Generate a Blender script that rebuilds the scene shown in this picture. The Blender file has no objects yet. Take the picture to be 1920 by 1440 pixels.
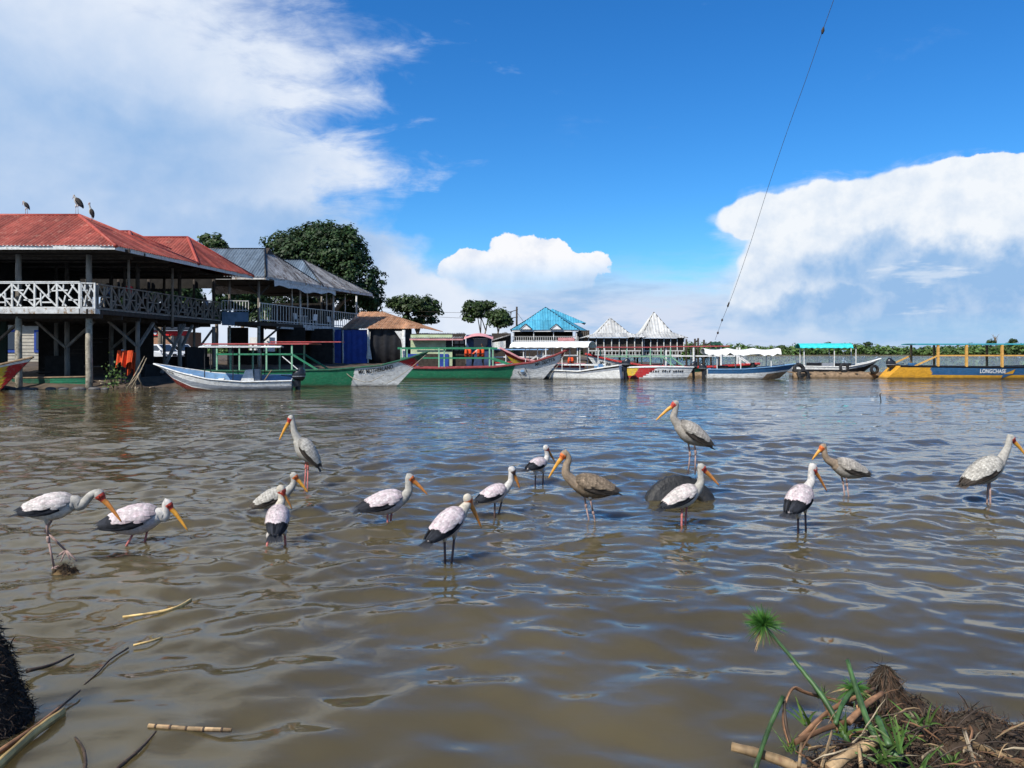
import bpy, math, random
import numpy as np
from mathutils import Vector, Matrix
random.seed(7)
rng = np.random.default_rng(7)
SC = bpy.context.scene
COL = SC.collection
R = math.radians
# ---------------------------------------------------------------- camera
F, HZ, H = 1440.0, 659.0, 1.9          # focal length (photo px), horizon row, camera height (m)
cd = bpy.data.cameras.new('camera'); cam = bpy.data.objects.new('camera', cd); COL.objects.link(cam)
cd.sensor_width = 36.0; cd.lens = 36.0 * F / 1920.0; cd.shift_y = -(720 - HZ) / 1920.0
cd.clip_start = 0.05; cd.clip_end = 6000
cam.location = (0, 0, H); cam.rotation_euler = (R(90), 0, 0)
SC.camera = cam
# ---------------------------------------------------------------- sun, exposure
SUN = Vector((-0.42, -0.55, 0.74)).normalized()
sl = bpy.data.lights.new('sun', 'SUN'); sun = bpy.data.objects.new('sun', sl); COL.objects.link(sun)
sl.energy = 5.0; sl.angle = R(0.5); sl.color = (1.0, 0.955, 0.88)
sun.rotation_euler = SUN.to_track_quat('Z', 'Y').to_euler(); sun.location = (-20, -16, 32)
SC.view_settings.view_transform = 'Standard'; SC.view_settings.look = 'None'
EXPO = 0.22; SC.view_settings.exposure = EXPO; SC.view_settings.gamma = 1.0; SC.view_settings.use_curve_mapping = False
SC.cycles.use_denoising = True
SC.cycles.max_bounces = 6; SC.cycles.diffuse_bounces = 1; SC.cycles.glossy_bounces = 2
SC.cycles.transmission_bounces = 3; SC.cycles.transparent_max_bounces = 4
SC.cycles.caustics_reflective = False; SC.cycles.caustics_refractive = False
SC.cycles.sample_clamp_indirect = 4.0; SC.cycles.use_adaptive_sampling = True
SC.cycles.adaptive_threshold = 0.02
# ---------------------------------------------------------------- node helper
class NT:
    def __init__(s, nt): s.nt = nt
    def n(s, t, **k):
        o = s.nt.nodes.new(t)
        for a, b in k.items(): setattr(o, a, b)
        return o
    def put(s, sock, v):
        if hasattr(v, 'is_output') or isinstance(v, bpy.types.NodeSocket): s.nt.links.new(v, sock)
        elif v is not None: sock.default_value = v
    def m(s, op, a, b=None, c=None, clamp=False):
        o = s.n('ShaderNodeMath', operation=op, use_clamp=clamp)
        for i, v in enumerate((a, b, c)):
            if v is not None: s.put(o.inputs[i], v)
        return o.outputs[0]
    def vm(s, op, a, b=None, sc=None):
        o = s.n('ShaderNodeVectorMath', operation=op); s.put(o.inputs[0], a)
        if b is not None: s.put(o.inputs[1], b)
        if sc is not None: s.put(o.inputs['Scale'], sc)
        return o.outputs[0]
    def ss(s, x, lo, hi, a=0.0, b=1.0):
        o = s.n('ShaderNodeMapRange', interpolation_type='SMOOTHSTEP')
        s.put(o.inputs[0], x); s.put(o.inputs[1], lo); s.put(o.inputs[2], hi); s.put(o.inputs[3], a); s.put(o.inputs[4], b)
        return o.outputs[0]
    def noise(s, vec, scale, detail=4, rough=0.5, dist=0.0, lac=2.0, col=False):
        o = s.n('ShaderNodeTexNoise'); s.put(o.inputs['Vector'], vec); s.put(o.inputs['Scale'], scale)
        s.put(o.inputs['Detail'], detail); s.put(o.inputs['Roughness'], rough); s.put(o.inputs['Distortion'], dist); s.put(o.inputs['Lacunarity'], lac)
        return o.outputs['Color' if col else 'Fac']
    def mix(s, f, a, b, blend='MIX'):
        o = s.n('ShaderNodeMix', data_type='RGBA', blend_type=blend)
        s.put(o.inputs[0], f)
        for i, v in ((6, a), (7, b)):
            s.put(o.inputs[i], tuple(v) + (1,) if isinstance(v, (tuple, list)) and len(v) == 3 else v)
        return o.outputs[2]
# ---------------------------------------------------------------- world: Nishita sky with clouds
W = bpy.data.worlds.new('World'); SC.world = W; W.use_nodes = True
wn = W.node_tree; wn.nodes.clear(); N = NT(wn)
SKYK = 0.085
sky = N.n('ShaderNodeTexSky', sky_type='NISHITA', sun_disc=False)
sky.sun_elevation = math.asin(SUN.z); sky.sun_rotation = math.atan2(SUN.x, SUN.y)
sky.altitude = 0; sky.air_density = 1.0; sky.dust_density = 0.35; sky.ozone_density = 4.0
hs = N.n('ShaderNodeHueSaturation'); hs.inputs['Saturation'].default_value = 1.28; hs.inputs['Value'].default_value = 1.0
N.put(hs.inputs['Color'], sky.outputs[0])
skyc = N.mix(1.0, hs.outputs[0], (0.74, 1.27, 1.60), 'MULTIPLY')
tc = N.n('ShaderNodeTexCoord'); D0 = N.vm('NORMALIZE', tc.outputs['Generated'])
sx = N.n('ShaderNodeSeparateXYZ'); N.put(sx.inputs[0], D0)
AZ = N.m('ARCTAN2', sx.outputs[0], sx.outputs[1]); EL = N.m('ARCSINE', sx.outputs[2])
def px2a(px, py):
    a = math.atan((px - 960) / F); return a, math.atan((HZ - py) / F * math.cos(a))
n_lo = N.noise(D0, 5.0, 2, 0.5, col=True)                 # broad warp
n_md = N.noise(D0, 19.0, 5, 0.56, col=True)               # billow warp
def warp(amp_lo, amp_md, axis):
    out = []
    s1 = N.n('ShaderNodeSeparateColor'); N.put(s1.inputs[0], n_lo); s2 = N.n('ShaderNodeSeparateColor'); N.put(s2.inputs[0], n_md)
    a = N.m('MULTIPLY_ADD', N.m('SUBTRACT', s1.outputs[axis], 0.5), amp_lo, N.m('MULTIPLY', N.m('SUBTRACT', s2.outputs[axis], 0.5), amp_md))
    return a
wx = warp(0.10, 0.075, 0); wy = warp(0.06, 0.075, 1)
A1 = N.m('ADD', AZ, wx); E1 = N.m('ADD', EL, wy)
P2c = N.n('ShaderNodeCombineXYZ'); N.put(P2c.inputs[0], A1); N.put(P2c.inputs[1], E1); PW = P2c.outputs[0]
def blob(px, py, rx, ry, v=PW):
    a, e = px2a(px, py); ix, iy = F / rx, F / ry
    o = N.n('ShaderNodeVectorMath', operation='MULTIPLY_ADD'); N.put(o.inputs[0], v); o.inputs[1].default_value = (ix, iy, 0); o.inputs[2].default_value = (-a * ix, -e * iy, 0)
    l = N.n('ShaderNodeVectorMath', operation='LENGTH'); N.put(l.inputs[0], o.outputs[0]); return l.outputs['Value']
def union(l):                                              # smooth minimum of the ellipse distances, 1 - d
    o = l[0]
    for x in l[1:]: o = N.m('SMOOTH_MIN', o, x, 0.12)
    return N.m('SUBTRACT', 1.0, o)
def over(base, dens, colr): return N.mix(dens, base, colr)
K = 1 / SKYK / 2 ** EXPO
def C(r, g, b):                                            # display sRGB 0-255 -> radiance before strength
    f = lambda c: ((c / 255 + 0.055) / 1.055) ** 2.4 if c > 10 else c / 255 / 12.92
    return (f(r) * K, f(g) * K, f(b) * K)
# streaky stretched coordinates for cirrus and haze
stv = N.vm('MULTIPLY', D0, (1.0, 1.0, 4.5)); n_st = N.noise(stv, 7.0, 5, 0.6)
# thin tilted cirrus coordinates
n_ci = N.noise(N.vm('MULTIPLY', D0, (2.0, 2.0, 6.0)), 5.0, 6, 0.62, 0.4)
# relief shading (difference of the billow field towards the sun)
SD = (-0.010, 0.0, 0.012)
n_a = N.noise(D0, 15.0, 5, 0.58); n_b = N.noise(N.vm('ADD', D0, SD), 15.0, 5, 0.58)
relief = N.m('MULTIPLY_ADD', N.m('SUBTRACT', n_a, n_b), 3.2, 0.5, clamp=True)
# -- left deck of cloud
lc = N.n('ShaderNodeFloatCurve'); cv = lc.mapping.curves[0]
EDGE = [(659, 1000), (560, 960), (500, 800), (455, 775), (425, 715), (395, 690), (365, 735), (335, 772), (290, 755), (240, 725), (190, 735), (140, 720), (70, 640), (0, 600), (-200, 520), (-500, 300)]
pts = []
for (py, ex) in EDGE:
    a, e = px2a(ex, py); pts.append((e / 0.9, (a + 1.0) / 1.3))
pts.sort()
while len(cv.points) < len(pts): cv.points.new(0.5, 0.5)
for p_, q_ in zip(cv.points, pts): p_.location = q_
lc.mapping.update()
N.put(lc.inputs['Value'], N.m('MULTIPLY', N.m('ADD', EL, N.m('MULTIPLY', wy, 0.7)), 1 / 0.9, clamp=True))
edge = N.m('MULTIPLY_ADD', lc.outputs[0], 1.3, -1.0)
eld = N.m('SUBTRACT', edge, N.m('ADD', AZ, N.m('MULTIPLY', wx, 1.1)))     # >0 inside
soft = N.ss(EL, 0.12, 0.42, 0.06, 0.22)
Ld = N.ss(N.m('ADD', eld, N.m('MULTIPLY', N.m('SUBTRACT', n_ci, 0.52), N.ss(EL, 0.12, 0.3, 0.10, 0.42))), N.m('MULTIPLY', soft, -0.35), soft)
Ld = N.m('MULTIPLY', Ld, N.ss(AZ, -2.6, -2.0))
# colour inside: bright near the ragged edge, blue grey patches further in
lv = N.noise(N.vm('MULTIPLY', D0, (1, 1, 1.8)), 3.2, 5, 0.5, 0.6)
dk = union([blob(90, 275, 330, 120), blob(60, 430, 520, 90), blob(560, 440, 190, 70), blob(-300, 330, 500, 260)])
bright = N.m('MULTIPLY_ADD', N.ss(dk, -0.7, 0.6), -0.72, N.m('MULTIPLY_ADD', N.m('SUBTRACT', lv, 0.5), 1.4, 0.97))
bright = N.m('MULTIPLY_ADD', N.ss(eld, 0.16, 0.02), 0.16, bright)
bright = N.m('MULTIPLY_ADD', N.m('SUBTRACT', relief, 0.5), 0.12, bright, clamp=True)
Lc = N.mix(bright, C(142, 183, 230), C(228, 237, 251))
# -- low bank of pale haze cloud along the horizon
hz = N.m('MULTIPLY', N.ss(N.m('ADD', EL, N.m('MULTIPLY', N.m('SUBTRACT', n_st, 0.5), 0.10)), 0.130, 0.058), N.ss(AZ, 0.55, 0.20, 0.45, 1.0))
Hc = N.mix(N.ss(n_st, 0.30, 0.62), C(160, 196, 235), C(212, 223, 243))
# -- central cumulus
PB2 = N.n('ShaderNodeCombineXYZ'); vo = N.n('ShaderNodeTexVoronoi', feature='F1'); N.put(vo.inputs['Vector'], N.vm('ADD', D0, N.vm('SCALE', N.vm('SUBTRACT', n_md, (0.5, 0.5, 0.5)), sc=0.035))); vo.inputs['Scale'].default_value = 34
bil = N.m('SUBTRACT', 0.40, vo.outputs['Distance'])
cu = union([blob(958, 464, 52, 48), blob(1035, 470, 58, 44), blob(905, 495, 66, 36), blob(985, 510, 150, 44), blob(1090, 492, 84, 24), blob(860, 512, 48, 26)])
cu = N.m('MULTIPLY_ADD', bil, 0.42, cu)
Cd = N.ss(cu, -0.02, 0.10)
Cb = N.m('MULTIPLY', N.ss(EL, px2a(985, 575)[1], px2a(985, 470)[1]), 1.0)
Cb = N.m('MULTIPLY_ADD', N.m('SUBTRACT', relief, 0.5), 0.6, N.m('MULTIPLY_ADD', bil, 0.35, Cb), clamp=True)
Cc = N.mix(Cb, C(190, 209, 238), C(250, 251, 255))
Cd = N.m('MULTIPLY', Cd, N.ss(EL, px2a(985, 570)[1], px2a(985, 478)[1], 0.0, 1.0))
# -- right thunderhead with anvil
A3 = N.m('MULTIPLY_ADD', wx, 0.38, AZ); E3 = N.m('MULTIPLY_ADD', wy, 0.34, EL); P3c = N.n('ShaderNodeCombineXYZ'); N.put(P3c.inputs[0], A3); N.put(P3c.inputs[1], E3); P3 = P3c.outputs[0]
rt = union([blob(*q, v=P3) for q in ((1448, 404, 100, 46), (1580, 402, 190, 62), (1760, 396, 230, 74), (1990, 400, 260, 92), (1530, 490, 130, 80), (1690, 520, 270, 120), (1465, 555, 95, 62), (1950, 540, 320, 150), (1890, 308, 130, 17), (2300, 470, 420, 130), (1620, 585, 260, 60))])
rt = N.m('MULTIPLY_ADD', bil, 0.08, rt)
Rd = N.ss(rt, -0.03, 0.10)
Rd = N.m('MAXIMUM', Rd, N.m('MULTIPLY', N.ss(N.m('ADD', rt, N.m('MULTIPLY', N.m('SUBTRACT', n_ci, 0.5), 1.2)), -0.15, 0.3), 0.5))
rb = union([blob(1780, 505, 230, 46), blob(1640, 590, 240, 44), blob(1980, 515, 240, 52), blob(1830, 590, 280, 50)])
Rb = N.m('SUBTRACT', N.m('MULTIPLY_ADD', N.m('SUBTRACT', relief, 0.5), 0.45, 0.92), N.m('MULTIPLY', N.ss(rb, -0.45, 0.35), 0.72))
Rb = N.m('MULTIPLY_ADD', N.ss(EL, px2a(1600, 520)[1], px2a(1600, 420)[1], -0.16, 0.0), 1.0, Rb, clamp=True)
Rb = N.m('ADD', Rb, N.m('MULTIPLY', N.ss(n_st, 0.58, 0.70), N.m('MULTIPLY', N.ss(rb, -0.5, 0.2), 0.45)), clamp=True)
Rc = N.mix(Rb, C(152, 190, 232), C(243, 248, 254))
Rd = N.m('MULTIPLY', Rd, N.ss(EL, 0.010, 0.05, 0.15, 1.0))
# -- wisps of cirrus that carry on over the whole sky, thin
wi = N.m('MULTIPLY', N.ss(n_ci, 0.60, 0.86), N.ss(N.noise(D0, 1.7, 3, 0.5), 0.52, 0.72))
wi = N.m('MULTIPLY', wi, 0.55)
behind = N.m('MULTIPLY', N.ss(N.noise(N.vm('MULTIPLY', D0, (1, 1, 1.8)), 3.1, 4, 0.55), 0.50, 0.62), N.ss(N.m('ABSOLUTE', AZ), 0.95, 1.5))
behind = N.m('MULTIPLY', behind, N.ss(EL, 0.9, 0.6))
c = skyc
c = over(c, wi, C(205, 224, 248))
c = over(c, behind, C(222, 231, 246))
c = over(c, N.ss(EL, 0.10, 0.0, 0.0, 0.85), C(124, 180, 235))
c = over(c, hz, Hc)
c = over(c, Rd, Rc)
c = over(c, Ld, Lc)
c = over(c, Cd, Cc)
bg = N.n('ShaderNodeBackground'); N.put(bg.inputs[0], c); bg.inputs[1].default_value = SKYK
wo = N.n('ShaderNodeOutputWorld'); wn.links.new(bg.outputs[0], wo.inputs[0])
W.cycles.sampling_method = 'MANUAL'; W.cycles.sample_map_resolution = 512
# ---------------------------------------------------------------- helpers
def P(px, py, D): return Vector(((px - 960) / F * D, D, H - (py - HZ) / F * D))
def G(px, py, z=0.0): return P(px, py, (H - z) * F / (py - HZ))
ORG = {}
def tag(o, label=None, cat=None, group=None, kind=None):
    if label: o['label'] = label
    if cat: o['category'] = cat
    if group: o['group'] = group
    if kind: o['kind'] = kind
    return o
def empty(name, loc, label=None, cat=None, group=None):
    o = bpy.data.objects.new(name, None); COL.objects.link(o); o.location = loc; o.empty_display_size = 0.2
    ORG[o.name] = Vector(loc)
    return tag(o, label, cat, group)
class MB:
    def __init__(s): s.v = []; s.f = []; s.m = []
    def add(s, vs, fs, mi=0):
        b = len(s.v); s.v += [tuple(p) for p in vs]; s.f += [tuple(i + b for i in f) for f in fs]
        s.m += ([mi] * len(fs) if isinstance(mi, int) else list(mi)); return s
    def hexa(s, a, mi=0):   # 8 corners, bottom loop then top loop
        return s.add(a, [(3, 2, 1, 0), (4, 5, 6, 7), (0, 1, 5, 4), (1, 2, 6, 5), (2, 3, 7, 6), (3, 0, 4, 7)], mi)
    def box(s, c, sz, rz=0.0, mi=0):
        cx, cy, cz = c; x, y, z = sz[0] / 2, sz[1] / 2, sz[2] / 2; ca, sa = math.cos(rz), math.sin(rz)
        q = [(-x, -y), (x, -y), (x, y), (-x, y)]
        return s.hexa([(cx + a * ca - b * sa, cy + a * sa + b * ca, cz + k) for k in (-z, z) for a, b in q], mi)
    def bar(s, p, q, w, h=None, mi=0, up=(0, 0, 1)):
        p, q = Vector(p), Vector(q); h = h or w; d = (q - p)
        if d.length < 1e-6: return s
        d.normalize(); u = Vector(up)
        if abs(d.dot(u)) > 0.97: u = Vector((0, 1, 0))
        sd = d.cross(u).normalized(); u = sd.cross(d).normalized(); sd *= w / 2; u *= h / 2
        return s.hexa([p - sd - u, p + sd - u, q + sd - u, q - sd - u, p - sd + u, p + sd + u, q + sd + u, q - sd + u], mi)
    def tube(s, pts, rad, n=8, mi=0, cap=True, flat=1.0, up=None):
        pts = [Vector(p) for p in pts]; k = len(pts)
        if not isinstance(rad, (list, tuple)): rad = [rad] * k
        b = len(s.v); prev = None
        for i, p in enumerate(pts):
            d = (pts[min(i + 1, k - 1)] - pts[max(i - 1, 0)])
            d = d.normalized() if d.length > 1e-9 else Vector((0, 0, 1))
            if prev is None:
                u = Vector(up) if up else (Vector((0, 0, 1)) if abs(d.z) < 0.9 else Vector((1, 0, 0)))
            else: u = prev
            u = (u - d * u.dot(d)); u = u.normalized() if u.length > 1e-6 else d.orthogonal().normalized()
            prev = u; w = d.cross(u)
            r = rad[i]; ra, rb = r if isinstance(r, (tuple, list)) else (r, r * flat)
            for j in range(n):
                a = 2 * math.pi * j / n; s.v.append(tuple(p + u * (math.cos(a) * ra) + w * (math.sin(a) * rb)))
        for i in range(k - 1):
            for j in range(n):
                s.f.append((b + i * n + j, b + i * n + (j + 1) % n, b + (i + 1) * n + (j + 1) % n, b + (i + 1) * n + j)); s.m.append(mi)
        if cap:
            s.f.append(tuple(b + j for j in reversed(range(n)))); s.m.append(mi)
            s.f.append(tuple(b + (k - 1) * n + j for j in range(n))); s.m.append(mi)
        return s
    def prism(s, poly, t, mi=0):    # planar polygon thickened by vector t
        t = Vector(t); n = len(poly); a = [Vector(p) for p in poly]
        return s.add(a + [p + t for p in a], [tuple(reversed(range(n))), tuple(range(n, 2 * n))] + [(i, (i + 1) % n, n + (i + 1) % n, n + i) for i in range(n)], mi)
    def grid(s, rows, mi=0, close=False, mf=None):
        b = len(s.v); n = len(rows[0])
        for r in rows: s.v += [tuple(p) for p in r]
        for i in range(len(rows) - 1):
            for j in range(n if close else n - 1):
                k = (j + 1) % n
                s.f.append((b + i * n + j, b + i * n + k, b + (i + 1) * n + k, b + (i + 1) * n + j)); s.m.append(mf(i, j) if mf else mi)
        return s
    def build(s, name, mats, parent=None, smooth=False, origin=None):
        V = np.array(s.v, dtype=np.float64).reshape(-1, 3)
        if origin is None:
            if parent is not None: origin = ORG[parent.name]
            else: origin = Vector(((V[:, 0].min() + V[:, 0].max()) / 2, (V[:, 1].min() + V[:, 1].max()) / 2, V[:, 2].min()))
        V = V - np.array(origin)
        me = bpy.data.meshes.new(name); me.from_pydata(V.tolist(), [], s.f); 
        for m_ in (mats if isinstance(mats, (list, tuple)) else [mats]): me.materials.append(m_)
        me.polygons.foreach_set('material_index', s.m)
        if smooth: me.polygons.foreach_set('use_smooth', [True] * len(s.f))
        me.update()
        o = bpy.data.objects.new(name, me); COL.objects.link(o)
        if parent is not None: o.parent = parent
        else: o.location = origin
        ORG[o.name] = Vector(origin)
        return o
def share(name, me, parent, world_loc, rz=0.0):
    o = bpy.data.objects.new(name, me); COL.objects.link(o); o.parent = parent
    o.location = Vector(world_loc) - ORG[parent.name]; o.rotation_euler = (0, 0, rz); return o
def one(name, fn, mats, parent=None, smooth=False):
    m_ = MB(); fn(m_); return m_.build(name, mats, parent, smooth)
def catmull(p, n):
    out = []; q = [p[0] * 2 - p[1]] + list(p) + [p[-1] * 2 - p[-2]]
    for i in range(1, len(q) - 2):
        for j in range(n):
            t = j / n; a, b, c_, d = q[i - 1], q[i], q[i + 1], q[i + 2]
            out.append(0.5 * ((2 * b) + (c_ - a) * t + (2 * a - 5 * b + 4 * c_ - d) * t * t + (3 * b - a - 3 * c_ + d) * t ** 3))
    return out + [p[-1]]
def set_tint(o, tints):
    at = o.data.attributes.new('tint', 'FLOAT_COLOR', 'FACE'); at.data.foreach_set('color', np.array([c_ + (1.0,) for c_ in tints], dtype=np.float32).reshape(-1))
# ---------------------------------------------------------------- materials
def mat(name, col, rough=0.7, var=0.25, sc=6.0, bump=0.0, bsc=40.0, stretch=(1, 1, 1), wear=None, wlo=0.55, whi=0.62, wsc=9.0, rnd=0.0, spec=0.3, metal=0.0, attr=None, trans=0.0, coord='Object', streak=None, stain=False):
    M = bpy.data.materials.new(name); M.use_nodes = True; nt = M.node_tree; n = NT(nt); bs = nt.nodes['Principled BSDF']
    tcn = n.n('ShaderNodeTexCoord'); v = n.vm('MULTIPLY', tcn.outputs[coord], stretch)
    oi = n.n('ShaderNodeObjectInfo')
    v = n.vm('ADD', v, n.vm('SCALE', (13.1, 7.7, 5.3), sc=n.m('MULTIPLY', oi.outputs['Random'], 3.0)))
    nz = n.noise(v, sc, 5, 0.6)
    a = tuple(x * (1 - var) for x in col); b = tuple(min(1, x * (1 + var)) for x in col)
    c_ = n.mix(n.ss(nz, 0.3, 0.7), a, b)
    if wear:
        c_ = n.mix(n.ss(n.noise(v, wsc, 7, 0.68), wlo, whi), c_, wear)
    if streak:
        c_ = n.mix(n.m('MULTIPLY', n.ss(n.noise(n.vm('MULTIPLY', v, (1, 1, 0.12)), wsc * 1.6, 5, 0.6), 0.52, 0.72), 0.75), c_, streak)
    if stain:                                              # algae and silt band along the waterline
        sz = n.n('ShaderNodeSeparateXYZ'); n.put(sz.inputs[0], tcn.outputs['Object'])
        c_ = n.mix(n.m('MULTIPLY', n.ss(n.m('MULTIPLY_ADD', n.noise(v, 3.0, 4, 0.6), 0.22, sz.outputs[2]), 0.30, 0.12), 0.8), c_, (0.055, 0.048, 0.030))
    if rnd:
        c_ = n.mix(1.0, c_, n.mix(oi.outputs['Random'], (1 - rnd,) * 3, (1 + rnd,) * 3), 'MULTIPLY')
    if attr:
        at = n.n('ShaderNodeAttribute', attribute_name=attr); c_ = n.mix(1.0, c_, at.outputs['Color'], 'MULTIPLY')
    nt.links.new(c_, bs.inputs['Base Color'])
    bs.inputs['Roughness'].default_value = rough; bs.inputs['Specular IOR Level'].default_value = spec; bs.inputs['Metallic'].default_value = metal
    if bump:
        bp = n.n('ShaderNodeBump'); bp.inputs['Strength'].default_value = bump; bp.inputs['Distance'].default_value = 0.02
        n.put(bp.inputs['Height'], n.noise(v, bsc, 4, 0.6)); nt.links.new(bp.outputs[0], bs.inputs['Normal'])
    if trans:
        tr = n.n('ShaderNodeBsdfTranslucent'); n.put(tr.inputs[0], c_); mx = n.n('ShaderNodeMixShader'); mx.inputs[0].default_value = trans
        nt.links.new(bs.outputs[0], mx.inputs[1]); nt.links.new(tr.outputs[0], mx.inputs[2])
        nt.links.new(mx.outputs[0], nt.nodes['Material Output'].inputs[0])
    return M
RINGS = [(106, 1066), (240, 1023), (267, 1019), (570, 909), (578, 919), (512, 966), (501, 1030), (534, 1022), (729, 980), (836, 1050), (845, 1059), (930, 964), (1004, 911), (1017, 910), (1105, 978), (1114, 969), (1277, 987), (1287, 984), (1497, 1003), (1512, 1001), (1586, 932), (1854, 944), (1225, 936), (1335, 936)]
# ---------------------------------------------------------------- water: a real height field, fine near the bank, coarser far off
def water_height(X, Y, sp):
    r = np.random.default_rng(11); Z = np.zeros_like(X)
    near = np.clip((Y - 2.0) / 6.0, 0.35, 1.0)
    def waves(n, l0, l1, a0, th0, spread, sharp, env=1.0):
        nonlocal Z
        for i in range(n):
            lam = l0 * (l1 / l0) ** ((i + r.random()) / n); th = R(th0 + r.normal() * spread)
            k = 2 * math.pi / lam; ph = r.random() * 6.283
            att = np.clip((lam / sp - 2.2) / 2.5, 0, 1)
            # slow wandering of the crest line so that crests stay short
            wob = 1.5 * np.sin(X * k * 0.17 * (0.6 + r.random()) + r.random() * 6) + 0.7 * np.sin(Y * k * 0.17 + r.random() * 6)
            s = np.sin(k * (X * math.sin(th) + Y * math.cos(th)) + ph + wob)
            Z += att * env * a0 * lam * (s + sharp * (s * s - 0.5))
    waves(5, 2.2, 5.5, 0.0032, 160, 16, 0.2)
    waves(12, 0.75, 2.0, 0.0044, 168, 24, 0.25)
    waves(24, 0.28, 0.75, 0.0072, 172, 48, 0.2)
    waves(18, 0.15, 0.30, 0.0062, 176, 55, 0.0, near)
    # gusts: patches of calmer and livelier water
    g = 0.5 + 0.5 * np.sin(X * 0.55 + 1.3 * np.sin(Y * 0.31)) * np.sin(Y * 0.47 + 0.8 * np.sin(X * 0.4 + 1.0))
    cal = np.clip(0.24 + 0.085 * Y, 0.2, 0.95)
    Z = Z * (0.55 + 0.65 * g) * cal
    for px, py in RINGS:                                    # rings spreading from the waders' legs, the tyre and the stems
        q = G(px, py); d2 = np.hypot(X - q.x, Y - q.y); m_ = d2 < 0.9
        if m_.any(): Z = Z + np.where(m_, 0.0042 * np.exp(-d2 / 0.24) * np.cos(2 * math.pi * d2 / 0.105 + px), 0)
    return Z
WATER_LEVEL = water_height
def wz(x, y): return float(water_height(np.array([x]), np.array([y]), np.array([0.01]))[0])
ry = [0.6]
while ry[-1] < 30: ry.append(ry[-1] + max(0.016, ry[-1] ** 2 / (H * F) * 1.35))
while ry[-1] < 420: ry.append(ry[-1] * 1.035)
ry += [700, 1200, 2200]
ry = np.array(ry); ncol = 760
un = np.linspace(-1, 1, ncol); un = np.sign(un) * np.abs(un) ** 1.12 * 1.05
Yg = np.repeat(ry[:, None], ncol, 1); Xg = un[None, :] * (Yg + 1.2)
sp = np.maximum(np.gradient(ry)[:, None], np.gradient(un)[None, :] * (Yg + 1.2) * 0.6)
Zg = water_height(Xg, Yg, sp)
nr = len(ry)
me = bpy.data.meshes.new('water')
me.vertices.add(nr * ncol); me.vertices.foreach_set('co', np.stack([Xg, Yg, Zg], -1).reshape(-1))
ii = (np.arange(nr - 1)[:, None] * ncol + np.arange(ncol - 1)[None, :]).reshape(-1)
fq = np.stack([ii, ii + 1, ii + ncol + 1, ii + ncol], -1).reshape(-1)
nf = len(ii); me.loops.add(nf * 4); me.loops.foreach_set('vertex_index', fq.astype(np.int32))
me.polygons.add(nf); me.polygons.foreach_set('loop_start', np.arange(nf, dtype=np.int32) * 4)
me.polygons.foreach_set('use_smooth', np.ones(nf, dtype=bool)); me.update(calc_edges=True)
wobj = bpy.data.objects.new('water', me); COL.objects.link(wobj); tag(wobj, kind='structure')
WM = bpy.data.materials.new('muddy_lake_water'); WM.use_nodes = True; nt = WM.node_tree; n = NT(nt); bs = nt.nodes['Principled BSDF']
tcn = n.n('ShaderNodeTexCoord'); ob = tcn.outputs['Object']
silt = n.noise(ob, 0.35, 4, 0.55)
n.put(bs.inputs['Base Color'], n.mix(n.ss(silt, 0.35, 0.65), (0.062, 0.050, 0.025), (0.088, 0.071, 0.037)))
bs.inputs['Roughness'].default_value = 0.01; bs.inputs['IOR'].default_value = 1.333; bs.inputs['Specular IOR Level'].default_value = 0.5
bv = n.vm('MULTIPLY', ob, (0.55, 1.0, 1.0))
b0 = n.noise(bv, 0.55, 3, 0.5, 0.3); b1 = n.noise(bv, 2.0, 2, 0.5, 0.3); b2 = n.noise(bv, 7.5, 3, 0.5, 0.4)
sxy = n.n('ShaderNodeSeparateXYZ'); n.put(sxy.inputs[0], ob)
mid = n.ss(sxy.outputs[1], 8.0, 22.0); far = n.ss(sxy.outputs[1], 18.0, 50.0)   # ripples finer than the height field carries there
hgt = n.m('ADD', n.m('MULTIPLY', b1, n.m('MULTIPLY', mid, 0.062)), n.m('MULTIPLY', b2, n.m('MULTIPLY_ADD', mid, 0.010, 0.003)))
hgt = n.m('ADD', hgt, n.m('MULTIPLY', b0, n.m('MULTIPLY', far, 0.24)))
bp = n.n('ShaderNodeBump'); bp.inputs['Strength'].default_value = 1.0; bp.inputs['Distance'].default_value = 1.0
n.put(bp.inputs['Height'], hgt); nt.links.new(bp.outputs[0], bs.inputs['Normal'])
bs.subsurface_method = 'BURLEY'; bs.inputs['Subsurface Weight'].default_value = 1.0; bs.inputs['Subsurface Radius'].default_value = (0.42, 0.34, 0.2); bs.inputs['Subsurface Scale'].default_value = 1.0
me.materials.append(WM)
# ---------------------------------------------------------------- ground
M_mud = mat('shore_mud', (0.075, 0.055, 0.038), 0.9, 0.45, 1.6, bump=0.6, bsc=9, coord='Object')
M_far = mat('far_shore_soil', (0.10, 0.085, 0.05), 0.95, 0.3, 0.2)
SX = [-150, -30, -21, -16, -12, -6, 2, 10, 17, 20.5]; SY = [38.9, 38.9, 39.2, 43.5, 47.5, 54.5, 60, 71, 79, 90]
def shore_z(x, y):
    d = y - np.interp(x, SX, SY); d = np.minimum(d, (20.5 - x) * 1.2)
    z = np.where(d < 0, d * 0.30, np.minimum(d * 0.20, 0.42) + np.clip((d - 6) * 0.05, 0, 0.45))
    return np.clip(z, -1.5, 1.0) + 0.05 * np.sin(x * 1.9 + 0.7 * y) * np.sin(y * 1.3 - 0.5 * x) + 0.03 * np.sin(x * 4.7) * np.sin(y * 5.1)
gx = np.concatenate([np.linspace(-150, -34, 16), np.linspace(-33, 22, 130)]); gy = np.concatenate([np.linspace(36, 60, 70), np.linspace(61, 110, 60), np.linspace(115, 338, 20)])
GX, GY = np.meshgrid(gx, gy); GZ = shore_z(GX, GY)
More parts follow.
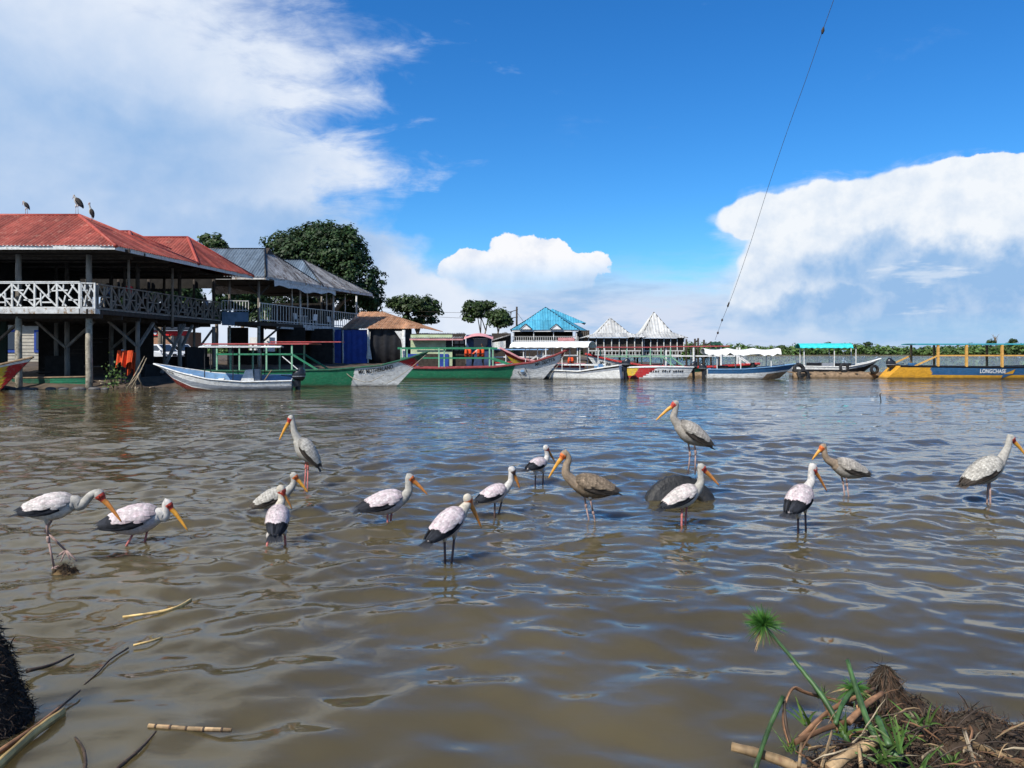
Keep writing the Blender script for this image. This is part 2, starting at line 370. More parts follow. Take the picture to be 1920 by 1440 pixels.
g = MB(); g.grid([[(GX[i, j], GY[i, j], GZ[i, j]) for j in range(len(gx))] for i in range(len(gy))])
tag(g.build('shore_ground', M_mud, None, True, origin=(0, 0, 0)), kind='structure')
def gz(x, y): return float(shore_z(np.array([x]), np.array([y]))[0])
g = MB(); rows = []
for y, z in ((338, -0.6), (344, 0.35), (380, 0.6), (2200, 0.8)): rows.append([(x, y + (3 * math.sin(x * 0.05) if y < 400 else 0), z) for x in np.linspace(-1500, 1500, 120)])
g.grid(rows); tag(g.build('far_shore', M_far, None, True, origin=(0, 0, 0)), kind='structure')
# ---------------------------------------------------------------- foliage
def leafmat(name, c_, tr=0.25): return mat(name, c_, 0.55, 0.35, 0.6, attr='tint', trans=tr, spec=0.35)
M_leaf = leafmat('dark_tree_leaf', (0.026, 0.054, 0.015)); M_leaf2 = leafmat('mid_tree_leaf', (0.038, 0.066, 0.017)); M_mang = leafmat('shore_shrub_leaf', (0.085, 0.145, 0.035)); M_bark = mat('tree_bark', (0.16, 0.125, 0.09), 0.9, 0.3, 6, bump=0.4)
def leaf_mesh(name, C_, N_, S_, T_, matl, parent=None, org=None, asp=0.6):
    n = len(C_); r = rng.normal(size=(n, 3)); a = np.cross(N_, r); a /= np.linalg.norm(a, axis=1)[:, None] + 1e-9; b = np.cross(N_, a)
    a = a * S_[:, None]; b = b * S_[:, None] * asp
    V = np.stack([C_ - a, C_ - b + N_ * S_[:, None] * 0.12, C_ + a, C_ + b + N_ * S_[:, None] * 0.12], 1).reshape(-1, 3)
    me = bpy.data.meshes.new(name); o_ = np.array(org if org is not None else (ORG[parent.name] if parent else (0, 0, 0)))
    me.vertices.add(4 * n); me.vertices.foreach_set('co', (V - o_).reshape(-1)); me.loops.add(4 * n); me.loops.foreach_set('vertex_index', np.arange(4 * n, dtype=np.int32))
    me.polygons.add(n); me.polygons.foreach_set('loop_start', np.arange(n, dtype=np.int32) * 4); me.update(calc_edges=True)
    me.materials.append(matl); o = bpy.data.objects.new(name, me); COL.objects.link(o)
    if parent: o.parent = parent
    else: o.location = o_
    ORG[o.name] = Vector(o_)
    at = me.attributes.new('tint', 'FLOAT_COLOR', 'FACE'); at.data.foreach_set('color', np.concatenate([T_, np.ones((n, 1))], 1).astype(np.float32).reshape(-1))
    return o
def tints(n, lo=0.6, hi=1.35, warm=0.15):
    g_ = rng.uniform(lo, hi, n); w_ = rng.uniform(-warm, warm, n); return np.stack([g_ * (1 + w_), g_, g_ * (1 - 0.5 * w_)], 1)
def crown_pts(blobs, nclump, per, leaf, clump_r):
    C_, N_, K_ = [], [], []
    vol = np.array([b[1][0] * b[1][1] * b[1][2] for b in blobs]) ** 0.75; pr = vol / vol.sum()
    for i in range(nclump):
        c0, r0 = blobs[rng.choice(len(blobs), p=pr)]; d = rng.normal(size=3); d /= np.linalg.norm(d)
        if d[2] < -0.5: d[2] *= 0.4
        cc = np.array(c0) + d * np.array(r0) * (rng.uniform(0.5, 1.0) ** 0.6 if rng.random() < .85 else rng.uniform(1.0, 1.14))
        cr = clump_r * rng.uniform(0.6, 1.3)
        e = rng.normal(size=(per, 3)); e /= np.linalg.norm(e, axis=1)[:, None]; rr_ = rng.uniform(0.3, 1, per)[:, None] ** 0.5
        C_.append(cc + e * rr_ * cr * np.array([1, 1, 0.7])); N_.append(e * 0.6 + d * 0.5 + np.array([0, 0, 0.5]) + rng.normal(size=(per, 3)) * 0.35); K_.append(np.full(per, rng.uniform(0.75, 1.25)))
    C_ = np.concatenate(C_); N_ = np.concatenate(N_); N_ /= np.linalg.norm(N_, axis=1)[:, None]; K_ = np.concatenate(K_)
    return C_, N_, np.full(len(C_), leaf) * rng.uniform(0.7, 1.3, len(C_)), K_
def tree(name, label, base, blobs, nclump, per, leaf, clump_r, lm, limbs, tr, group='trees behind the waterfront'):
    root = empty(name, base, label, 'tree', group); base = Vector(base)
    t = MB()
    for fork, tips in limbs:
        fork = Vector(fork); b0 = base + Vector((random.uniform(-0.3, 0.3), 0, -0.3))
        t.tube([b0, (b0 * 2 + fork) / 3 + Vector((random.uniform(-0.2, 0.2), 0, 0)), fork], [tr * 1.25, tr, tr * 0.75], 9)
        for q in tips:
            q = Vector(q); mid = (fork + q) / 2 + Vector((random.uniform(-.3, .3), random.uniform(-.3, .3), 0.3)); t.tube([fork - Vector((0, 0, 0.15)), mid, q], [tr * 0.7, tr * 0.45, tr * 0.12], 7)
    t.build('trunk', M_bark, root, True)
    C_, N_, S_, K_ = crown_pts(blobs, nclump, per, leaf, clump_r); leaf_mesh('crown', C_, N_, S_, tints(len(C_)) * K_[:, None], lm, root)
    return root
def blobs_px(l, D):
    return [(tuple(P(px, py, D + dd)), (rx * D / F, rx * D / F * 0.9, ry_ * D / F)) for px, py, rx, ry_, dd in l]
bb = blobs_px([(600, 488, 82, 62, 0), (548, 468, 40, 34, 0), (640, 470, 52, 42, -2), (655, 530, 58, 55, -2), (690, 560, 28, 34, 0), (585, 445, 40, 24, 1), (520, 455, 22, 18, 0), (560, 530, 60, 50, 2), (625, 440, 40, 20, 0), (520, 570, 50, 40, 8), (600, 580, 60, 40, 8), (670, 580, 40, 30, 4)], 95)
b0 = P(625, 668, 95); b0.z = 0.7
tree('large_shade_tree', 'huge dark green shade tree rising behind the grey-roofed restaurant', b0, bb, 1700, 30, 0.21, 0.75, M_leaf,
     [(P(618, 590, 95), [P(560, 500, 95), P(600, 470, 95), P(650, 490, 94), P(680, 550, 95), P(540, 470, 95)])], 0.45)
bb = blobs_px([(402, 455, 18, 13, 0), (388, 449, 11, 8, 0), (414, 463, 15, 9, 0), (405, 475, 22, 12, 0)], 90); b0 = P(405, 672, 90); b0.z = 0.8
tree('tree', 'small tree top showing between the red and the grey roof', b0, bb, 90, 24, 0.26, 0.55, M_leaf2, [(P(405, 520, 90), [P(395, 455, 90), P(412, 460, 90)])], 0.2)
bb = blobs_px([(778, 575, 44, 20, 0), (755, 568, 28, 13, 0), (800, 580, 26, 18, 0), (775, 598, 30, 14, 0), (812, 600, 12, 9, 0)], 110); b0 = P(783, 670, 110); b0.z = 0.8
tree('tree', 'round spreading tree above the rusty shed roof', b0, bb, 330, 28, 0.20, 0.6, M_leaf2, [(P(783, 622, 110), [P(750, 575, 110), P(780, 568, 110), P(808, 585, 110), P(770, 595, 110)])], 0.3)
bb = blobs_px([(890, 578, 22, 14, 0), (905, 587, 20, 15, 0), (880, 596, 12, 12, 0), (915, 574, 14, 9, 0)], 85); b0 = P(905, 676, 85); b0.z = 0.8
tree('slender_tree', 'slender tree with two bare stems, left of the blue pavilion', b0, bb, 150, 24, 0.17, 0.42, M_leaf2, [(P(901, 622, 85), [P(888, 580, 85), P(903, 575, 85)]), (P(911, 618, 85), [P(916, 578, 85), P(900, 590, 85)])], 0.10)
bb = blobs_px([(937, 592, 17, 13, 0), (948, 602, 12, 10, 0), (928, 602, 10, 12, 0), (942, 608, 14, 6, 0)], 83); b0 = P(925, 676, 83); b0.z = 0.8
tree('slender_tree', 'leaning slender tree just beside the utility pole', b0, bb, 110, 24, 0.16, 0.4, M_leaf2, [(P(934, 622, 83), [P(936, 590, 83), P(948, 600, 83), P(928, 600, 83)])], 0.10)
bb = blobs_px([(300, 548, 40, 26, 0), (255, 560, 40, 30, 2), (340, 560, 36, 30, 1)], 84); b0 = P(300, 670, 84); b0.z = 0.8
tree('tree', 'dark tree behind the upper floor of the red-roofed restaurant', b0, bb, 220, 24, 0.24, 0.7, M_leaf, [(P(300, 590, 84), [P(280, 550, 84), P(325, 555, 84)])], 0.25)
bb = blobs_px([(440, 560, 36, 30, 0), (475, 575, 34, 32, 2), (420, 590, 30, 30, 1), (500, 600, 30, 26, 0)], 86); b0 = P(455, 670, 86); b0.z = 0.8
tree('tree', 'dark tree behind the balcony of the grey-roofed restaurant', b0, bb, 260, 24, 0.24, 0.7, M_leaf, [(P(455, 610, 86), [P(435, 565, 86), P(480, 575, 86)])], 0.25)
# far shore: one mass of shrub
n = 9000; sxp = rng.uniform(-420, 520, n); syp = 346 + rng.uniform(0, 1, n) ** 1.5 * 26 + 3 * np.sin(sxp * 0.05); hh = 3.7 + 0.7 * np.sin(sxp * 0.021 + 1) + 0.8 * np.sin(sxp * 0.09) + rng.normal(size=n) * 0.6
C_, N_, K_ = [], [], []
for i in range(n):
    m_ = 9; e = rng.normal(size=(m_, 3)); e /= np.linalg.norm(e, axis=1)[:, None]; top = max(1.2, hh[i] + (syp[i] - 346) * 0.05)
    zc = top * rng.uniform(0.25, 1.0); C_.append(np.array([sxp[i], syp[i], zc]) + e * np.array([1.5, 1.2, 0.8])); N_.append(e + np.array([0, -0.2, 0.8])); K_.append(np.full(m_, rng.uniform(0.55, 1.3)))
C_ = np.concatenate(C_); C_[:, 2] = np.maximum(C_[:, 2], 0.3); N_ = np.concatenate(N_); N_ /= np.linalg.norm(N_, axis=1)[:, None]; K_ = np.concatenate(K_)
tag(leaf_mesh('shore_shrubs', C_, N_, rng.uniform(0.5, 1.0, len(C_)), tints(len(C_), 0.7, 1.25) * K_[:, None], M_mang, None, (0, 346, 0)), 'low green shrubs lining the far shore of the lake', 'shrubs', kind='stuff')
def far_tree(px, top, D, w, label, bare=False):
    b0 = P(px, 660, D); b0.z = 0.5; zt = P(px, top, D).z; root = empty('bare_tree' if bare else 'tree', b0, label, 'tree', 'trees on the far shore'); t = MB()
    t.tube([b0, b0 + Vector((0.2, 0, zt * 0.5)), Vector((b0.x, D, zt * 0.85))], [0.35, 0.25, 0.12], 6)
    for i in range(9 if bare else 5):
        a = random.uniform(-1, 1); z0 = zt * random.uniform(0.45, 0.75); s_ = Vector((b0.x, D, z0)); e = s_ + Vector((a * w, random.uniform(-w, w) * 0.5, random.uniform(0.15, 0.4) * zt)); t.tube([s_, (s_ + e) / 2 + Vector((0, 0, 0.2)), e], [0.14, 0.09, 0.03], 5)
    t.build('trunk', M_bark, root, True)
    if not bare:
        bl = [((b0.x, D, zt * 0.85), (w, w, zt * 0.14))]; C_, N_, S_, K_ = crown_pts(bl, 26, 10, 0.45, 0.7); leaf_mesh('crown', C_, N_, S_, tints(len(C_)), M_leaf2, root)
far_tree(1857, 637, 352, 1.8, 'low dark tree behind the canopy of the yellow boat'); far_tree(1867, 624, 354, 2.2, 'leafless tree on the far shore behind the yellow boat', True); far_tree(1899, 635, 352, 1.7, 'small dark tree at the right end of the far shore')
for i, px in enumerate((1465, 1549, 1628)): far_tree(px, (648, 643, 641)[i], 360, 1.6, ('low tree on the far shore behind the white tarpaulin boat', 'small tree on the far shore left of the turquoise canopy', 'small tree on the far shore between turquoise canopy and yellow boat')[i])
bb = blobs_px([(1308, 662, 22, 12, 0), (1335, 658, 14, 12, 1), (1290, 668, 12, 8, 0)], 80); b0 = P(1312, 678, 80); b0.z = 0.0
C_, N_, S_, K_ = crown_pts(bb, 120, 16, 0.16, 0.4); rt_ = empty('shrub', b0, 'bright green bush beside the silver-roofed stilt house', 'shrub')
leaf_mesh('foliage', C_, N_, S_, tints(len(C_)) * K_[:, None], M_mang, rt_); st = MB()
for i in range(7): st.tube([b0 + Vector((random.uniform(-.8, .8), 0, -0.2)), P(random.uniform(1292, 1340), 664, 80)], [0.05, 0.02], 5)
st.build('stem', M_bark, rt_)
# ---------------------------------------------------------------- building materials
M_red = mat('red_painted_iron_sheet', (0.22, 0.050, 0.034), 0.6, 0.28, 1.2, rnd=0.24, wear=(0.33, 0.135, 0.095), wlo=0.54, whi=0.70, wsc=3, spec=0.25, attr='tint')
M_redcap = mat('red_ridge_cap', (0.33, 0.055, 0.035), 0.55, 0.2, 3)
M_grey = mat('blue_grey_iron_sheet', (0.095, 0.125, 0.155), 0.45, 0.25, 1.4, rnd=0.2, spec=0.4, attr='tint')
M_greyo = mat('weathered_grey_iron_sheet', (0.20, 0.20, 0.20), 0.55, 0.35, 1.0, rnd=0.35, wear=(0.075, 0.06, 0.05), wlo=0.50, whi=0.62, wsc=2.2, spec=0.35, streak=(0.10, 0.08, 0.07), attr='tint')
M_rust = mat('rusty_iron_sheet', (0.33, 0.165, 0.085), 0.75, 0.3, 1.6, rnd=0.30, wear=(0.42, 0.30, 0.21), wlo=0.52, whi=0.66, wsc=3, spec=0.15, attr='tint')
M_blue = mat('bright_blue_iron_sheet', (0.06, 0.28, 0.40), 0.5, 0.15, 2, rnd=0.10, spec=0.35, attr='tint')
M_silver = mat('silver_iron_sheet', (0.42, 0.42, 0.40), 0.5, 0.2, 1.2, rnd=0.2, wear=(0.33, 0.29, 0.23), wlo=0.56, whi=0.68, wsc=2.5, spec=0.4, attr='tint')
M_wood = mat('grey_weathered_timber', (0.20, 0.175, 0.145), 0.85, 0.3, 5, stretch=(1, 1, 0.25), bump=0.4, bsc=30)
M_post = mat('pale_round_post', (0.30, 0.265, 0.20), 0.85, 0.3, 6, wear=(0.12, 0.105, 0.07), wlo=0.55, whi=0.66, wsc=5, bump=0.4)
M_dwood = mat('dark_timber', (0.042, 0.033, 0.026), 0.85, 0.35, 5, bump=0.3)
M_wpaint = mat('chalky_white_paint', (0.56, 0.56, 0.53), 0.75, 0.15, 6, wear=(0.30, 0.27, 0.22), wlo=0.58, whi=0.64, wsc=7, streak=(0.33, 0.31, 0.27))
M_slab = mat('flaking_white_fascia', (0.46, 0.46, 0.44), 0.8, 0.25, 3, wear=(0.22, 0.15, 0.09), wlo=0.54, whi=0.62, wsc=4)
M_bluep = mat('grey_blue_panel', (0.12, 0.19, 0.27), 0.7, 0.2, 2); M_tarpb = mat('royal_blue_sheeting', (0.02, 0.055, 0.26), 0.6, 0.2, 2); M_tarpk = mat('black_tarpaulin', (0.014, 0.014, 0.016), 0.5, 0.3, 3, bump=0.5, bsc=3)
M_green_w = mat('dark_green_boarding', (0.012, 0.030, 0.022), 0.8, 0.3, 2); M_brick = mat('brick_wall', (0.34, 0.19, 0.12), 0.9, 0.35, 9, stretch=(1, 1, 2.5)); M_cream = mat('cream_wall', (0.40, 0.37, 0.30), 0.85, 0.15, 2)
M_conc = mat('pale_concrete', (0.42, 0.42, 0.42), 0.85, 0.15, 2); M_redsign = mat('red_sign', (0.60, 0.02, 0.02), 0.5, 0.1, 2); M_white = mat('white_paint', (0.72, 0.72, 0.70), 0.6, 0.08, 4)
M_glass = mat('dark_glass', (0.02, 0.03, 0.045), 0.08, 0.1, 2, spec=0.6); M_pink = mat('pink_paint', (0.55, 0.25, 0.25), 0.7, 0.2, 4); M_lime = mat('pale_green_wall_paint', (0.42, 0.49, 0.30), 0.8, 0.2, 1.5, wear=(0.25, 0.17, 0.12), wlo=0.62, whi=0.68, wsc=2)
# ---------------------------------------------------------------- corrugated roofs, sheet by sheet
def roof_plane(parent, m_, e0, e1, r0, r1=None, sheet=0.8, per=0.20, amp=0.028, lift=0.0, name='roof_sheet'):
    e0, e1, r0 = Vector(e0), Vector(e1), Vector(r0); r1 = Vector(r1) if r1 is not None else r0
    u = (e1 - e0); U = u.length; u /= U
    v0 = (r0 + r1) / 2 - e0; v = (v0 - u * v0.dot(u)).normalized(); nn = u.cross(v)
    if nn.z < 0: nn = -nn
    pr = [(0, 0)] + sorted([(min(max((q - e0).dot(u), 0.001), U - 0.001), (q - e0).dot(v)) for q in (r0, r1)]) + [(U, 0)]
    xs = [a for a, b in pr]; ys = [b for a, b in pr]
    ns = max(1, round(U / sheet)); w = U / ns
    for i in range(ns):
        a, b = i * w, (i + 1) * w + 0.05 * (i < ns - 1); st_ = per / 4; k = max(3, int((b - a) / st_)); r_lo, r_hi = [], []
        lf = lift + 0.006 * (i % 2); jag = random.uniform(-0.03, 0.03)
        for j in range(k + 1):
            t = a + (b - a) * j / k; h_ = amp * math.sin(2 * math.pi * t / per) + lf; vt = max(0.0, float(np.interp(t, xs, ys)))
            lo_ = min(-0.04 + jag, vt); p = e0 + u * t + nn * h_
            r_lo.append(p + v * lo_); r_hi.append(p + v * vt)
        s_ = MB(); s_.grid([r_lo, r_hi]); o_ = s_.build(name, m_, parent, True)
        tn = []; wv = random.random() * 9
        for j in range(k): tn.append((max(.55, 1.0 + .20 * math.sin((a + wv) * 2.1 + j * .31) * math.sin(j * .13 + wv) + random.uniform(-.10, .10)),) * 3)
        set_tint(o_, tn)
def ridge_cap(parent, a, b, m_, r=0.10):
    s_ = MB(); s_.tube([Vector(a) - Vector((0, 0, 0.03)), Vector(b) - Vector((0, 0, 0.03))], r, 8, flat=1.0); s_.build('ridge_cap', m_, parent, True)
def bars(parent, name, m_, segs, w, h=None):
    out = []
    for p, q in segs: s_ = MB(); s_.bar(p, q, w, h); out.append(s_.build(name, m_, parent))
    return out
def rpost(parent, p, q, r, m_, name='post', n=10):
    s_ = MB(); p, q = Vector(p), Vector(q); s_.tube([p, p + (q - p) * 0.33 + Vector((0.015, 0, 0)), p + (q - p) * 0.7 - Vector((0.012, 0, 0)), q], [r * 1.05, r, r * 0.95, r * 0.9], n); return s_.build(name, m_, parent, True)
# ================================================================ red-roofed restaurant
ZE = 7.12; A = empty('waterside_restaurant', (-25, 45, 0), 'two-storey timber restaurant on posts with red corrugated roof and lattice railing', 'restaurant')
roofA = MB(); roofA.box((-25.0, 45.3, 6.88), (9.5, 0.12, 0.14)); roofA.box((-25.0, 41.0, 6.88), (9.5, 0.12, 0.14)); roofA.box((-25.0, 49.6, 6.88), (9.5, 0.12, 0.14)); roofA = roofA.build('roof', M_dwood, A)
def hip(parent, m_, cap, FL, FR, BR, BL, RL, RR, z, **k):
    zz = lambda p: Vector((p[0], p[1], z)); FL, FR, BR, BL = map(zz, (FL, FR, BR, BL)); RL, RR = Vector(RL), Vector(RR)
    roof_plane(parent, m_, FL, FR, RL, RR, **k); roof_plane(parent, m_, FR, BR, RR, None, **k); roof_plane(parent, m_, BR, BL, RR, RL, **k)
    for a, b in ((RL, RR), (RR, FR), (RR, BR)): ridge_cap(parent, a, b, cap)
hip(roofA, M_red, M_redcap, (-33, 37.8), (-19.5, 37.8), (-18.62, 45.6), (-33, 45.6), (-33, 41.7, 9.31), (-23.5, 41.7, 9.31), ZE)
hip(roofA, M_red, M_redcap, (-33, 45.6), (-18.62, 45.6), (-17.8, 52.9), (-33, 52.9), (-33, 49.25, 9.23), (-20.8, 49.25, 9.23), ZE)
hip(roofA, M_red, M_redcap, (-32, 43.3), (-21.4, 43.3), (-20.6, 48.2), (-32, 48.2), (-32, 45.7, 9.05), (-22.75, 45.7, 9.05), 7.95)
bars(roofA, 'fascia_board', M_wpaint, [((-33, 37.85, ZE - 0.12), (-27.2, 37.85, ZE - 0.12)), ((-27.15, 37.83, ZE - 0.09), (-19.55, 37.83, ZE - 0.09)), ((-19.53, 37.85, ZE - 0.11), (-18.65, 45.6, ZE - 0.11)), ((-18.65, 45.62, ZE - 0.11), (-17.85, 52.9, ZE - 0.11))], 0.04, 0.22)
bars(A, 'ceiling_joist', M_dwood, [((-32, y, 6.95), (-19.2, y, 6.95)) for y in (38.6, 40.2, 43.0, 47.2, 51.0, 52.6)], 0.08, 0.16)
flo = MB(); flo.prism([(-33, 38.62, 3.80), (-21.35, 38.62, 3.80), (-20.95, 39.3, 3.80), (-20.4, 53.8, 3.80), (-33, 53.8, 3.80)], (0, 0, 0.24)); flo = flo.build('floor', M_dwood, A)
fl_c = [(-33, 38.56), (-21.72, 38.56), (-21.08, 38.75), (-20.42, 53.9)]
bars(flo, 'floor_fascia', M_slab, [((fl_c[i][0] + (0.0 if i == 0 else .02), fl_c[i][1], 3.94), (fl_c[i + 1][0] - .02, fl_c[i + 1][1], 3.94)) for i in range(3)], 0.05, 0.27)
bars(A, 'floor_joist', M_dwood, [((-32.5, y, 3.69), (-20.9, y, 3.69)) for y in (39.2, 41.2, 43.2, 45.2, 47.2, 49.2, 51.2, 53.2)], 0.09, 0.2)
for px, d in ((35, 39.3), (167, 39.4), (-105, 39.3)):
    q = P(px, 700, d); rpost(A, (q.x, q.y, -0.8), (q.x, q.y, 3.68), 0.17, M_post); rpost(A, (q.x, q.y, 4.05), (q.x, q.y, 6.86), 0.15, M_wood)
for x, y, r_ in ((-21.2, 43.5, .13), (-20.9, 48.3, .13), (-20.7, 53.3, .13), (-25.2, 43.5, .14), (-25.2, 48.3, .14), (-25.2, 53.3, .13), (-29.5, 43.5, .14), (-29.5, 48.3, .14), (-29.5, 53.3, .14), (-23.2, 46, .1), (-23.0, 50.8, .1), (-27.3, 46, .12), (-22.1, 53.4, .1), (-27.3, 53.3, .12)):
    rpost(A, (x, y, -0.3), (x, y, 3.62), r_, M_wood); rpost(A, (x, y, 4.05), (x, y, 6.9), r_ * 0.9, M_dwood)
for px, d, zb in ((241, 42.3, 3.9), (323, 46.6, 3.3)):
    q = P(px, 600, d); rpost(A, (q.x, q.y, zb), (q.x + 0.02, q.y, 6.98), 0.075, M_wood, 'slim_post')
bars(A, 'brace', M_wood, [((-21.0, 46.0, 0.6), (-20.55, 48.2, 3.6)), ((-21.2, 43.4, 2.2), (-22.8, 43.4, 3.6)), ((-21.2, 43.6, 2.2), (-21.1, 45.2, 3.6)), ((-25.2, 43.4, 2.1), (-26.9, 43.4, 3.6)), ((-25.2, 43.4, 2.1), (-23.6, 43.4, 3.6)), ((-20.9, 48.4, 2.0), (-20.8, 50.0, 3.6)), ((-20.9, 48.4, 1.9), (-22.6, 48.4, 3.6)), ((-22.0, 53.2, 1.7), (-20.8, 53.3, 3.4)), ((-29.5, 43.4, 2.1), (-27.8, 43.4, 3.6)), ((-25.2, 48.2, 2.0), (-23.4, 48.2, 3.6))], 0.16, 0.12)
# lattice railings: posts, rails and criss-cross sticks, each its own piece
def lattice(parent, p0, p1, z0, z1, nb, ms, mode):
    p0, p1 = Vector(p0), Vector(p1)
    at = lambda t, z: Vector((p0.x + (p1.x - p0.x) * t, p0.y + (p1.y - p0.y) * t, z))
    bars(parent, 'rail', ms, [(at(0, z1), at(1, z1)), (at(0, z0 + 0.05), at(1, z0 + 0.05))], 0.07, 0.07)
    nrm = Vector((-(p1.y - p0.y), p1.x - p0.x, 0)).normalized() * 0.012
    for b in range(nb + 1): bars(parent, 'rail_post', ms, [(at(b / nb, z0), at(b / nb, z1 + 0.02))], 0.09, 0.09)
    for b in range(nb):
        a, c_ = b / nb, (b + 1) / nb; zz = lambda f_: z0 + 0.08 + (z1 - z0 - 0.12) * f_; tt = lambda f_: a + (c_ - a) * f_; sg = []
        if mode == 'star' and b % 2 == 0:
            m0 = (0.5, 0.5)
            for q in ((0.05, 0.02), (0.95, 0.98), (0.05, 0.98), (0.95, 0.02), (0.5, 0.03), (0.5, 0.97), (0.05, 0.5), (0.95, 0.5), (0.28, 0.03), (0.73, 0.97)): sg.append((m0, q))
        elif b % 2:
            sg = [((0.03, 0.97), (0.97, 0.03)), ((0.03, 0.03), (0.45, 0.5)), ((0.55, 0.5), (0.97, 0.97)), ((0.3, 0.03), (0.3, 0.62)), ((0.62, 0.97), (0.62, 0.42)), ((0.62, 0.7), (0.97, 0.7)), ((0.03, 0.35), (0.3, 0.35)), ((0.3, 0.2), (0.8, 0.2))]
        else:
            sg = [((0.03, 0.03), (0.97, 0.97)), ((0.03, 0.6), (0.4, 0.97)), ((0.6, 0.03), (0.97, 0.42)), ((0.03, 0.3), (0.5, 0.3)), ((0.5, 0.72), (0.97, 0.72)), ((0.25, 0.97), (0.5, 0.5)), ((0.75, 0.03), (0.6, 0.5)), ((0.72, 0.72), (0.72, 0.97))]
        fl_ = random.random() < 0.5
        for i, (q, w_) in enumerate(sg):
            j = lambda: random.uniform(-0.03, 0.03); (x0, y0), (x1, y1) = q, w_
            if fl_: x0, x1 = 1 - x0, 1 - x1
            o_ = nrm * (i % 3 - 1); bars(parent, 'lattice_stick', ms, [(at(tt(x0 + j()), zz(y0)) + o_, at(tt(x1 + j()), zz(y1)) + o_)], 0.055, 0.07)
rl = MB(); rl.bar((-33, 38.58, 5.40), (-21.7, 38.58, 5.40), 0.10, 0.05); rl = rl.build('railing', M_wpaint, A)
lattice(rl, (-29.6, 38.58), (-21.72, 38.58), 4.06, 5.34, 7, M_wpaint, 'mix'); lattice(rl, (-21.66, 38.6), (-21.08, 38.8), 4.06, 5.34, 1, M_wpaint, 'mix'); lattice(rl, (-21.02, 38.95), (-20.44, 53.7), 4.06, 5.32, 12, M_wood, 'star')  # side run gets a darker material, painting in its shaded face
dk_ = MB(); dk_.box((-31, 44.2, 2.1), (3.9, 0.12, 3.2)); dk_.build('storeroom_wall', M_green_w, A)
M_black = mat('shade_dark_boarding', (0.016, 0.014, 0.012), 0.9, 0.4, 3)  # near-black colour stands in for the deep shade inside the buildings
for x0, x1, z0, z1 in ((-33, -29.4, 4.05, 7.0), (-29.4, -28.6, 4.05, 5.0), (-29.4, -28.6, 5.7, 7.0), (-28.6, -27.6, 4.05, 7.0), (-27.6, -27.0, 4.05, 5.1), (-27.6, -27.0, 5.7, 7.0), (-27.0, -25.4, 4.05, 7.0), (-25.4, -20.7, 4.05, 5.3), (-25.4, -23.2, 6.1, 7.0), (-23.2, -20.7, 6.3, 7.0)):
    bw = MB(); bw.box(((x0 + x1) / 2, 53.6, (z0 + z1) / 2), (x1 - x0 - .01, 0.1, z1 - z0)); bw.build('back_wall', M_black, A)  # dark panels added to close off the upper floor so it reads black
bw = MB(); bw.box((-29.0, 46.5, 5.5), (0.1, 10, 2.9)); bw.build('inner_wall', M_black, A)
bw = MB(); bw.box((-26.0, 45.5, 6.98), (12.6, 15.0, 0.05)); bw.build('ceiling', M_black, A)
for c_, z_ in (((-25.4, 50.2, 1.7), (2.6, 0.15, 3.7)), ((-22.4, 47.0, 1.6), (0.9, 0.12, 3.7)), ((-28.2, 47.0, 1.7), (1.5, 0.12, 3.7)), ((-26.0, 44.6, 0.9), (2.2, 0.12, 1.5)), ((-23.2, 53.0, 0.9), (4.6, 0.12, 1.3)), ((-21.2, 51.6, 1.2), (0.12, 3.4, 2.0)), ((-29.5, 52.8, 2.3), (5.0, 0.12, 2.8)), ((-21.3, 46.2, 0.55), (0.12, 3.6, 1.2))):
    bw = MB(); bw.box(c_, z_); bw.build('shade_partition', M_black, A)  # black boards added so the space below the floor looks deeply shaded
stp = [((-27.6 + 0.28 * i, 44.6 + 0.15 * i, 0.7 + 0.22 * i), (-26.7 + 0.28 * i, 44.6 + 0.15 * i, 0.7 + 0.22 * i)) for i in range(10)]
bars(A, 'stair_tread', M_dwood, stp, 0.3, 0.05)
# furniture upstairs
def table(x, y, z, label, m_):
    t = empty('table', (x, y, z), label, 'table'); s_ = MB(); s_.box((x, y, z + 0.74), (0.9, 0.9, 0.04)); s_.build('table_top', m_, t)
    for sx_ in (-.36, .36):
        for sy_ in (-.36, .36): s_ = MB(); s_.bar((x + sx_, y + sy_, z), (x + sx_, y + sy_, z + 0.72), 0.05); s_.build('leg', m_, t)
def chair(x, y, z, rz, label, m_, group):
    t = empty('chair', (x, y, z), label, 'chair', group); ca, sa = math.cos(rz), math.sin(rz); L_ = lambda a, b, c_: (x + a * ca - b * sa, y + a * sa + b * ca, z + c_)
    s_ = MB(); s_.box((x, y, z + 0.44), (0.44, 0.44, 0.04), rz); s_.build('seat', m_, t)
    s_ = MB(); s_.prism([L_(-.22, .2, .46), L_(.22, .2, .46), L_(.2, .27, .92), L_(-.2, .27, .92)], (0.03 * sa, -0.03 * ca, 0)); s_.build('backrest', m_, t)
    for a in (-.19, .19):
        for b in (-.19, .19): s_ = MB(); s_.bar(L_(a, b, 0), L_(a, b, .43), 0.04); s_.build('leg', m_, t)
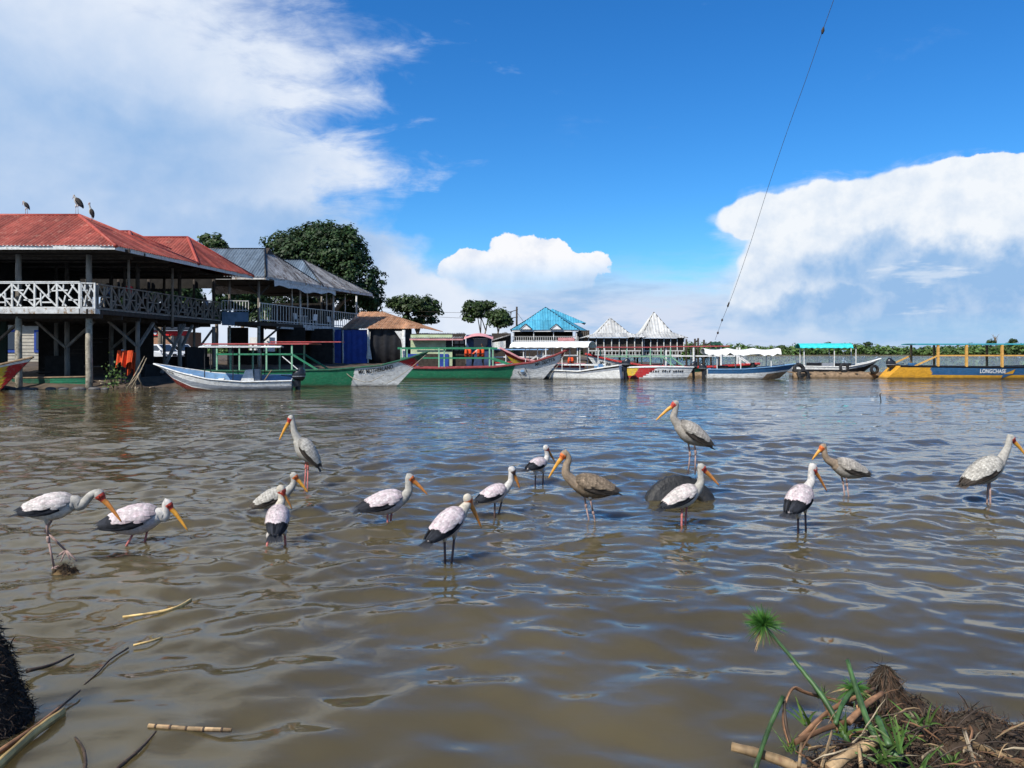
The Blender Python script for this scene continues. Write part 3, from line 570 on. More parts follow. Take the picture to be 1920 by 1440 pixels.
# ================================================================ grey-roofed restaurant
B = empty('grey_roofed_restaurant', (-16, 62, 0), 'two-storey restaurant with weathered grey iron roofs and white baluster balcony', 'restaurant')
roofB = MB(); roofB.box((-19, 58, 6.9), (4, 0.1, 0.12)); roofB.box((-17.5, 66, 6.9), (7, 0.1, 0.12)); roofB = roofB.build('roof', M_dwood, B); zB = 7.15
E_L, E_C, E_M, E_R = Vector((-27, 53.6, zB)), Vector((-17.2, 53.6, zB)), Vector((-15.1, 61.4, zB)), Vector((-12.7, 70, zB))
r1 = P(497, 466, 57.5); r1L = Vector((-27, 57.5, r1.z)); r2 = P(568, 487, 65.5); r2L = Vector((-27, 65.5, r2.z))
gab = r1 + (Vector((-15.9, 57.5, zB)) - r1) * 0.30
roof_plane(roofB, M_grey, E_L, E_C, r1L, r1); roof_plane(roofB, M_greyo, E_C, E_M, r1 - Vector((0, 0, 0.02)), None)
roof_plane(roofB, M_grey, Vector((-27, 61.4, zB)), E_M, r1L, r1); roof_plane(roofB, M_grey, Vector((-27, 61.4, zB)), E_M, r2L, r2)
roof_plane(roofB, M_greyo, E_M, E_R, r2, None); roof_plane(roofB, M_greyo, E_R, Vector((-27, 70, zB)), r2, r2L)
for a, b in ((r1L, r1), (r1, E_C), (r2L, r2), (r2, E_M), (r2, E_R), (r1, E_M)): ridge_cap(roofB, a, b, M_grey, 0.08)
s_ = MB(); s_.prism([r1 + Vector((0.05, -0.9, -0.75)), r1 + Vector((0.35, 0.9, -0.75)), r1 + Vector((0.12, 0, 0.05))], (0.25, -0.05, -0.02)); s_.build('gablet', M_dwood, roofB)
bars(roofB, 'fascia_board', M_slab, [((-27, 53.62, zB - .1), (-17.22, 53.62, zB - .1)), (E_C + Vector((0, .03, -.12)), E_M + Vector((0, 0, -.12))), (E_M + Vector((0, .03, -.12)), E_R + Vector((0, 0, -.12)))], 0.04, 0.24)
s_ = MB(); q0, q1 = Vector((-16.9, 54.6, zB - 0.35)), Vector((-14.6, 63.5, zB - 0.35)); rows = []
for i in range(16):
    t = i / 15; p = q0 + (q1 - q0) * t; sag = 0.10 * math.sin(t * 9) + 0.08 * math.sin(t * 23); rows.append([p + Vector((0, 0, 0.2)), p + Vector((0.04 * math.sin(i), 0, 0)), p + Vector((0.02, 0, -0.28 + sag))])
s_.grid(rows); s_.build('torn_plastic_sheet', M_wpaint, B, True)
s_ = MB(); s_.prism([(-19.9, 54.2, 3.75), (-17.9, 54.4, 3.75), (-17.4, 57.0, 3.75), (-14.2, 71, 3.75), (-20.5, 71, 3.75)], (0, 0, 0.25)); floB = s_.build('floor', M_dwood, B)
fB = [(-17.95, 54.35), (-17.45, 57.0), (-14.18, 71.0)]
bars(floB, 'floor_fascia', M_slab, [((*fB[1], 3.82), (*fB[2], 3.82))], 0.06, 0.42)
s_ = MB(); a_, b_ = P(416, 598, 53.95), P(466, 598, 54.6); s_.bar((a_.x, a_.y, 4.22), (b_.x, b_.y, 4.22), 0.06, 0.95); s_.build('balcony_panel', M_bluep, B)
balB = MB(); balB.bar((a_.x, a_.y + .03, 5.48), (b_.x, b_.y + .03, 5.48), 0.05); balB = balB.build('balcony_rail', M_wpaint, B)
def balusters(parent, p0, p1, z0, z1, n_, m_):
    p0, p1 = Vector(p0), Vector(p1)
    bars(parent, 'rail', m_, [((p0.x, p0.y, z1), (p1.x, p1.y, z1)), ((p0.x, p0.y, z0 + .12), (p1.x, p1.y, z0 + .12))], 0.06, 0.06)
    me_ = MB(); me_.box((0, 0, 0), (0.045, 0.045, z1 - z0 - 0.06)); me_ = me_.build('baluster', m_, parent, origin=(0, 0, 0)).data
    first = [o for o in COL.objects if o.data is me_][0]
    for i in range(n_ + 1):
        t = i / n_; loc = Vector((p0.x + (p1.x - p0.x) * t, p0.y + (p1.y - p0.y) * t, (z0 + z1) / 2))
        if i == 0: first.location = loc - ORG[parent.name]
        else: share('baluster', me_, parent, loc)
balusters(balB, (a_.x, a_.y), (b_.x, b_.y), 4.7, 5.48, 9, M_wpaint)
balusters(balB, (-17.4, 57.0), (-14.15, 70.9), 4.03, 5.35, 34, M_wpaint); balusters(balB, (-17.9, 54.5), (-17.42, 56.9), 4.03, 5.35, 7, M_wpaint)
for (x, y, r_) in ((-18.0, 54.6, .12), (-16.6, 60.2, .10), (-15.3, 65.8, .10), (-14.3, 70.6, .10), (-19.8, 60, .1), (-19.0, 66, .1), (-17.5, 70.6, .1), (-20, 54.4, .1)):
    rpost(B, (x, y, 0.2), (x, y, 3.72), r_, M_post); rpost(B, (x, y, 4.0), (x, y, 7.0), r_ * 0.85, M_wpaint if x > -17 else M_wood)
for t in (0.15, 0.32, 0.55, 0.8):
    x, y = -17.4 + 3.25 * t, 57 + 13.9 * t; rpost(B, (x, y, 5.3), (x, y, 7.0), 0.05, M_wpaint, 'slim_post')
bars(B, 'brace', M_dwood, [((-18.0, 54.7, 2.4), (-17.1, 56.6, 3.7)), ((-16.6, 60.2, 2.3), (-17.6, 60.2, 3.7)), ((-15.3, 65.8, 2.2), (-15.6, 64.4, 3.7)), ((-18, 54.6, 5.9), (-18.9, 54.6, 6.9)), ((-18, 54.7, 5.9), (-17.3, 55.4, 6.9))], 0.12, 0.1)
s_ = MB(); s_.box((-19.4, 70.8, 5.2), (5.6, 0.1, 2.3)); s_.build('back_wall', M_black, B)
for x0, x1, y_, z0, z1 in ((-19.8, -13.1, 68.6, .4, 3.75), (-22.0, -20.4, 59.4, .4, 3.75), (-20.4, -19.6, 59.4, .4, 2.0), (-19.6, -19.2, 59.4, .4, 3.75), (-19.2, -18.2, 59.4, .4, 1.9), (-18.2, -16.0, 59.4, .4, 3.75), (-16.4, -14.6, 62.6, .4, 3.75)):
    s_ = MB(); s_.box(((x0 + x1) / 2, y_, (z0 + z1) / 2), (x1 - x0 - .01, 0.1, z1 - z0)); s_.build('ground_floor_shade_wall', M_black, B)  # black boards added to paint the ground floor's shade, gaps left open
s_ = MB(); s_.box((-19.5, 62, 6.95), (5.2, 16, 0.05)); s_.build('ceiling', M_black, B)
for a0, a1 in ((592, 640), (643, 690)):
    s_ = MB(); p, q = P(a0, 650, 66.2), P(a1, 650, 66.2); k = 14; rows = [[(p.x + (q.x - p.x) * i / k, 66.2 + 0.05 * math.sin(i * 1.9), z) for z in (0.5, 2.2, 3.78)] for i in range(k + 1)]; s_.grid(rows); s_.build('blue_sheet', M_tarpb, B, True)
for i, (x, y, rz_) in enumerate(((-16.9, 60.5, 1.2), (-16.2, 62.6, 4.2), (-15.6, 66.0, 1.0))): chair(x, y, 4.0, rz_, ('white plastic chair near the left end of the baluster balcony', 'white plastic chair midway along the baluster balcony', 'white plastic chair near the right end of the baluster balcony')[i], M_white, 'white plastic chairs on the balcony')
table(-17.0, 61.7, 4.0, 'white table behind the balusters of the grey-roofed restaurant', M_white)
# ================================================================ rusty shed with tarpaulins
S_ = empty('rusty_shed', (-11, 68, 0.7), 'low shed with rust-streaked iron roof and black tarpaulin wall', 'shed')
roofS = MB(); roofS.box((-12.5, 70, 3.7), (6, 0.1, 0.12)); roofS = roofS.build('roof', M_dwood, S_)
e0, e1, q0, q1 = P(640, 616, 66), P(797, 622, 66), P(640, 585, 74), P(716, 584, 74)
e1.z = e0.z; roof_plane(roofS, M_rust, e0, e1, q0, q1, per=0.2)
roof_plane(roofS, M_rust, e1, Vector((e1.x + 0.6, 76, e1.z)), q1, None, per=0.2)
s_ = MB(); k = 22; p, q = P(690, 650, 66.4), P(772, 650, 66.4); s_.grid([[(p.x + (q.x - p.x) * i / k, 66.4 + 0.16 * math.sin(i * 1.3) * (1 - z / 5) + (0.5 if z < 1 else 0), z) for z in (0.55, 1.4, 2.4, 3.3, 3.90)] for i in range(k + 1)]); s_.build('black_tarpaulin', M_tarpk, S_, True)
s_ = MB(); p = P(690, 650, 66.2); s_.grid([[(p.x - 0.05, 66.15, 3.6), (p.x + 0.22, 66.1, 3.6)], [(p.x, 66.1, 2.4), (p.x + 0.16, 66.15, 2.4)], [(p.x - 0.1, 66.0, 1.3), (p.x + 0.38, 66.05, 1.2)]]); s_.build('white_cloth_strip', M_wpaint, S_, True)
s_ = MB(); p = P(740, 640, 66.0); s_.grid([[(p.x, 66.0, 3.65), (p.x + 0.8, 66, 3.65)], [(p.x + 0.55, 65.9, 2.9), (p.x + 0.85, 65.95, 2.9)], [(p.x + 0.72, 65.85, 2.1), (p.x + 0.86, 65.9, 2.1)]]); s_.build('white_cloth_strip', M_wpaint, S_, True)
for px in (643, 690, 757): q = P(px, 650, 66.05); rpost(S_, (q.x, 66.05, 0.4), (q.x, 66.05, 3.75), 0.07 if px < 750 else 0.16, M_wpaint)
# ================================================================ kiosks along the landing
Kk = empty('kiosk', P(815, 672, 64), 'low kiosk with peeling pale green wall and flat grey iron roof', 'kiosk'); Kk.location.z = 0.7; ORG[Kk.name].z = 0.7
s_ = MB(); p, q = P(770, 650, 64), P(848, 650, 64); s_.box(((p.x + q.x) / 2, 64.06, 2.0), (q.x - p.x, 0.1, 2.6)); s_.build('wall', M_lime, Kk)
s_ = MB(); p, q = P(836, 650, 63.9), P(847, 650, 63.9); s_.box(((p.x + q.x) / 2, 63.98, 2.45), (q.x - p.x, 0.05, 1.0)); s_.build('blue_poster', M_blue, Kk)
for i in range(4): s_ = MB(); s_.box((p.x - 2.75 + i * .85, 63.95, 1.15), (.84, .06, 1.1)); s_.build('lower_board', (M_tarpb, M_dwood, M_dwood, M_tarpb)[i], Kk)
s_ = MB(); p, q = P(848, 650, 64), P(872, 650, 64); s_.box(((p.x + q.x) / 2, 64.4, 2.0), (q.x - p.x, 0.1, 2.7)); s_.build('dark_boarding', M_dwood, Kk)
for px in (856, 866):
    for yy in (640, 653): s_ = MB(); p = P(px, yy, 64.2); s_.box((p.x, 64.3, p.z), (0.34, 0.05, 0.42)); s_.build('window_pane', M_glass, Kk)
roofK = MB(); roofK.box((-6.2, 65, 3.35), (4.6, 0.08, 0.1)); roofK = roofK.build('roof', M_dwood, Kk); roof_plane(roofK, M_greyo, P(768, 634.5, 63.4), P(868, 634, 63.4), P(782, 625, 67), P(882, 624, 67))
bars(roofK, 'fascia_board', M_pink, [(P(768, 636.5, 63.3), P(868, 636.5, 63.3))], 0.04, 0.12)
K2 = empty('kiosk', P(900, 672, 62), 'small dark blue kiosk with awning and white window frame behind the green boat', 'kiosk'); K2.location.z = 0.7; ORG[K2.name].z = 0.7
s_ = MB(); p, q = P(874, 650, 62), P(921, 650, 62); s_.box(((p.x + q.x) / 2, 62.6, 2.0), (q.x - p.x, 1.0, 2.5)); s_.build('wall', mat('dark_blue_boarding', (0.03, 0.05, 0.11), 0.7, 0.3, 3), K2)
s_ = MB(); s_.grid([[(p.x + (q.x - p.x) * t, 61.2 + 1.2 * v_, 3.38 - 0.42 * (2 * t - 1) ** 2 * 0.5 - 0.25 * (1 - v_)) for v_ in (0, 1)] for t in np.linspace(-0.08, 1.08, 12)]); s_.build('awning', M_pink, K2, True)
s_ = MB(); s_.box(((p.x + q.x) / 2 + .15, 62.06, 2.5), (1.1, 0.06, 0.75)); wk = s_.build('window_pane', M_glass, K2); bars(K2, 'window_frame', M_white, [(((p.x + q.x) / 2 - .45, 62.02, 2.93), ((p.x + q.x) / 2 + .75, 62.02, 2.93))], 0.05, 0.06)
K3 = empty('shack', P(940, 672, 74), 'brown iron-roofed shack between the blue kiosk and the blue pavilion', 'shack'); K3.location.z = 0.8; ORG[K3.name].z = 0.8
s_ = MB(); p, q = P(922, 650, 74), P(958, 650, 74); s_.box(((p.x + q.x) / 2, 75, 2.2), (q.x - p.x, 2, 2.9)); s_.build('wall', M_dwood, K3); roof_plane(K3, M_greyo, P(916, 641, 73.2), P(958, 628, 73.4), P(925, 627, 77), P(962, 620, 77))
s_ = MB(); p, q = P(923, 650, 72), P(948, 650, 72); s_.grid([[(p.x + (q.x - p.x) * t, 72 + 0.1 * math.sin(t * 9), z + 0.15 * t) for z in (2.05, 2.75)] for t in np.linspace(0, 1, 9)]); s_.build('cloth_sheet', M_wpaint, K3, True)
# ================================================================ blue pavilion
E = empty('blue_roofed_pavilion', (3.6, 92, 0.6), 'two-storey pavilion with steep bright blue roof and white railing', 'pavilion')
roofE = MB(); roofE.box((4.2, 92, 4.35), (8.4, 0.1, 0.12)); roofE = roofE.build('roof', M_dwood, E)
zE = P(960, 618, 88).z; a, b, c_, d = P(957, 618, 88), P(1086, 618, 88), Vector((9.6, 96, zE)), Vector((0.0, 97, zE)); a.z = b.z = zE
ap = P(1023, 576, 91.5); m1, m2, m3, m4 = [ap + (q - ap) * 0.56 + Vector((0, 0, 0.25)) for q in (a, b, c_, d)]
m1.z = m2.z = m3.z = m4.z = zE + 1.15
for lo0, lo1, hi0, hi1 in ((a, b, m1, m2), (b, c_, m2, m3), (d, a, m4, m1)): roof_plane(roofE, M_blue, lo0, lo1, hi0, hi1, per=0.3, amp=0.03, sheet=1.0)
for lo0, lo1 in ((m1, m2), (m2, m3), (m4, m1)): roof_plane(roofE, M_blue, lo0, lo1, ap, None, per=0.3, amp=0.03, sheet=1.0, lift=0.02)
for q, w_ in ((m1, a), (m2, b)): ridge_cap(roofE, ap, q, M_blue, 0.07); ridge_cap(roofE, q, w_, M_blue, 0.07)
ap2 = P(1035, 579, 97); roof_plane(roofE, M_blue, Vector((2, 94, zE + 1)), Vector((9, 94, zE + 1)), ap2, None, per=0.3, amp=0.03); roof_plane(roofE, M_blue, Vector((9, 94, zE + 1)), Vector((9.4, 100, zE + 1)), ap2, None, per=0.3, amp=0.03)
for px in (986, 1043):
    p = P(px, 617.5, 87.85); s_ = MB(); s_.prism([p + Vector((-.62, 0, 0)), p + Vector((.62, 0, 0)), p + Vector((0, 0, 0.5))], (0, 0.6, 0.12)); gb = s_.build('gablet', M_white, roofE)
    bars(roofE, 'gablet_edge', M_blue, [(p + Vector((-.75, -.03, 0)), p + Vector((0, -.03, .62))), (p + Vector((.75, -.03, 0)), p + Vector((0, -.03, .62)))], 0.12, 0.10)
p, q = P(960, 620, 88.1), P(1084, 620, 88.1); bars(E, 'fascia_board', M_white, [(p, q)], 0.05, 0.22)
s_ = MB(); s_.box(((p.x + q.x) / 2, 92, 2.1), (q.x - p.x - .3, 7, 2.5)); s_.build('lower_wall', M_dwood, E)
s_ = MB(); s_.box(((p.x + q.x) / 2, 94, 3.9), (q.x - p.x - .5, 2.5, 1.0)); s_.build('upper_room', M_dwood, E)
rE = MB(); rE.bar((p.x, 88.3, 3.62), (q.x, 88.3, 3.62), 0.06, 0.06); rE = rE.build('balcony_rail', M_white, E); balusters(rE, (p.x, 88.3), (q.x, 88.3), 3.02, 3.6, 30, M_white)
for t in (0.02, 0.33, 0.63, 0.98): rpost(E, (p.x + (q.x - p.x) * t, 88.25, 3.0), (p.x + (q.x - p.x) * t, 88.25, 4.4), 0.05, M_white)
s_ = MB(); s_.box((p.x + (q.x - p.x) * .82, 88.2, 3.28), (1.9, 0.05, 0.42)); s_.build('pink_banner', M_pink, E)
s_ = MB(); w0 = P(1086, 630, 89); s_.box((w0.x + 0.6, 91.5, 3.1), (1.2, 4.8, 2.5)); s_.build('side_wall', M_dwood, E)
for i in range(6): s_ = MB(); s_.bar((w0.x + 0.1 + i * 0.21, 89.03, 2.0), (w0.x + 0.1 + i * 0.21, 89.03, 4.2), 0.05); s_.build('wall_batten', M_wood, E)
# ================================================================ silver-roofed stilt houses
def pyramid(label, apx, apy, Da, x0, x1, ey, De, mid, group):
    r_ = empty('stilt_house', P((x0 + x1) / 2, 680, De), label, 'stilt house', group); r_.location.z = 0; ORG[r_.name].z = 0
    ap = P(apx, apy, Da); a, b = P(x0, ey, De), P(x1, ey, De); dp = (Da - De) * 2; c_, d = b + Vector((0.6, dp, 0)), a + Vector((0.0, dp, 0)); roof = MB(); roof.box(((a.x + b.x) / 2, Da, a.z - 0.1), (b.x - a.x - .3, 0.1, 0.12)); roof = roof.build('roof', M_dwood, r_)
    ms_ = [ap + (q - ap) * mid for q in (a, b, c_, d)]
    for m_ in ms_: m_.z = a.z + (ap.z - a.z) * 0.21
    for i, j in ((0, 1), (1, 2), (3, 0)):
        q = (a, b, c_, d); roof_plane(roof, M_silver, q[i], q[j], ms_[i], ms_[j], per=0.3, amp=0.03, sheet=0.9); roof_plane(roof, M_silver, ms_[i], ms_[j], ap, None, per=0.3, amp=0.03, sheet=0.9, lift=0.02)
    for i in (0, 1): ridge_cap(roof, ap, ms_[i], M_dwood, 0.05)
    w = b.x - a.x - 0.7; cx = (a.x + b.x) / 2
    s_ = MB(); s_.box((cx, Da, 2.35), (w, dp - 1.0, a.z - 1.5)); s_.build('wall', M_dwood, r_)
    s_ = MB(); s_.box((cx, Da, 1.35), (w + .5, dp - .3, 0.14)); s_.build('deck', M_wood, r_)
    k = 7
    for i in range(k + 1):
        x = cx - w / 2 + w * i / k; rpost(r_, (x, De + 0.35, 1.4), (x, De + 0.35, a.z - 0.05), 0.06, M_wpaint, n=6)
        if i % 2 == 0: rpost(r_, (x, De + 0.4, -1.0), (x, De + 0.4, 1.3), 0.10, M_dwood, 'stilt', 6)
    rr_ = MB(); rr_.bar((cx - w / 2, De + .28, 2.0), (cx + w / 2, De + .28, 2.0), 0.06); rr_ = rr_.build('balcony_rail', M_wpaint, r_); balusters(rr_, (cx - w / 2, De + .28), (cx + w / 2, De + .28), 1.42, 1.95, 16, M_wpaint)
    return r_
pyramid('smaller stilt house with dull silver pyramid roof beside the blue pavilion', 1144, 596, 83, 1098, 1212, 632, 79.5, 0.54, 'silver-roofed stilt houses')
pyramid('stilt house with taller bright silver pyramid roof at the water end', 1226, 585, 84.0, 1190, 1290, 633, 80.4, 0.54, 'silver-roofed stilt houses')
# ================================================================ things seen through the posts
hb = empty('house', (-40, 76, 0.9), 'cream boarded house with blue window frames behind the posts', 'house'); p, q = P(-70, 640, 75), P(140, 640, 75)
s_ = MB(); s_.box(((p.x + q.x) / 2, 77, 2.9), (q.x - p.x, 4, 4.0)); s_.build('wall', M_cream, hb)
for px in (20, 78, 118): s_ = MB(); c_ = P(px, 634, 74.9); s_.box((c_.x, 74.95, 2.9), (1.5, 0.08, 2.2)); w_ = s_.build('window', M_tarpb, hb); s_ = MB(); s_.box((c_.x, 74.88, 2.95), (1.0, 0.05, 1.7)); s_.build('pane', M_glass, w_)
for i in range(11): s_ = MB(); s_.bar((p.x, 74.97, 1.2 + .33 * i), (q.x, 74.97, 1.2 + .33 * i), 0.03, 0.04); s_.build('clapboard', M_cream, hb)
s_ = MB(); s_.prism([(p.x - .4, 74.2, 4.7), (q.x + .4, 74.2, 4.7), (q.x + .4, 79.6, 6), (p.x - .4, 79.6, 6)], (0, 0, 0.1)); s_.build('roof', M_greyo, hb)
hb = empty('brick_shop', (-36, 88, 0.9), 'brick shop with a bright red fascia sign behind the parked cars', 'shop'); p, q = P(283, 640, 86), P(352, 640, 86)
s_ = MB(); s_.box(((p.x + q.x) / 2, 88, 2.4), (q.x - p.x, 3.5, 3.4)); s_.build('wall', M_brick, hb); s_ = MB(); s_.box(((p.x + q.x) / 2, 86.15, 3.95), (q.x - p.x + .3, 0.1, 0.55)); sg_ = s_.build('sign', M_redsign, hb)
s_ = MB(); c_ = P(291, 622, 86.05); s_.tube([(c_.x, 86.08, 3.95), (c_.x, 86.05, 3.95)], 0.17, 10, up=(0, 0, 1)); s_.build('white_emblem', M_white, sg_)
for px in (301, 322, 341): s_ = MB(); c_ = P(px, 640, 86); s_.box((c_.x, 86.2, 2.3), (0.35, 0.12, 2.8)); s_.build('pilaster', M_cream, hb)
s_ = MB(); s_.prism([(p.x - .3, 85.8, 4.25), (q.x + .3, 85.8, 4.25), (q.x + .3, 90, 4.9), (p.x - .3, 90, 4.9)], (0, 0, 0.08)); s_.build('roof', M_greyo, hb)
hb = empty('white_house', (-38, 96, 0.9), 'white gabled house seen between the posts left of the brick shop', 'house'); p, q = P(212, 625, 95), P(275, 625, 95)
s_ = MB(); s_.box(((p.x + q.x) / 2, 97, 2.6), (q.x - p.x, 4, 3.4)); s_.build('wall', M_conc, hb); s_ = MB(); s_.prism([(p.x - .3, 94.6, 4.3), (q.x + .3, 94.6, 4.3), ((p.x + q.x) / 2, 94.6, 5.9)], (0, 5, 0)); s_.build('roof', M_silver, hb)
wb = MB(); p, q = P(468, 640, 92), P(506, 640, 92); wb.box(((p.x + q.x) / 2, 93, 2.2), (q.x - p.x, 2, 2.8)); tag(wb.build('white_wall', M_white, None), 'long white wall glimpsed below the grey-roofed restaurant', 'wall')
# utility pole and wires
up_ = empty('utility_pole', (P(969, 660, 100).x, 100, 0.6), 'dark utility pole with crossarms left of the blue pavilion', 'utility pole'); ux = P(969, 660, 100).x
rpost(up_, (ux, 100, 0.5), (ux, 100, P(969, 575, 100).z), 0.13, M_dwood, n=8); bars(up_, 'crossarm', M_dwood, [((ux - 1.0, 100, 7.0), (ux + 0.15, 100, 7.35)), ((ux - 1.0, 100, 6.2), (ux + .15, 100, 6.4)), ((ux - .95, 100, 5.7), (ux - .7, 100, 7.1))], 0.09)
bars(up_, 'stay_wire', M_dwood, [((ux, 100, 7.0), (ux + 1.5, 98, 4.8))], 0.03)
def wire(label, pts, r_, m_=M_dwood, name='power_line', group='power lines'):
    s_ = MB(); s_.tube(pts, r_, 5); tag(s_.build(name, m_, None), label, 'cable', group)
def sag(a, b, s_, n_=14): a, b = Vector(a), Vector(b); return [a + (b - a) * (i / n_) - Vector((0, 0, s_ * 4 * (i / n_) * (1 - i / n_))) for i in range(n_ + 1)]
wire('upper power line running left from the utility pole', sag((ux - .5, 100, 7.1), P(690, 573, 112), 0.5), 0.022); wire('lower power line running left from the utility pole', sag((ux - .5, 100, 6.3), P(690, 580, 112), 0.5), 0.022)
# stay cable slanting across the sky and the rig it hangs from
cab = [P(1341, 637, 62), P(1352, 606, 56), P(1375, 548, 48), P(1405, 462, 40), P(1440, 352, 33), P(1478, 240, 28), P(1510, 152, 25), P(1543, 56, 22.5), P(1563, 0, 21.2), P(1585, -70, 20), P(1640, -260, 17.5)]
s_ = MB(); cc_ = catmull(cab, 5); s_.tube(cc_, [0.005 + 0.007 * min(1, p.y / 60) for p in cc_], 6); cb = s_.build('stay_cable', mat('grey_wire', (0.13, 0.13, 0.14), 0.6, 0.1, 3), None); tag(cb, 'thin dark cable slanting up across the sky from the green rig', 'cable')
for (px, py, D_, r_) in ((1543, 57, 22.5, .05), (1346, 624, 59.2, .09), (1354, 600, 55.3, .08), (1365, 573, 51.3, .07), (1366.5, 569, 51, .06)):
    s_ = MB(); c_ = P(px, py, D_); s_.tube([c_ - Vector((.02, 0, .10)), c_, c_ + Vector((.02, 0, .10))], [r_ * .5, r_, r_ * .4], 7); s_.build('clamp', M_dwood, cb, True)
rig = empty('mooring_rig', P(1340, 664, 64), 'dark green timber rig with upright poles behind the red canopy boat', 'rig'); rig.location.z = 0; ORG[rig.name].z = 0; M_gr = mat('dark_green_paint', (0.02, 0.075, 0.05), 0.7, 0.3, 3)
for px, ty in ((1303, 635), (1309, 634), (1320, 637), (1287, 636), (1333, 640), (1349, 640)): q = P(px, 660, 64); rpost(rig, (q.x, 64, -1), (q.x, 64, P(px, ty, 64).z), 0.09, M_dwood, n=6)
s_ = MB(); a_, b_ = P(1332, 641, 64), P(1350, 640, 64); s_.box(((a_.x + b_.x) / 2, 64, a_.z - 0.12), (b_.x - a_.x, 0.5, 0.22)); s_.box(((a_.x + b_.x) / 2, 64, a_.z - 0.6), (b_.x - a_.x, 0.5, 0.15)); s_.build('frame', M_gr, rig)
bars(rig, 'diagonal_pole', M_dwood, [(P(1296, 650, 64), P(1309, 637, 64)), (P(1319, 650, 64), P(1334, 641, 64)), (P(1334, 655, 64), P(1349, 641, 64))], 0.10)
# ---------------------------------------------------------------- boats
def paint(name, c_, worn=(0.30, 0.28, 0.24), lo=0.60, hi=0.68, var=0.18): return mat(name, c_, 0.6, var, 4, bump=0.25, bsc=14, stretch=(1, 1, 2.5), wear=worn, wlo=lo - .02, whi=hi, wsc=5, spec=0.3, stain=True, streak=tuple(.55 * a + .45 * b for a, b in zip(c_, worn)))
PG = paint('worn_green_boat_paint', (0.02, 0.17, 0.085), (0.10, 0.20, 0.13)); PGD = paint('dull_green_boat_paint', (0.018, 0.085, 0.048), (0.10, 0.11, 0.08), 0.54, 0.66); PW = paint('scuffed_white_boat_paint', (0.70, 0.70, 0.67), (0.34, 0.31, 0.26), 0.56, 0.70)
PR = paint('red_boat_paint', (0.40, 0.025, 0.025)); PMA = paint('maroon_gunwale_paint', (0.20, 0.035, 0.035), (0.36, 0.20, 0.18)); PY = paint('mustard_yellow_boat_paint', (0.58, 0.29, 0.025), (0.36, 0.20, 0.06), 0.60, 0.72); PB = paint('navy_blue_boat_paint', (0.025, 0.10, 0.22), (0.10, 0.15, 0.22)); PBL = paint('light_blue_boat_paint', (0.16, 0.30, 0.48))
PBC = paint('cyan_boat_paint', (0.08, 0.42, 0.62)); PS = paint('silver_grey_hull', (0.26, 0.28, 0.31), (0.42, 0.43, 0.45), 0.62, 0.68); PK = paint('black_trim', (0.012, 0.012, 0.014), (0.05, 0.05, 0.05)); PBR = paint('antifouling_red', (0.17, 0.03, 0.022)); PO = paint('orange_boat_paint', (0.60, 0.14, 0.02)); PYG = paint('yellow_boat_paint', (0.62, 0.42, 0.04)); PPK = paint('faded_pink_paint', (0.55, 0.24, 0.24)); PGL = paint('pale_green_rail_paint', (0.20, 0.40, 0.26), (0.45, 0.44, 0.36)); PTE = paint('teal_blue_canopy', (0.035, 0.30, 0.36)); PTQ = paint('turquoise_canopy', (0.03, 0.50, 0.50)); PTI = mat('bare_boat_timber', (0.22, 0.15, 0.09), 0.85, 0.3, 5, bump=0.3); PRC = paint('faded_red_canopy', (0.38, 0.07, 0.065), (0.42, 0.20, 0.17)); PYP = paint('ochre_post_paint', (0.58, 0.32, 0.08), (0.45, 0.28, 0.12))
RUB = mat('black_tyre_rubber', (0.018, 0.018, 0.018), 0.5, 0.35, 12, bump=0.6, bsc=30, wear=(0.045, 0.038, 0.028), wlo=.55, whi=.72, wsc=7); MOT = mat('black_outboard_cowl', (0.013, 0.014, 0.017), 0.3, 0.2, 6, spec=0.5); INK = mat('black_lettering', (0.015, 0.015, 0.015), 0.7, 0.1, 5); WLET = mat('white_lettering', (0.75, 0.76, 0.74), 0.7, 0.08, 5)
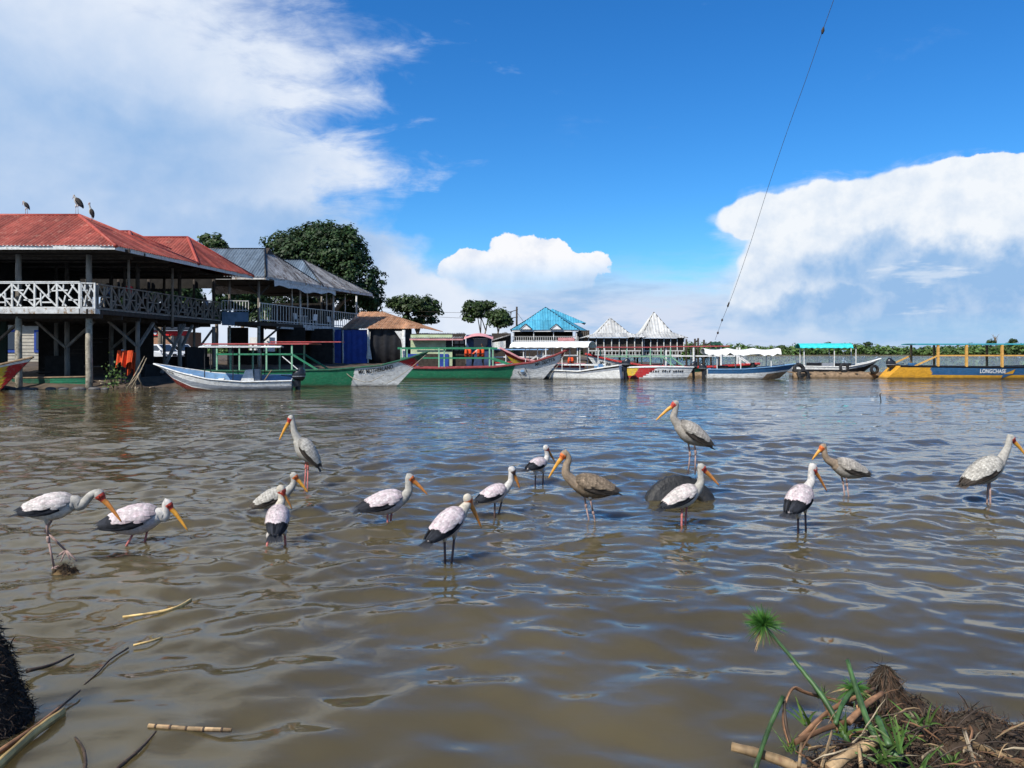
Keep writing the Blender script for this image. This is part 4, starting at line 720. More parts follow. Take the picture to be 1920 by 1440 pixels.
class Hull:
    def __init__(s, root, stern, bow, beam, sheer, keel, rake_b, rake_s, ts=0.7, tum=0.5, heel=0.0):
        s.root = root; s.heel = heel; a, b = Vector(stern), Vector(bow); a.z = b.z = 0; s.A = a; s.L = (b - a).length; s.ax = (b - a) / s.L; s.sd = Vector((s.ax.y, -s.ax.x, 0))
        if s.sd.y > 0: s.sd = -s.sd                       # +side faces the camera
        s.beam, s.sheer, s.keel, s.rb, s.rs, s.ts, s.tum = beam, sheer, keel, rake_b, rake_s, ts, tum
    def zs(s, t): return float(np.interp(t, [q[0] for q in s.sheer], [q[1] for q in s.sheer]))
    def zk(s, t): return float(np.interp(t, [q[0] for q in s.keel], [q[1] for q in s.keel]))
    def half(s, t, v):
        m_ = 0.42
        b = 1 - (1 - s.ts) * ((m_ - t) / m_) ** 2 if t < m_ else max(0.0, 1 - ((t - m_) / (1 - m_)) ** 2.3)
        return s.beam / 2 * b * (s.tum + (1 - s.tum) * max(v, 0) ** 0.7) + 0.02
    def pt(s, t, v, side=1, inset=0.0, dz=0.0):
        x0 = s.rs * (1 - v); x1 = s.L - s.rb * (1 - v); x = x0 + (x1 - x0) * t; zk, zs = s.zk(t), s.zs(t)
        return s.A + s.ax * x + s.sd * (side * max(0.012, s.half(t, v) - inset)) + Vector((0, 0, zk + (zs - zk) * v + dz - side * s.heel * max(0.0, s.half(t, v) - inset) / (s.beam / 2)))
    def shell(s, mats, pf, inner, gun, nS=72, nV=8, floor=0.22, gr=0.05, lap=0.012, xfp=False):
        o = MB(); ts_ = [i / nS for i in range(nS + 1)]; vs = []
        for k in range(nV): vs += [k / nV + (0.001 if k else 0), (k + 1) / nV]
        def row(t): return [s.pt(t, v, 1, -lap * (1 if i % 2 == 0 else 0)) for i, v in reversed(list(enumerate(vs)))] + [s.pt(t, v, -1, -lap * (1 if i % 2 == 0 else 0)) for i, v in enumerate(vs)]
        rows = [row(t) for t in ts_]; n_ = len(vs); vv = list(reversed(vs)) + vs
        def mf(i, j):
            t, v = (i + 0.5) / nS, (vv[j] + vv[min(j + 1, 2 * n_ - 1)]) / 2
            if xfp: x0 = s.rs * (1 - v); t = (x0 + (s.L - s.rb * (1 - v) - x0) * t) / s.L
            return pf(t, v)
        o.grid(rows, mf=mf); hb_ = o.build('hull', mats, s.root)
        iv = [1.0, 0.7, floor]; im = MB(); im.grid([[s.pt(t, v, 1, 0.05) for v in iv] + [s.pt(t, v, -1, 0.05) for v in reversed(iv)] for t in ts_[::3]]); im.build('hull_lining', inner, s.root)
        tr = MB(); tr.add([s.pt(0, v, 1) for v in (1, .5, 0)] + [s.pt(0, v, -1) for v in (0, .5, 1)] + [p + s.ax * 0.05 for p in [s.pt(0, v, 1) for v in (1, .5, 0)] + [s.pt(0, v, -1) for v in (0, .5, 1)]], [(0, 1, 2, 3, 4, 5), (11, 10, 9, 8, 7, 6)] + [(i, (i + 1) % 6, 6 + (i + 1) % 6, 6 + i) for i in range(6)]); tr.build('transom', mats[pf(0.0, 0.5)], s.root)
        if gun:
            for sd_ in (1, -1): g_ = MB(); g_.tube([s.pt(t, 1, sd_, 0.01) for t in ts_[::2]], [(gr, gr * 1.2)] * len(ts_[::2]), 6); g_.build('gunwale', gun, s.root)
        return hb_
    def thwarts(s, tl, m_, v=0.72):
        for t in tl: b = MB(); b.bar(s.pt(t, v, 1, 0.04), s.pt(t, v, -1, 0.04), 0.28, 0.05); b.build('bench', m_, s.root)
    def text(s, txt, t0, t1, v0, v1, m_, side=1, flip=False, slope=0.0):
        cu_ = bpy.data.curves.new('lettering', 'FONT'); cu_.body = txt; cu_.size = 1; cu_.offset = 0.018; cu_.resolution_u = 3; ob_ = bpy.data.objects.new('lettering', cu_); COL.objects.link(ob_); bpy.context.view_layer.update()
        me_ = bpy.data.meshes.new_from_object(ob_.evaluated_get(bpy.context.evaluated_depsgraph_get())); bpy.data.objects.remove(ob_)
        V = np.array([v.co[:] for v in me_.vertices]); x0, x1 = V[:, 0].min(), V[:, 0].max(); y0, y1 = V[:, 1].min(), V[:, 1].max(); o = MB(); vs = []
        for a, b, c_ in V:
            f_ = (a - x0) / (x1 - x0); t = (t1 + (t0 - t1) * f_) if flip else (t0 + (t1 - t0) * f_); v = v0 + (v1 - v0) * (b - y0) / (y1 - y0) + slope * f_; xx0 = s.rs * (1 - v); t = (t * s.L - xx0) / (s.L - s.rb * (1 - v) - xx0); vs.append(s.pt(t, v, side, -0.030))
        o.add(vs, [tuple(p.vertices) for p in me_.polygons]); return o.build('lettering', m_, s.root)
    def ground(s, t, side, zt, over=0.0): p = s.pt(t, 1, side, 0.03); return p, Vector((p.x, p.y, zt)) + s.sd * (side * over)
    def frame(s, tl, zt, mid, pm, rm, r_=0.045, names=('canopy_post', 'canopy_rail'), sides=(1, -1), braces=True):
        for sd_ in sides:
            for t in tl: p, q = s.ground(t, sd_, zt); b = MB(); b.bar(p, q, r_ * 2, r_ * 2); b.build(names[0], pm, s.root)
            for z in mid:
                a, b_ = s.ground(tl[0], sd_, z)[1], s.ground(tl[-1], sd_, z)[1]; g_ = MB(); g_.bar(a + s.sd * (sd_ * 0.05), b_ + s.sd * (sd_ * 0.05), 0.05, 0.09); g_.build(names[1], rm, s.root)
            if braces:
                for t, dt in ((tl[0], -0.11), (tl[-1], 0.11)):
                    if not 0.0 <= t + dt <= 1: continue
                    a = s.ground(t, sd_, mid[0])[1]; b_ = s.pt(t + dt, 1, sd_, 0.02); g_ = MB(); g_.bar(a, b_, 0.07, 0.10); g_.build('brace', rm, s.root)
    def canopy(s, t0, t1, z, m_, over=0.15, arch=0.05, sagz=0.0, th=0.045, name='canopy', tilt=0.0, planks=0, droop=0.0):
        rows = []; n_ = 18; w = s.half((t0 + t1) / 2, 1) + over; m2 = 12 if droop else 6
        for i in range(n_ + 1):
            f_ = i / n_; c_ = s.A + s.ax * (s.L * (t0 + (t1 - t0) * f_)); zz = z + tilt * f_ + sagz * abs(math.sin(f_ * math.pi * 3)) * -1
            ring = []
            for j in range(m2 + 1):
                q = -1 + 2 * j / m2; dz_ = arch * (1 - q * q) - (droop * (0.7 + 0.5 * math.sin(i * 1.7 + j) ** 2) if abs(q) > 0.95 else 0); ring.append(c_ + s.sd * (q * w if abs(q) < 0.95 else math.copysign(w * 0.985, q)) + Vector((0, 0, zz + dz_)))
            rows.append(ring + [p - Vector((0, 0, th)) for p in reversed(ring)])
        o = MB(); o.grid(rows, close=True); o.add(rows[0], [tuple(range(len(rows[0])))]); o.add(rows[-1], [tuple(reversed(range(len(rows[-1]))))]); return o.build(name, m_, s.root)
def outboard(h, off=0.0, sc=1.0, t=0.0):
    p = h.A - h.ax * (0.02 * sc) + h.sd * off + Vector((0, 0, h.zs(0))); a, sd = -h.ax, h.sd
    o = MB(); o.tube([p + a * 0.22 * sc + Vector((0, 0, -0.95 * sc)), p + a * 0.20 * sc + Vector((0, 0, -0.45 * sc)), p + a * 0.19 * sc + Vector((0, 0, 0.0))], [(0.10 * sc, 0.05 * sc), (0.11 * sc, 0.07 * sc), (0.15 * sc, 0.11 * sc)], 8, up=a); o.bar(p + Vector((0, 0, -.28 * sc)), p + a * 0.2 * sc + Vector((0, 0, -.2 * sc)), 0.2 * sc, 0.28 * sc)
    o.tube([p - a * 0.5 * sc + Vector((0, 0, .12 * sc)), p + Vector((0, 0, .06 * sc))], 0.025, 6); m_ = o.build('outboard_motor', MOT, h.root)
    c_ = MB(); q = p + a * 0.20 * sc; c_.tube([q + Vector((0, 0, -0.10 * sc)), q + Vector((0, 0, 0.0)) + a * 0.02, q + a * 0.05 * sc + Vector((0, 0, 0.16 * sc)), q + a * 0.05 * sc + Vector((0, 0, 0.30 * sc)), q + a * 0.02 * sc + Vector((0, 0, 0.37 * sc)), q + Vector((0, 0, 0.385 * sc))], [(0.20 * sc, 0.14 * sc), (0.27 * sc, 0.18 * sc), (0.29 * sc, 0.19 * sc), (0.26 * sc, 0.175 * sc), (0.19 * sc, 0.13 * sc), (0.08 * sc, 0.05 * sc)], 12, up=a); c_.build('cowling', MOT, m_, True)
    b = MB(); b.tube([q + a * 0.045 * sc + Vector((0, 0, 0.06 * sc)), q + a * 0.045 * sc + Vector((0, 0, 0.085 * sc))], [(0.293 * sc, 0.195 * sc)] * 2, 12, up=a); b.build('cowl_band', PS, m_)
def boat(name, label, stern, bow, D0, D1, **k):
    a, b = P(stern, 700, D0), P(bow, 700, D1); r_ = empty(name, ((a.x + b.x) / 2, (a.y + b.y) / 2, 0), label, 'boat', k.pop('group', 'boats moored along the landing')); return r_, a, b
# --- silver motorboat, bow left
r_, a, b = boat('motorboat', 'silver and white motorboat with blue lining and black outboard, moored nearest the restaurant', 549, 288, 38.6, 37.2)
h = Hull(r_, a, b, 1.9, [(0, .58), (.35, .56), (.6, .70), (.8, .97), (1, 1.30)], [(0, -.25), (.55, -.25), (.75, -.12), (.9, .35), (1, 1.0)], 0.5, 0.05, 0.9, 0.62, 0.13)
h.shell([PS, PW, PK, PBR], lambda t, v: 1 if v > .97 else 2 if v > .91 else 1 if v > .70 else 0 if v > .42 else 1 if v > .36 else 3, PBL, PW, gr=0.035, nV=16, lap=0.003)
h.thwarts([.3, .55, .78], PW); h.text('MV CEVIR', .845, .92, .735, .875, INK, flip=True); outboard(h, 0.15, 1.15)
s_ = MB(); c0 = h.pt(.33, .9, 1, .8); s_.prism([c0 + h.ax * x + Vector((0, 0, z)) for x, z in ((-.30, -.2), (.42, -.2), (.12, .52), (-.22, .55))], h.sd * -0.7); s_.build('steering_console', PW, r_)
s_ = MB(); s_.prism([c0 + h.ax * x + Vector((0, 0, z)) - h.sd * .05 for x, z in ((-.30, .0), (-.55, .0), (-.52, .56), (-.30, .56))], h.sd * -0.6); s_.build('seat_back', PS, r_)
h.frame([.22, .42, .62], 2.12, [2.1], PK, PK, 0.018, braces=False); h.canopy(.08, .66, 2.12, PW, 0.1, 0.06, th=0.03)
s_ = MB(); s_.tube([h.pt(.2, 1, 1, .3), h.pt(.06, 1, 1, .5) + h.ax * 0.6 + Vector((0, 0, .45))], 0.03, 6); s_.build('oar', PTI, r_)
# --- green boat with red canopy
def longpaint(c):                                          # c: list of (t limit at the sheer, slant, index)
    def f(t, v):
        for lim, sl_, i in c:
            if t < lim - sl_ * (1 - v): return i
        return c[-1][2]
    return f
r_, a, b = boat('wooden_boat', 'long green wooden boat with white bow and red plank canopy, behind the silver motorboat', 378, 805, 42.6, 41.6)
h = Hull(r_, a, b, 1.9, [(0, .85), (.3, .85), (.6, .92), (.8, 1.15), (.92, 1.55), (1, 1.93)], [(0, -.25), (.7, -.25), (.85, -.22), (1, -.2)], 2.0, 0.2, 0.8, 0.55)
h.shell([PG, PW, PR, PGD], longpaint([(.70, .035, 0), (.865, -.16, 1), (.925, -.12, 2), (2, 0, 3)]), PGD, PGD, nV=22, nS=300, xfp=True, lap=0.005); h.thwarts([.2, .35, .5, .65, .78], PTI)
h.text('MV. MOTHERLAND.', .710, .855, .70, .895, INK); h.frame([.10, .2, .32, .43], 2.28, [1.75], PGL, PG, 0.04)
h.canopy(.03, .505, 2.32, PRC, 0.12, 0.03); s_ = MB(); p0 = h.A + h.ax * h.L * .30; s_.box(tuple(p0 + h.ax * 2.2 + Vector((0, 0, 2.42))), (3.8, 1.0, 0.05), 0.03); s_.build('canopy_plank', PRC, r_)
s_ = MB(); s_.bar(h.pt(.46, 1, 1, .05), h.pt(.46, 1, 1, .05) + Vector((-.9, 0, .75)), 0.04); s_.bar(h.pt(.455, 1, 1, .05) - Vector((0, 0, .02)), h.pt(.47, 1, 1, .05) + Vector((0, 0, .10)), 0.14, 0.03); s_.build('paddle', PW, r_)
# --- second green boat
r_, a, b = boat('wooden_boat', 'long green wooden boat with maroon gunwale, white bow and round emblem', 728, 1067, 53.4, 52.2)
h = Hull(r_, a, b, 2.0, [(0, .80), (.3, .76), (.6, .85), (.8, 1.15), (.92, 1.62), (1, 2.05)], [(0, -.2), (.7, -.2), (1, -.2)], 1.95, 0.2, 0.8, 0.55)
h.shell([PG, PW, PMA, PMA], longpaint([(.715, .035, 0), (.955, .0, 1), (2, 0, 2)]), PGD, PMA, gr=.075, nV=12, nS=240, xfp=True, lap=0.008); h.thwarts([.15, .3, .45, .6], PTI)
h.text('MV. DECTTA', .82, .925, .70, .88, INK); s_ = MB(); c_ = h.pt(.80, .58, 1, -.05); ux_, uz_ = h.ax, Vector((0, 0, 1))
ring = lambda R_: [c_ + ux_ * (R_ * math.cos(i * math.pi / 12)) + uz_ * (R_ * math.sin(i * math.pi / 12)) for i in range(24)]
s_.grid([ring(.30) , ring(.26)], close=False); s_.add(ring(.30)[-1:] + ring(.30)[:1] + ring(.26)[:1] + ring(.26)[-1:], [(0, 1, 2, 3)]); s_.build('emblem_ring', INK, r_)
s_ = MB(); s_.add([c_ + ux_ * x + uz_ * z - h.sd * -.003 for x, z in ((-.15, -.02), (-.06, .07), (.08, .09), (.17, .02), (.10, -.06), (-.04, -.08))], [tuple(range(6))]); s_.build('emblem_figure', PBL, r_)
h.frame([.09, .30, .575], 2.12, [1.45], PGL, PG, 0.045); 
for sd_ in (1, -1): g_ = MB(); g_.bar(h.ground(.07, sd_, 2.12)[1], h.ground(.60, sd_, 2.12)[1], 0.07, 0.13); g_.build('canopy_rail', PG, r_)
g_ = MB(); g_.bar(h.ground(.09, 1, .9)[1] + Vector((.15, .3, 0)), h.ground(.09, 1, 2.9)[1] + Vector((.15, .3, 0)), 0.16); g_.build('mast', PW, r_)
# --- white fibreglass boat with white canopy, stern right
r_, a, b = boat('fibreglass_boat', 'white fibreglass boat with cyan lining and broad white canopy, outboard at its right end', 1166, 962, 51.8, 54.5)
h = Hull(r_, a, b, 2.0, [(0, .98), (.12, .84), (.35, .56), (.6, .62), (1, .8)], [(0, -.15), (1, -.1)], 0.8, -0.1, 0.95, 0.8)
h.shell([PW, PS, PK], lambda t, v: 2 if v > .93 else 1 if (.72 < v < .82 or t > .68) else 0, PBC, PW, gr=0.05, lap=0.006); h.thwarts([.15, .3, .45, .6], PBC); outboard(h, 0.0, 1.05)
h.frame([.18, .34, .5, .68, .86], 2.12, [1.0], PW, PW, 0.02, braces=False); h.canopy(.26, .98, 2.30, PW, 0.25, 0.30, th=0.04, droop=.10)
s_ = MB(); s_.box(tuple(h.pt(.2, .95, 1, .8) + Vector((0, 0, .12))), (.5, .4, .42), .3); s_.build('blue_crate', PBL, r_)
# --- boat with its name on a raised white bow
r_, a, b = boat('wooden_boat', 'green boat with raised white bow and red gunwale, behind the white canopy boat', 1345, 1098, 58.5, 56.6)
h = Hull(r_, a, b, 1.9, [(0, .72), (.35, .70), (.6, .85), (.8, 1.2), (1, 1.72)], [(0, -.2), (1, -.2)], 1.5, 0.1, 0.8, 0.6)
h.shell([PG, PW, PR], longpaint([(.72, .05, 0), (2, 0, 1)]), PGD, PR, gr=.085, nV=10, nS=160, xfp=True); h.text('MV WILLIAM', .775, .90, .62, .82, INK, flip=True); h.frame([.40, .55, .72, .9], 2.15, [1.55], PGL, PGL, 0.04); h.canopy(.46, 1.0, 2.22, PRC, .1, .03)
# --- flame-striped stern
r_, a, b = boat('wooden_boat', 'white boat with yellow and red flame stripe and slanting stern beside a black outboard', 1292, 1172, 54.0, 52.8)
h = Hull(r_, a, b, 1.6, [(0, .80), (.5, .84), (1, .80)], [(0, -.1), (1, -.1)], 0.1, 0.55, 0.85, 0.8)
def flame(t, v):
    if t > .93 - .10 * v + .15 * (v < .3): return 2 if v > .35 else 1
    if t > .70 - .06 * v * 2 + .22 * (1 - v) ** 2: return 1 if v > .42 or t < .9 else 3
    return 0
h.shell([PW, PR, PYG, PO], flame, PGD, PW, gr=.05, nV=8); outboard(h, .25, .95); h.thwarts([.3, .6], PTI)
for i in range(15):
    if i in (4, 9): continue
    s_ = MB(); x_ = .66 - i * .036; w_ = random.uniform(.008, .014); s_.add([h.pt(x_ - w_, .62, 1, -.03), h.pt(x_ + w_, .62, 1, -.03), h.pt(x_ + w_, .62 + random.uniform(.08, .2), 1, -.03), h.pt(x_ - w_, .62 + random.uniform(.08, .2), 1, -.03)], [(0, 1, 2, 3)]); s_.build('worn_lettering_mark', INK, r_)
# --- red canopy boat
r_, a, b = boat('wooden_boat', 'green-hulled boat with red canopy, white posts and bright red gunwale near the mooring rig', 1228, 1424, 60.5, 59.5)
h = Hull(r_, a, b, 1.9, [(0, .72), (.5, .70), (1, .95)], [(0, -.2), (1, -.2)], 1.2, .2, .8, .6)
h.shell([PGD], lambda t, v: 0, PGD, PR, gr=.09, nV=6); h.frame([.10, .36, .62, .80], 2.22, [1.55], PW, PW, 0.055); h.canopy(.01, .70, 2.27, PRC, .1, .03, tilt=.06); h.thwarts([.2, .4, .6], PTI)
# --- blue and white boat with tarpaulin
r_, a, b = boat('motorboat', 'white motorboat with dark blue stripe and sagging white tarpaulin canopy', 1324, 1492, 53.2, 52.6)
h = Hull(r_, a, b, 1.8, [(0, .68), (.4, .70), (.75, .88), (1, 1.05)], [(0, -.12), (.7, -.12), (1, .05)], 1.1, .0, .9, .7)
h.shell([PW, PB, PBC, PTI], lambda t, v: 2 if v > .94 else 1 if v > .60 else 3 if (t > .72 and v < .6 - .1) or v < .12 else 0, PBL, PBL, gr=.035, lap=.006); outboard(h, .2, .95); h.thwarts([.2, .4, .6], PBC)
h.frame([.10, .36, .70], 1.95, [1.93], PW, PW, .025, braces=False); h.canopy(-.04, .80, 2.02, PW, .15, .12, sagz=.12, th=.03, droop=.26)
s_ = MB(); s_.box(tuple(h.pt(.18, 1, 1, .7) + Vector((0, 0, .05))), (.6, .5, .4), .1); s_.build('seat_box', PK, r_); s_ = MB(); s_.tube([h.pt(.52, .9, 1, .5), h.pt(.52, .9, 1, .5) + Vector((0, 0, .38)), h.pt(.52, .9, 1, .5) + Vector((.12, 0, .42))], [.2, .17, .05], 8); s_.build('motor_cover', PK, r_)
# --- pontoon of logs with tyre fenders
pon = empty('pontoon', (P(1560, 700, 55.5).x, 55.5, 0), 'low weathered log pontoon floating between the blue-striped and the yellow boat', 'pontoon')
for i, (x0, x1, d, z) in enumerate(((1488, 1640, 55.2, .10), (1492, 1650, 55.75, .10), (1500, 1655, 56.3, .12), (1240, 1330, 57.4, .10))): s_ = MB(); p, q = P(x0, 700, d), P(x1, 700, d); s_.tube([(p.x + (q.x - p.x) * t, d + .03 * math.sin(t * 9 + i), z) for t in np.linspace(0, 1, 12)], 0.29, 10); s_.build('log', PTI, pon, True)
for px in (1494, 1518, 1545, 1575, 1605, 1632): s_ = MB(); q = P(px, 700, 55); s_.bar((q.x, 54.9, .36), (q.x, 56.7, .40), 0.16, 0.08); s_.build('cross_plank', PTI, pon)
def tyre(label, c_, R_, r_, nrm, group='tyres along the pontoon', name='tyre', w=1.0):
    c_, n_ = Vector(c_), Vector(nrm).normalized(); a = n_.orthogonal().normalized(); b = n_.cross(a); o = MB(); rows = []
    for i in range(64):
        t = 2 * math.pi * i / 64; d = a * math.cos(t) + b * math.sin(t); prof = []
        for j, (u_, v_) in enumerate(((-1, -.55), (-.9, .35), (-.72, .85), (-.35, 1.0), (0, .97), (.35, 1.0), (.72, .85), (.9, .35), (1, -.55), (.78, -.72), (-.78, -.72))):
            tread = 1.0 + (0.07 if (i % 2 and abs(u_) > .1 and v_ > .8) else 0); prof.append(c_ + d * (R_ - r_ + r_ * v_ * tread) + n_ * (u_ * r_ * w))
        rows.append(prof)
    rows.append(rows[0]); o.grid(rows, close=True); t_ = o.build(name, RUB, None, False); return tag(t_, label, 'tyre', group)
q = P(1506, 700, 54.75); tyre('black tyre hanging at the left end of the pontoon, half in the water', (q.x, 54.7, .22), .46, .12, (0.1, -1, .25)); q = P(1500, 690, 55.4); tyre('black tyre lying on top of the pontoon\'s left end', (q.x, 55.6, .62), .46, .13, (0.15, -1, .35)); q = P(1585, 690, 55.2); tyre('black tyre with white hub standing against the dark boat', (q.x, 55.4, .72), .36, .10, (0, -1, .1)); q = P(1637, 690, 55); tyre('black tyre by the outboard of the yellow boat', (q.x, 54.8, .62), .34, .10, (.2, -1, .1))
# --- dark boat with turquoise canopy
r_, a, b = boat('motorboat', 'dark grey and white boat with turquoise canopy lying behind the pontoon', 1482, 1652, 58.8, 57.6)
h = Hull(r_, a, b, 1.8, [(0, .80), (.6, .74), (.85, 1.05), (1, 1.38)], [(0, -.1), (.8, -.1), (1, .2)], 1.4, .0, .9, .7)
h.shell([PW, PK, PS], lambda t, v: 0 if v > .74 else 1 if .5 < v or t > .6 else 2, PK, PW, gr=.04, lap=.006); h.frame([.13, .46, .70], 2.2, [2.18], PW, PK, .025, braces=False); h.canopy(.08, .66, 2.30, PTQ, .18, .22, th=.035, droop=.12)
for t in (.28, .42, .56): s_ = MB(); s_.box(tuple(h.pt(t, 1, 1, .7) + Vector((0, 0, .10))), (1.2, .7, .35), .0); s_.build('padded_seat', (PK, PS, PK)[int(t * 10) % 3], r_)
# --- yellow boat
r_, a, b = boat('passenger_boat', 'long mustard yellow passenger boat with blue stripe, ochre posts and flat blue roof', 1678, 2070, 54.0, 53.0)
h = Hull(r_, a, b, 2.2, [(0, .90), (.5, .82), (.85, .98), (1, 1.5)], [(0, -.12), (1, -.12)], 1.5, -1.0, .85, .75)
def yel(t, v):
    if v > .95: return 2
    return 1 if v > .42 + max(0, .15 - t) * 40 and t > .142 - .01 * (1 - v) else 0
h.shell([PY, PB, PK], yel, PBC, PK, nS=200, gr=.045, nV=12, xfp=True, lap=.006); outboard(h, .1, 1.2); h.thwarts([.2, .3, .4, .5, .6], PB)
h.text('LONGCHASE', .372, .494, .56, .86, WLET)
for sg, mm in ((1, PY), (-1, PB)): s_ = MB(); s_.add([h.pt(.53, .50, 1, -.032), h.pt(.575, .50, 1, -.032), h.pt(.5525, .50 + .34 * sg, 1, -.032)], [(0, 1, 2) if sg > 0 else (2, 1, 0)]); s_.build('diamond_mark', mm, r_)
h.frame([.175, .308, .475, .63, .8], 2.35, [1.62], PYP, PYP, .07, sides=(1,)); h.frame([.11, .225, .385, .485, .68], 2.35, [1.62], PTI, PYP, .06, sides=(-1,)); h.canopy(.065, .95, 2.42, PTE, .05, .04, th=.06)
s_ = MB(); c_ = h.pt(.075, 1, 1, .7); s_.tube([c_ + Vector((0, 0, -.02)), c_ + Vector((0, 0, .16)), c_ + Vector((0, 0, .2))], [.3, .3, .2], 12); s_.build('blue_basin', PB, r_)
# --- prow at the left edge, old hull under the restaurant, pink prow in the middle
r_, a, b = boat('wooden_boat', 'boat prow with red, yellow and green bands poking in at the left edge', -230, 62, 37.9, 37.2)
h = Hull(r_, a, b, 1.7, [(0, .7), (.5, .8), (.8, 1.2), (1, 1.62)], [(0, -.2), (1, -.2)], 1.9, .2, .8, .55); h.shell([PW, PGD, PYG, PR, PBL], lambda t, v: 0 if v > .93 else (3 if v > .35 + (.965 - t) * 7 else 2 if v > .1 + (.95 - t) * 7 else 1) if t > .80 else 4, PGD, PTI, nV=8, gr=.05)
r_, a, b = boat('wooden_boat', 'old weathered green hull lying in the shade under the restaurant floor', 40, 172, 41.2, 40.4)
h = Hull(r_, a, b, 1.4, [(0, .50), (1, .58)], [(0, -.2), (1, -.15)], .2, .1, .9, .8); h.shell([PGD, PG, PTI], lambda t, v: 2 if v < .40 else (1 if t > .55 else 0), PTI, PTI, nV=5, gr=.04)
r_, a, b = boat('wooden_boat', 'boat with pink-edged prow striped yellow and green pointing left, behind the emblem boat', 1090, 938, 60.5, 58.2)
h = Hull(r_, a, b, 1.7, [(0, .9), (.5, .95), (.8, 1.4), (1, 2.15)], [(0, -.2), (1, -.1)], 2.0, .1, .8, .55); h.shell([PW, PR, PYG, PGD], lambda t, v: 1 if v > .78 else 2 if v > .55 and t > .7 else 3 if t > .6 else 0, PW, PPK, nV=8, gr=.09)
h.frame([.1, .3, .5], 2.25, [1.6], PW, PW, .04); h.canopy(.02, .60, 2.32, PBL, .1, .05)
r_, a, b = boat('canopy_boat', 'boat with bright blue canopy crowded behind the white canopy boat', 905, 1035, 63.5, 63.0)
h = Hull(r_, a, b, 1.8, [(0, .9), (1, 1.2)], [(0, -.2), (1, -.2)], 1.0, .1, .8, .55); h.shell([PBC, PW], lambda t, v: 0 if v < .6 else 1, PW, PR, nV=6); h.frame([.1, .35, .6, .85], 2.0, [1.45], PW, PW, .035); h.canopy(.0, .95, 2.06, PBL, .1, .05); h.thwarts([.2, .4, .6], PO)
M_rope = mat('grey_mooring_rope', (0.28, 0.25, 0.19), .9, .25, 20)
for nm_, pts_ in (('wooden_boat', [(800, 664, 41.6), (770, 690, 41.2), (745, 708, 40.9), (725, 719, 40.8)]), ('wooden_boat', [(640, 690, 41.5), (660, 708, 41.0), (690, 716, 40.9), (720, 703, 41.0)]), ('wooden_boat.001', [(1060, 660, 52.1), (1050, 680, 51.5), (1036, 698, 51.2), (1030, 711, 51.2)]), ('motorboat.001', [(1488, 688, 52.4), (1494, 694, 53.5), (1502, 697, 54.6)]), ('passenger_boat', [(1682, 688, 54.0), (1672, 692, 54.5), (1655, 690, 55.0), (1645, 698, 55.2)])):
    o = MB(); o.tube(catmull([P(*q) for q in pts_], 5), .018, 6); o.build('mooring_rope', M_rope, bpy.data.objects[nm_], True)
# ---------------------------------------------------------------- sunken tyre among the storks
q = G(1279, 936); tyre('large worn tyre half sunk in the water under the grey stork', (q.x, q.y + .10, -0.215), .50, .12, (0.10, -1, .36), 'sunken tyre', 'sunken_tyre', 1.25)
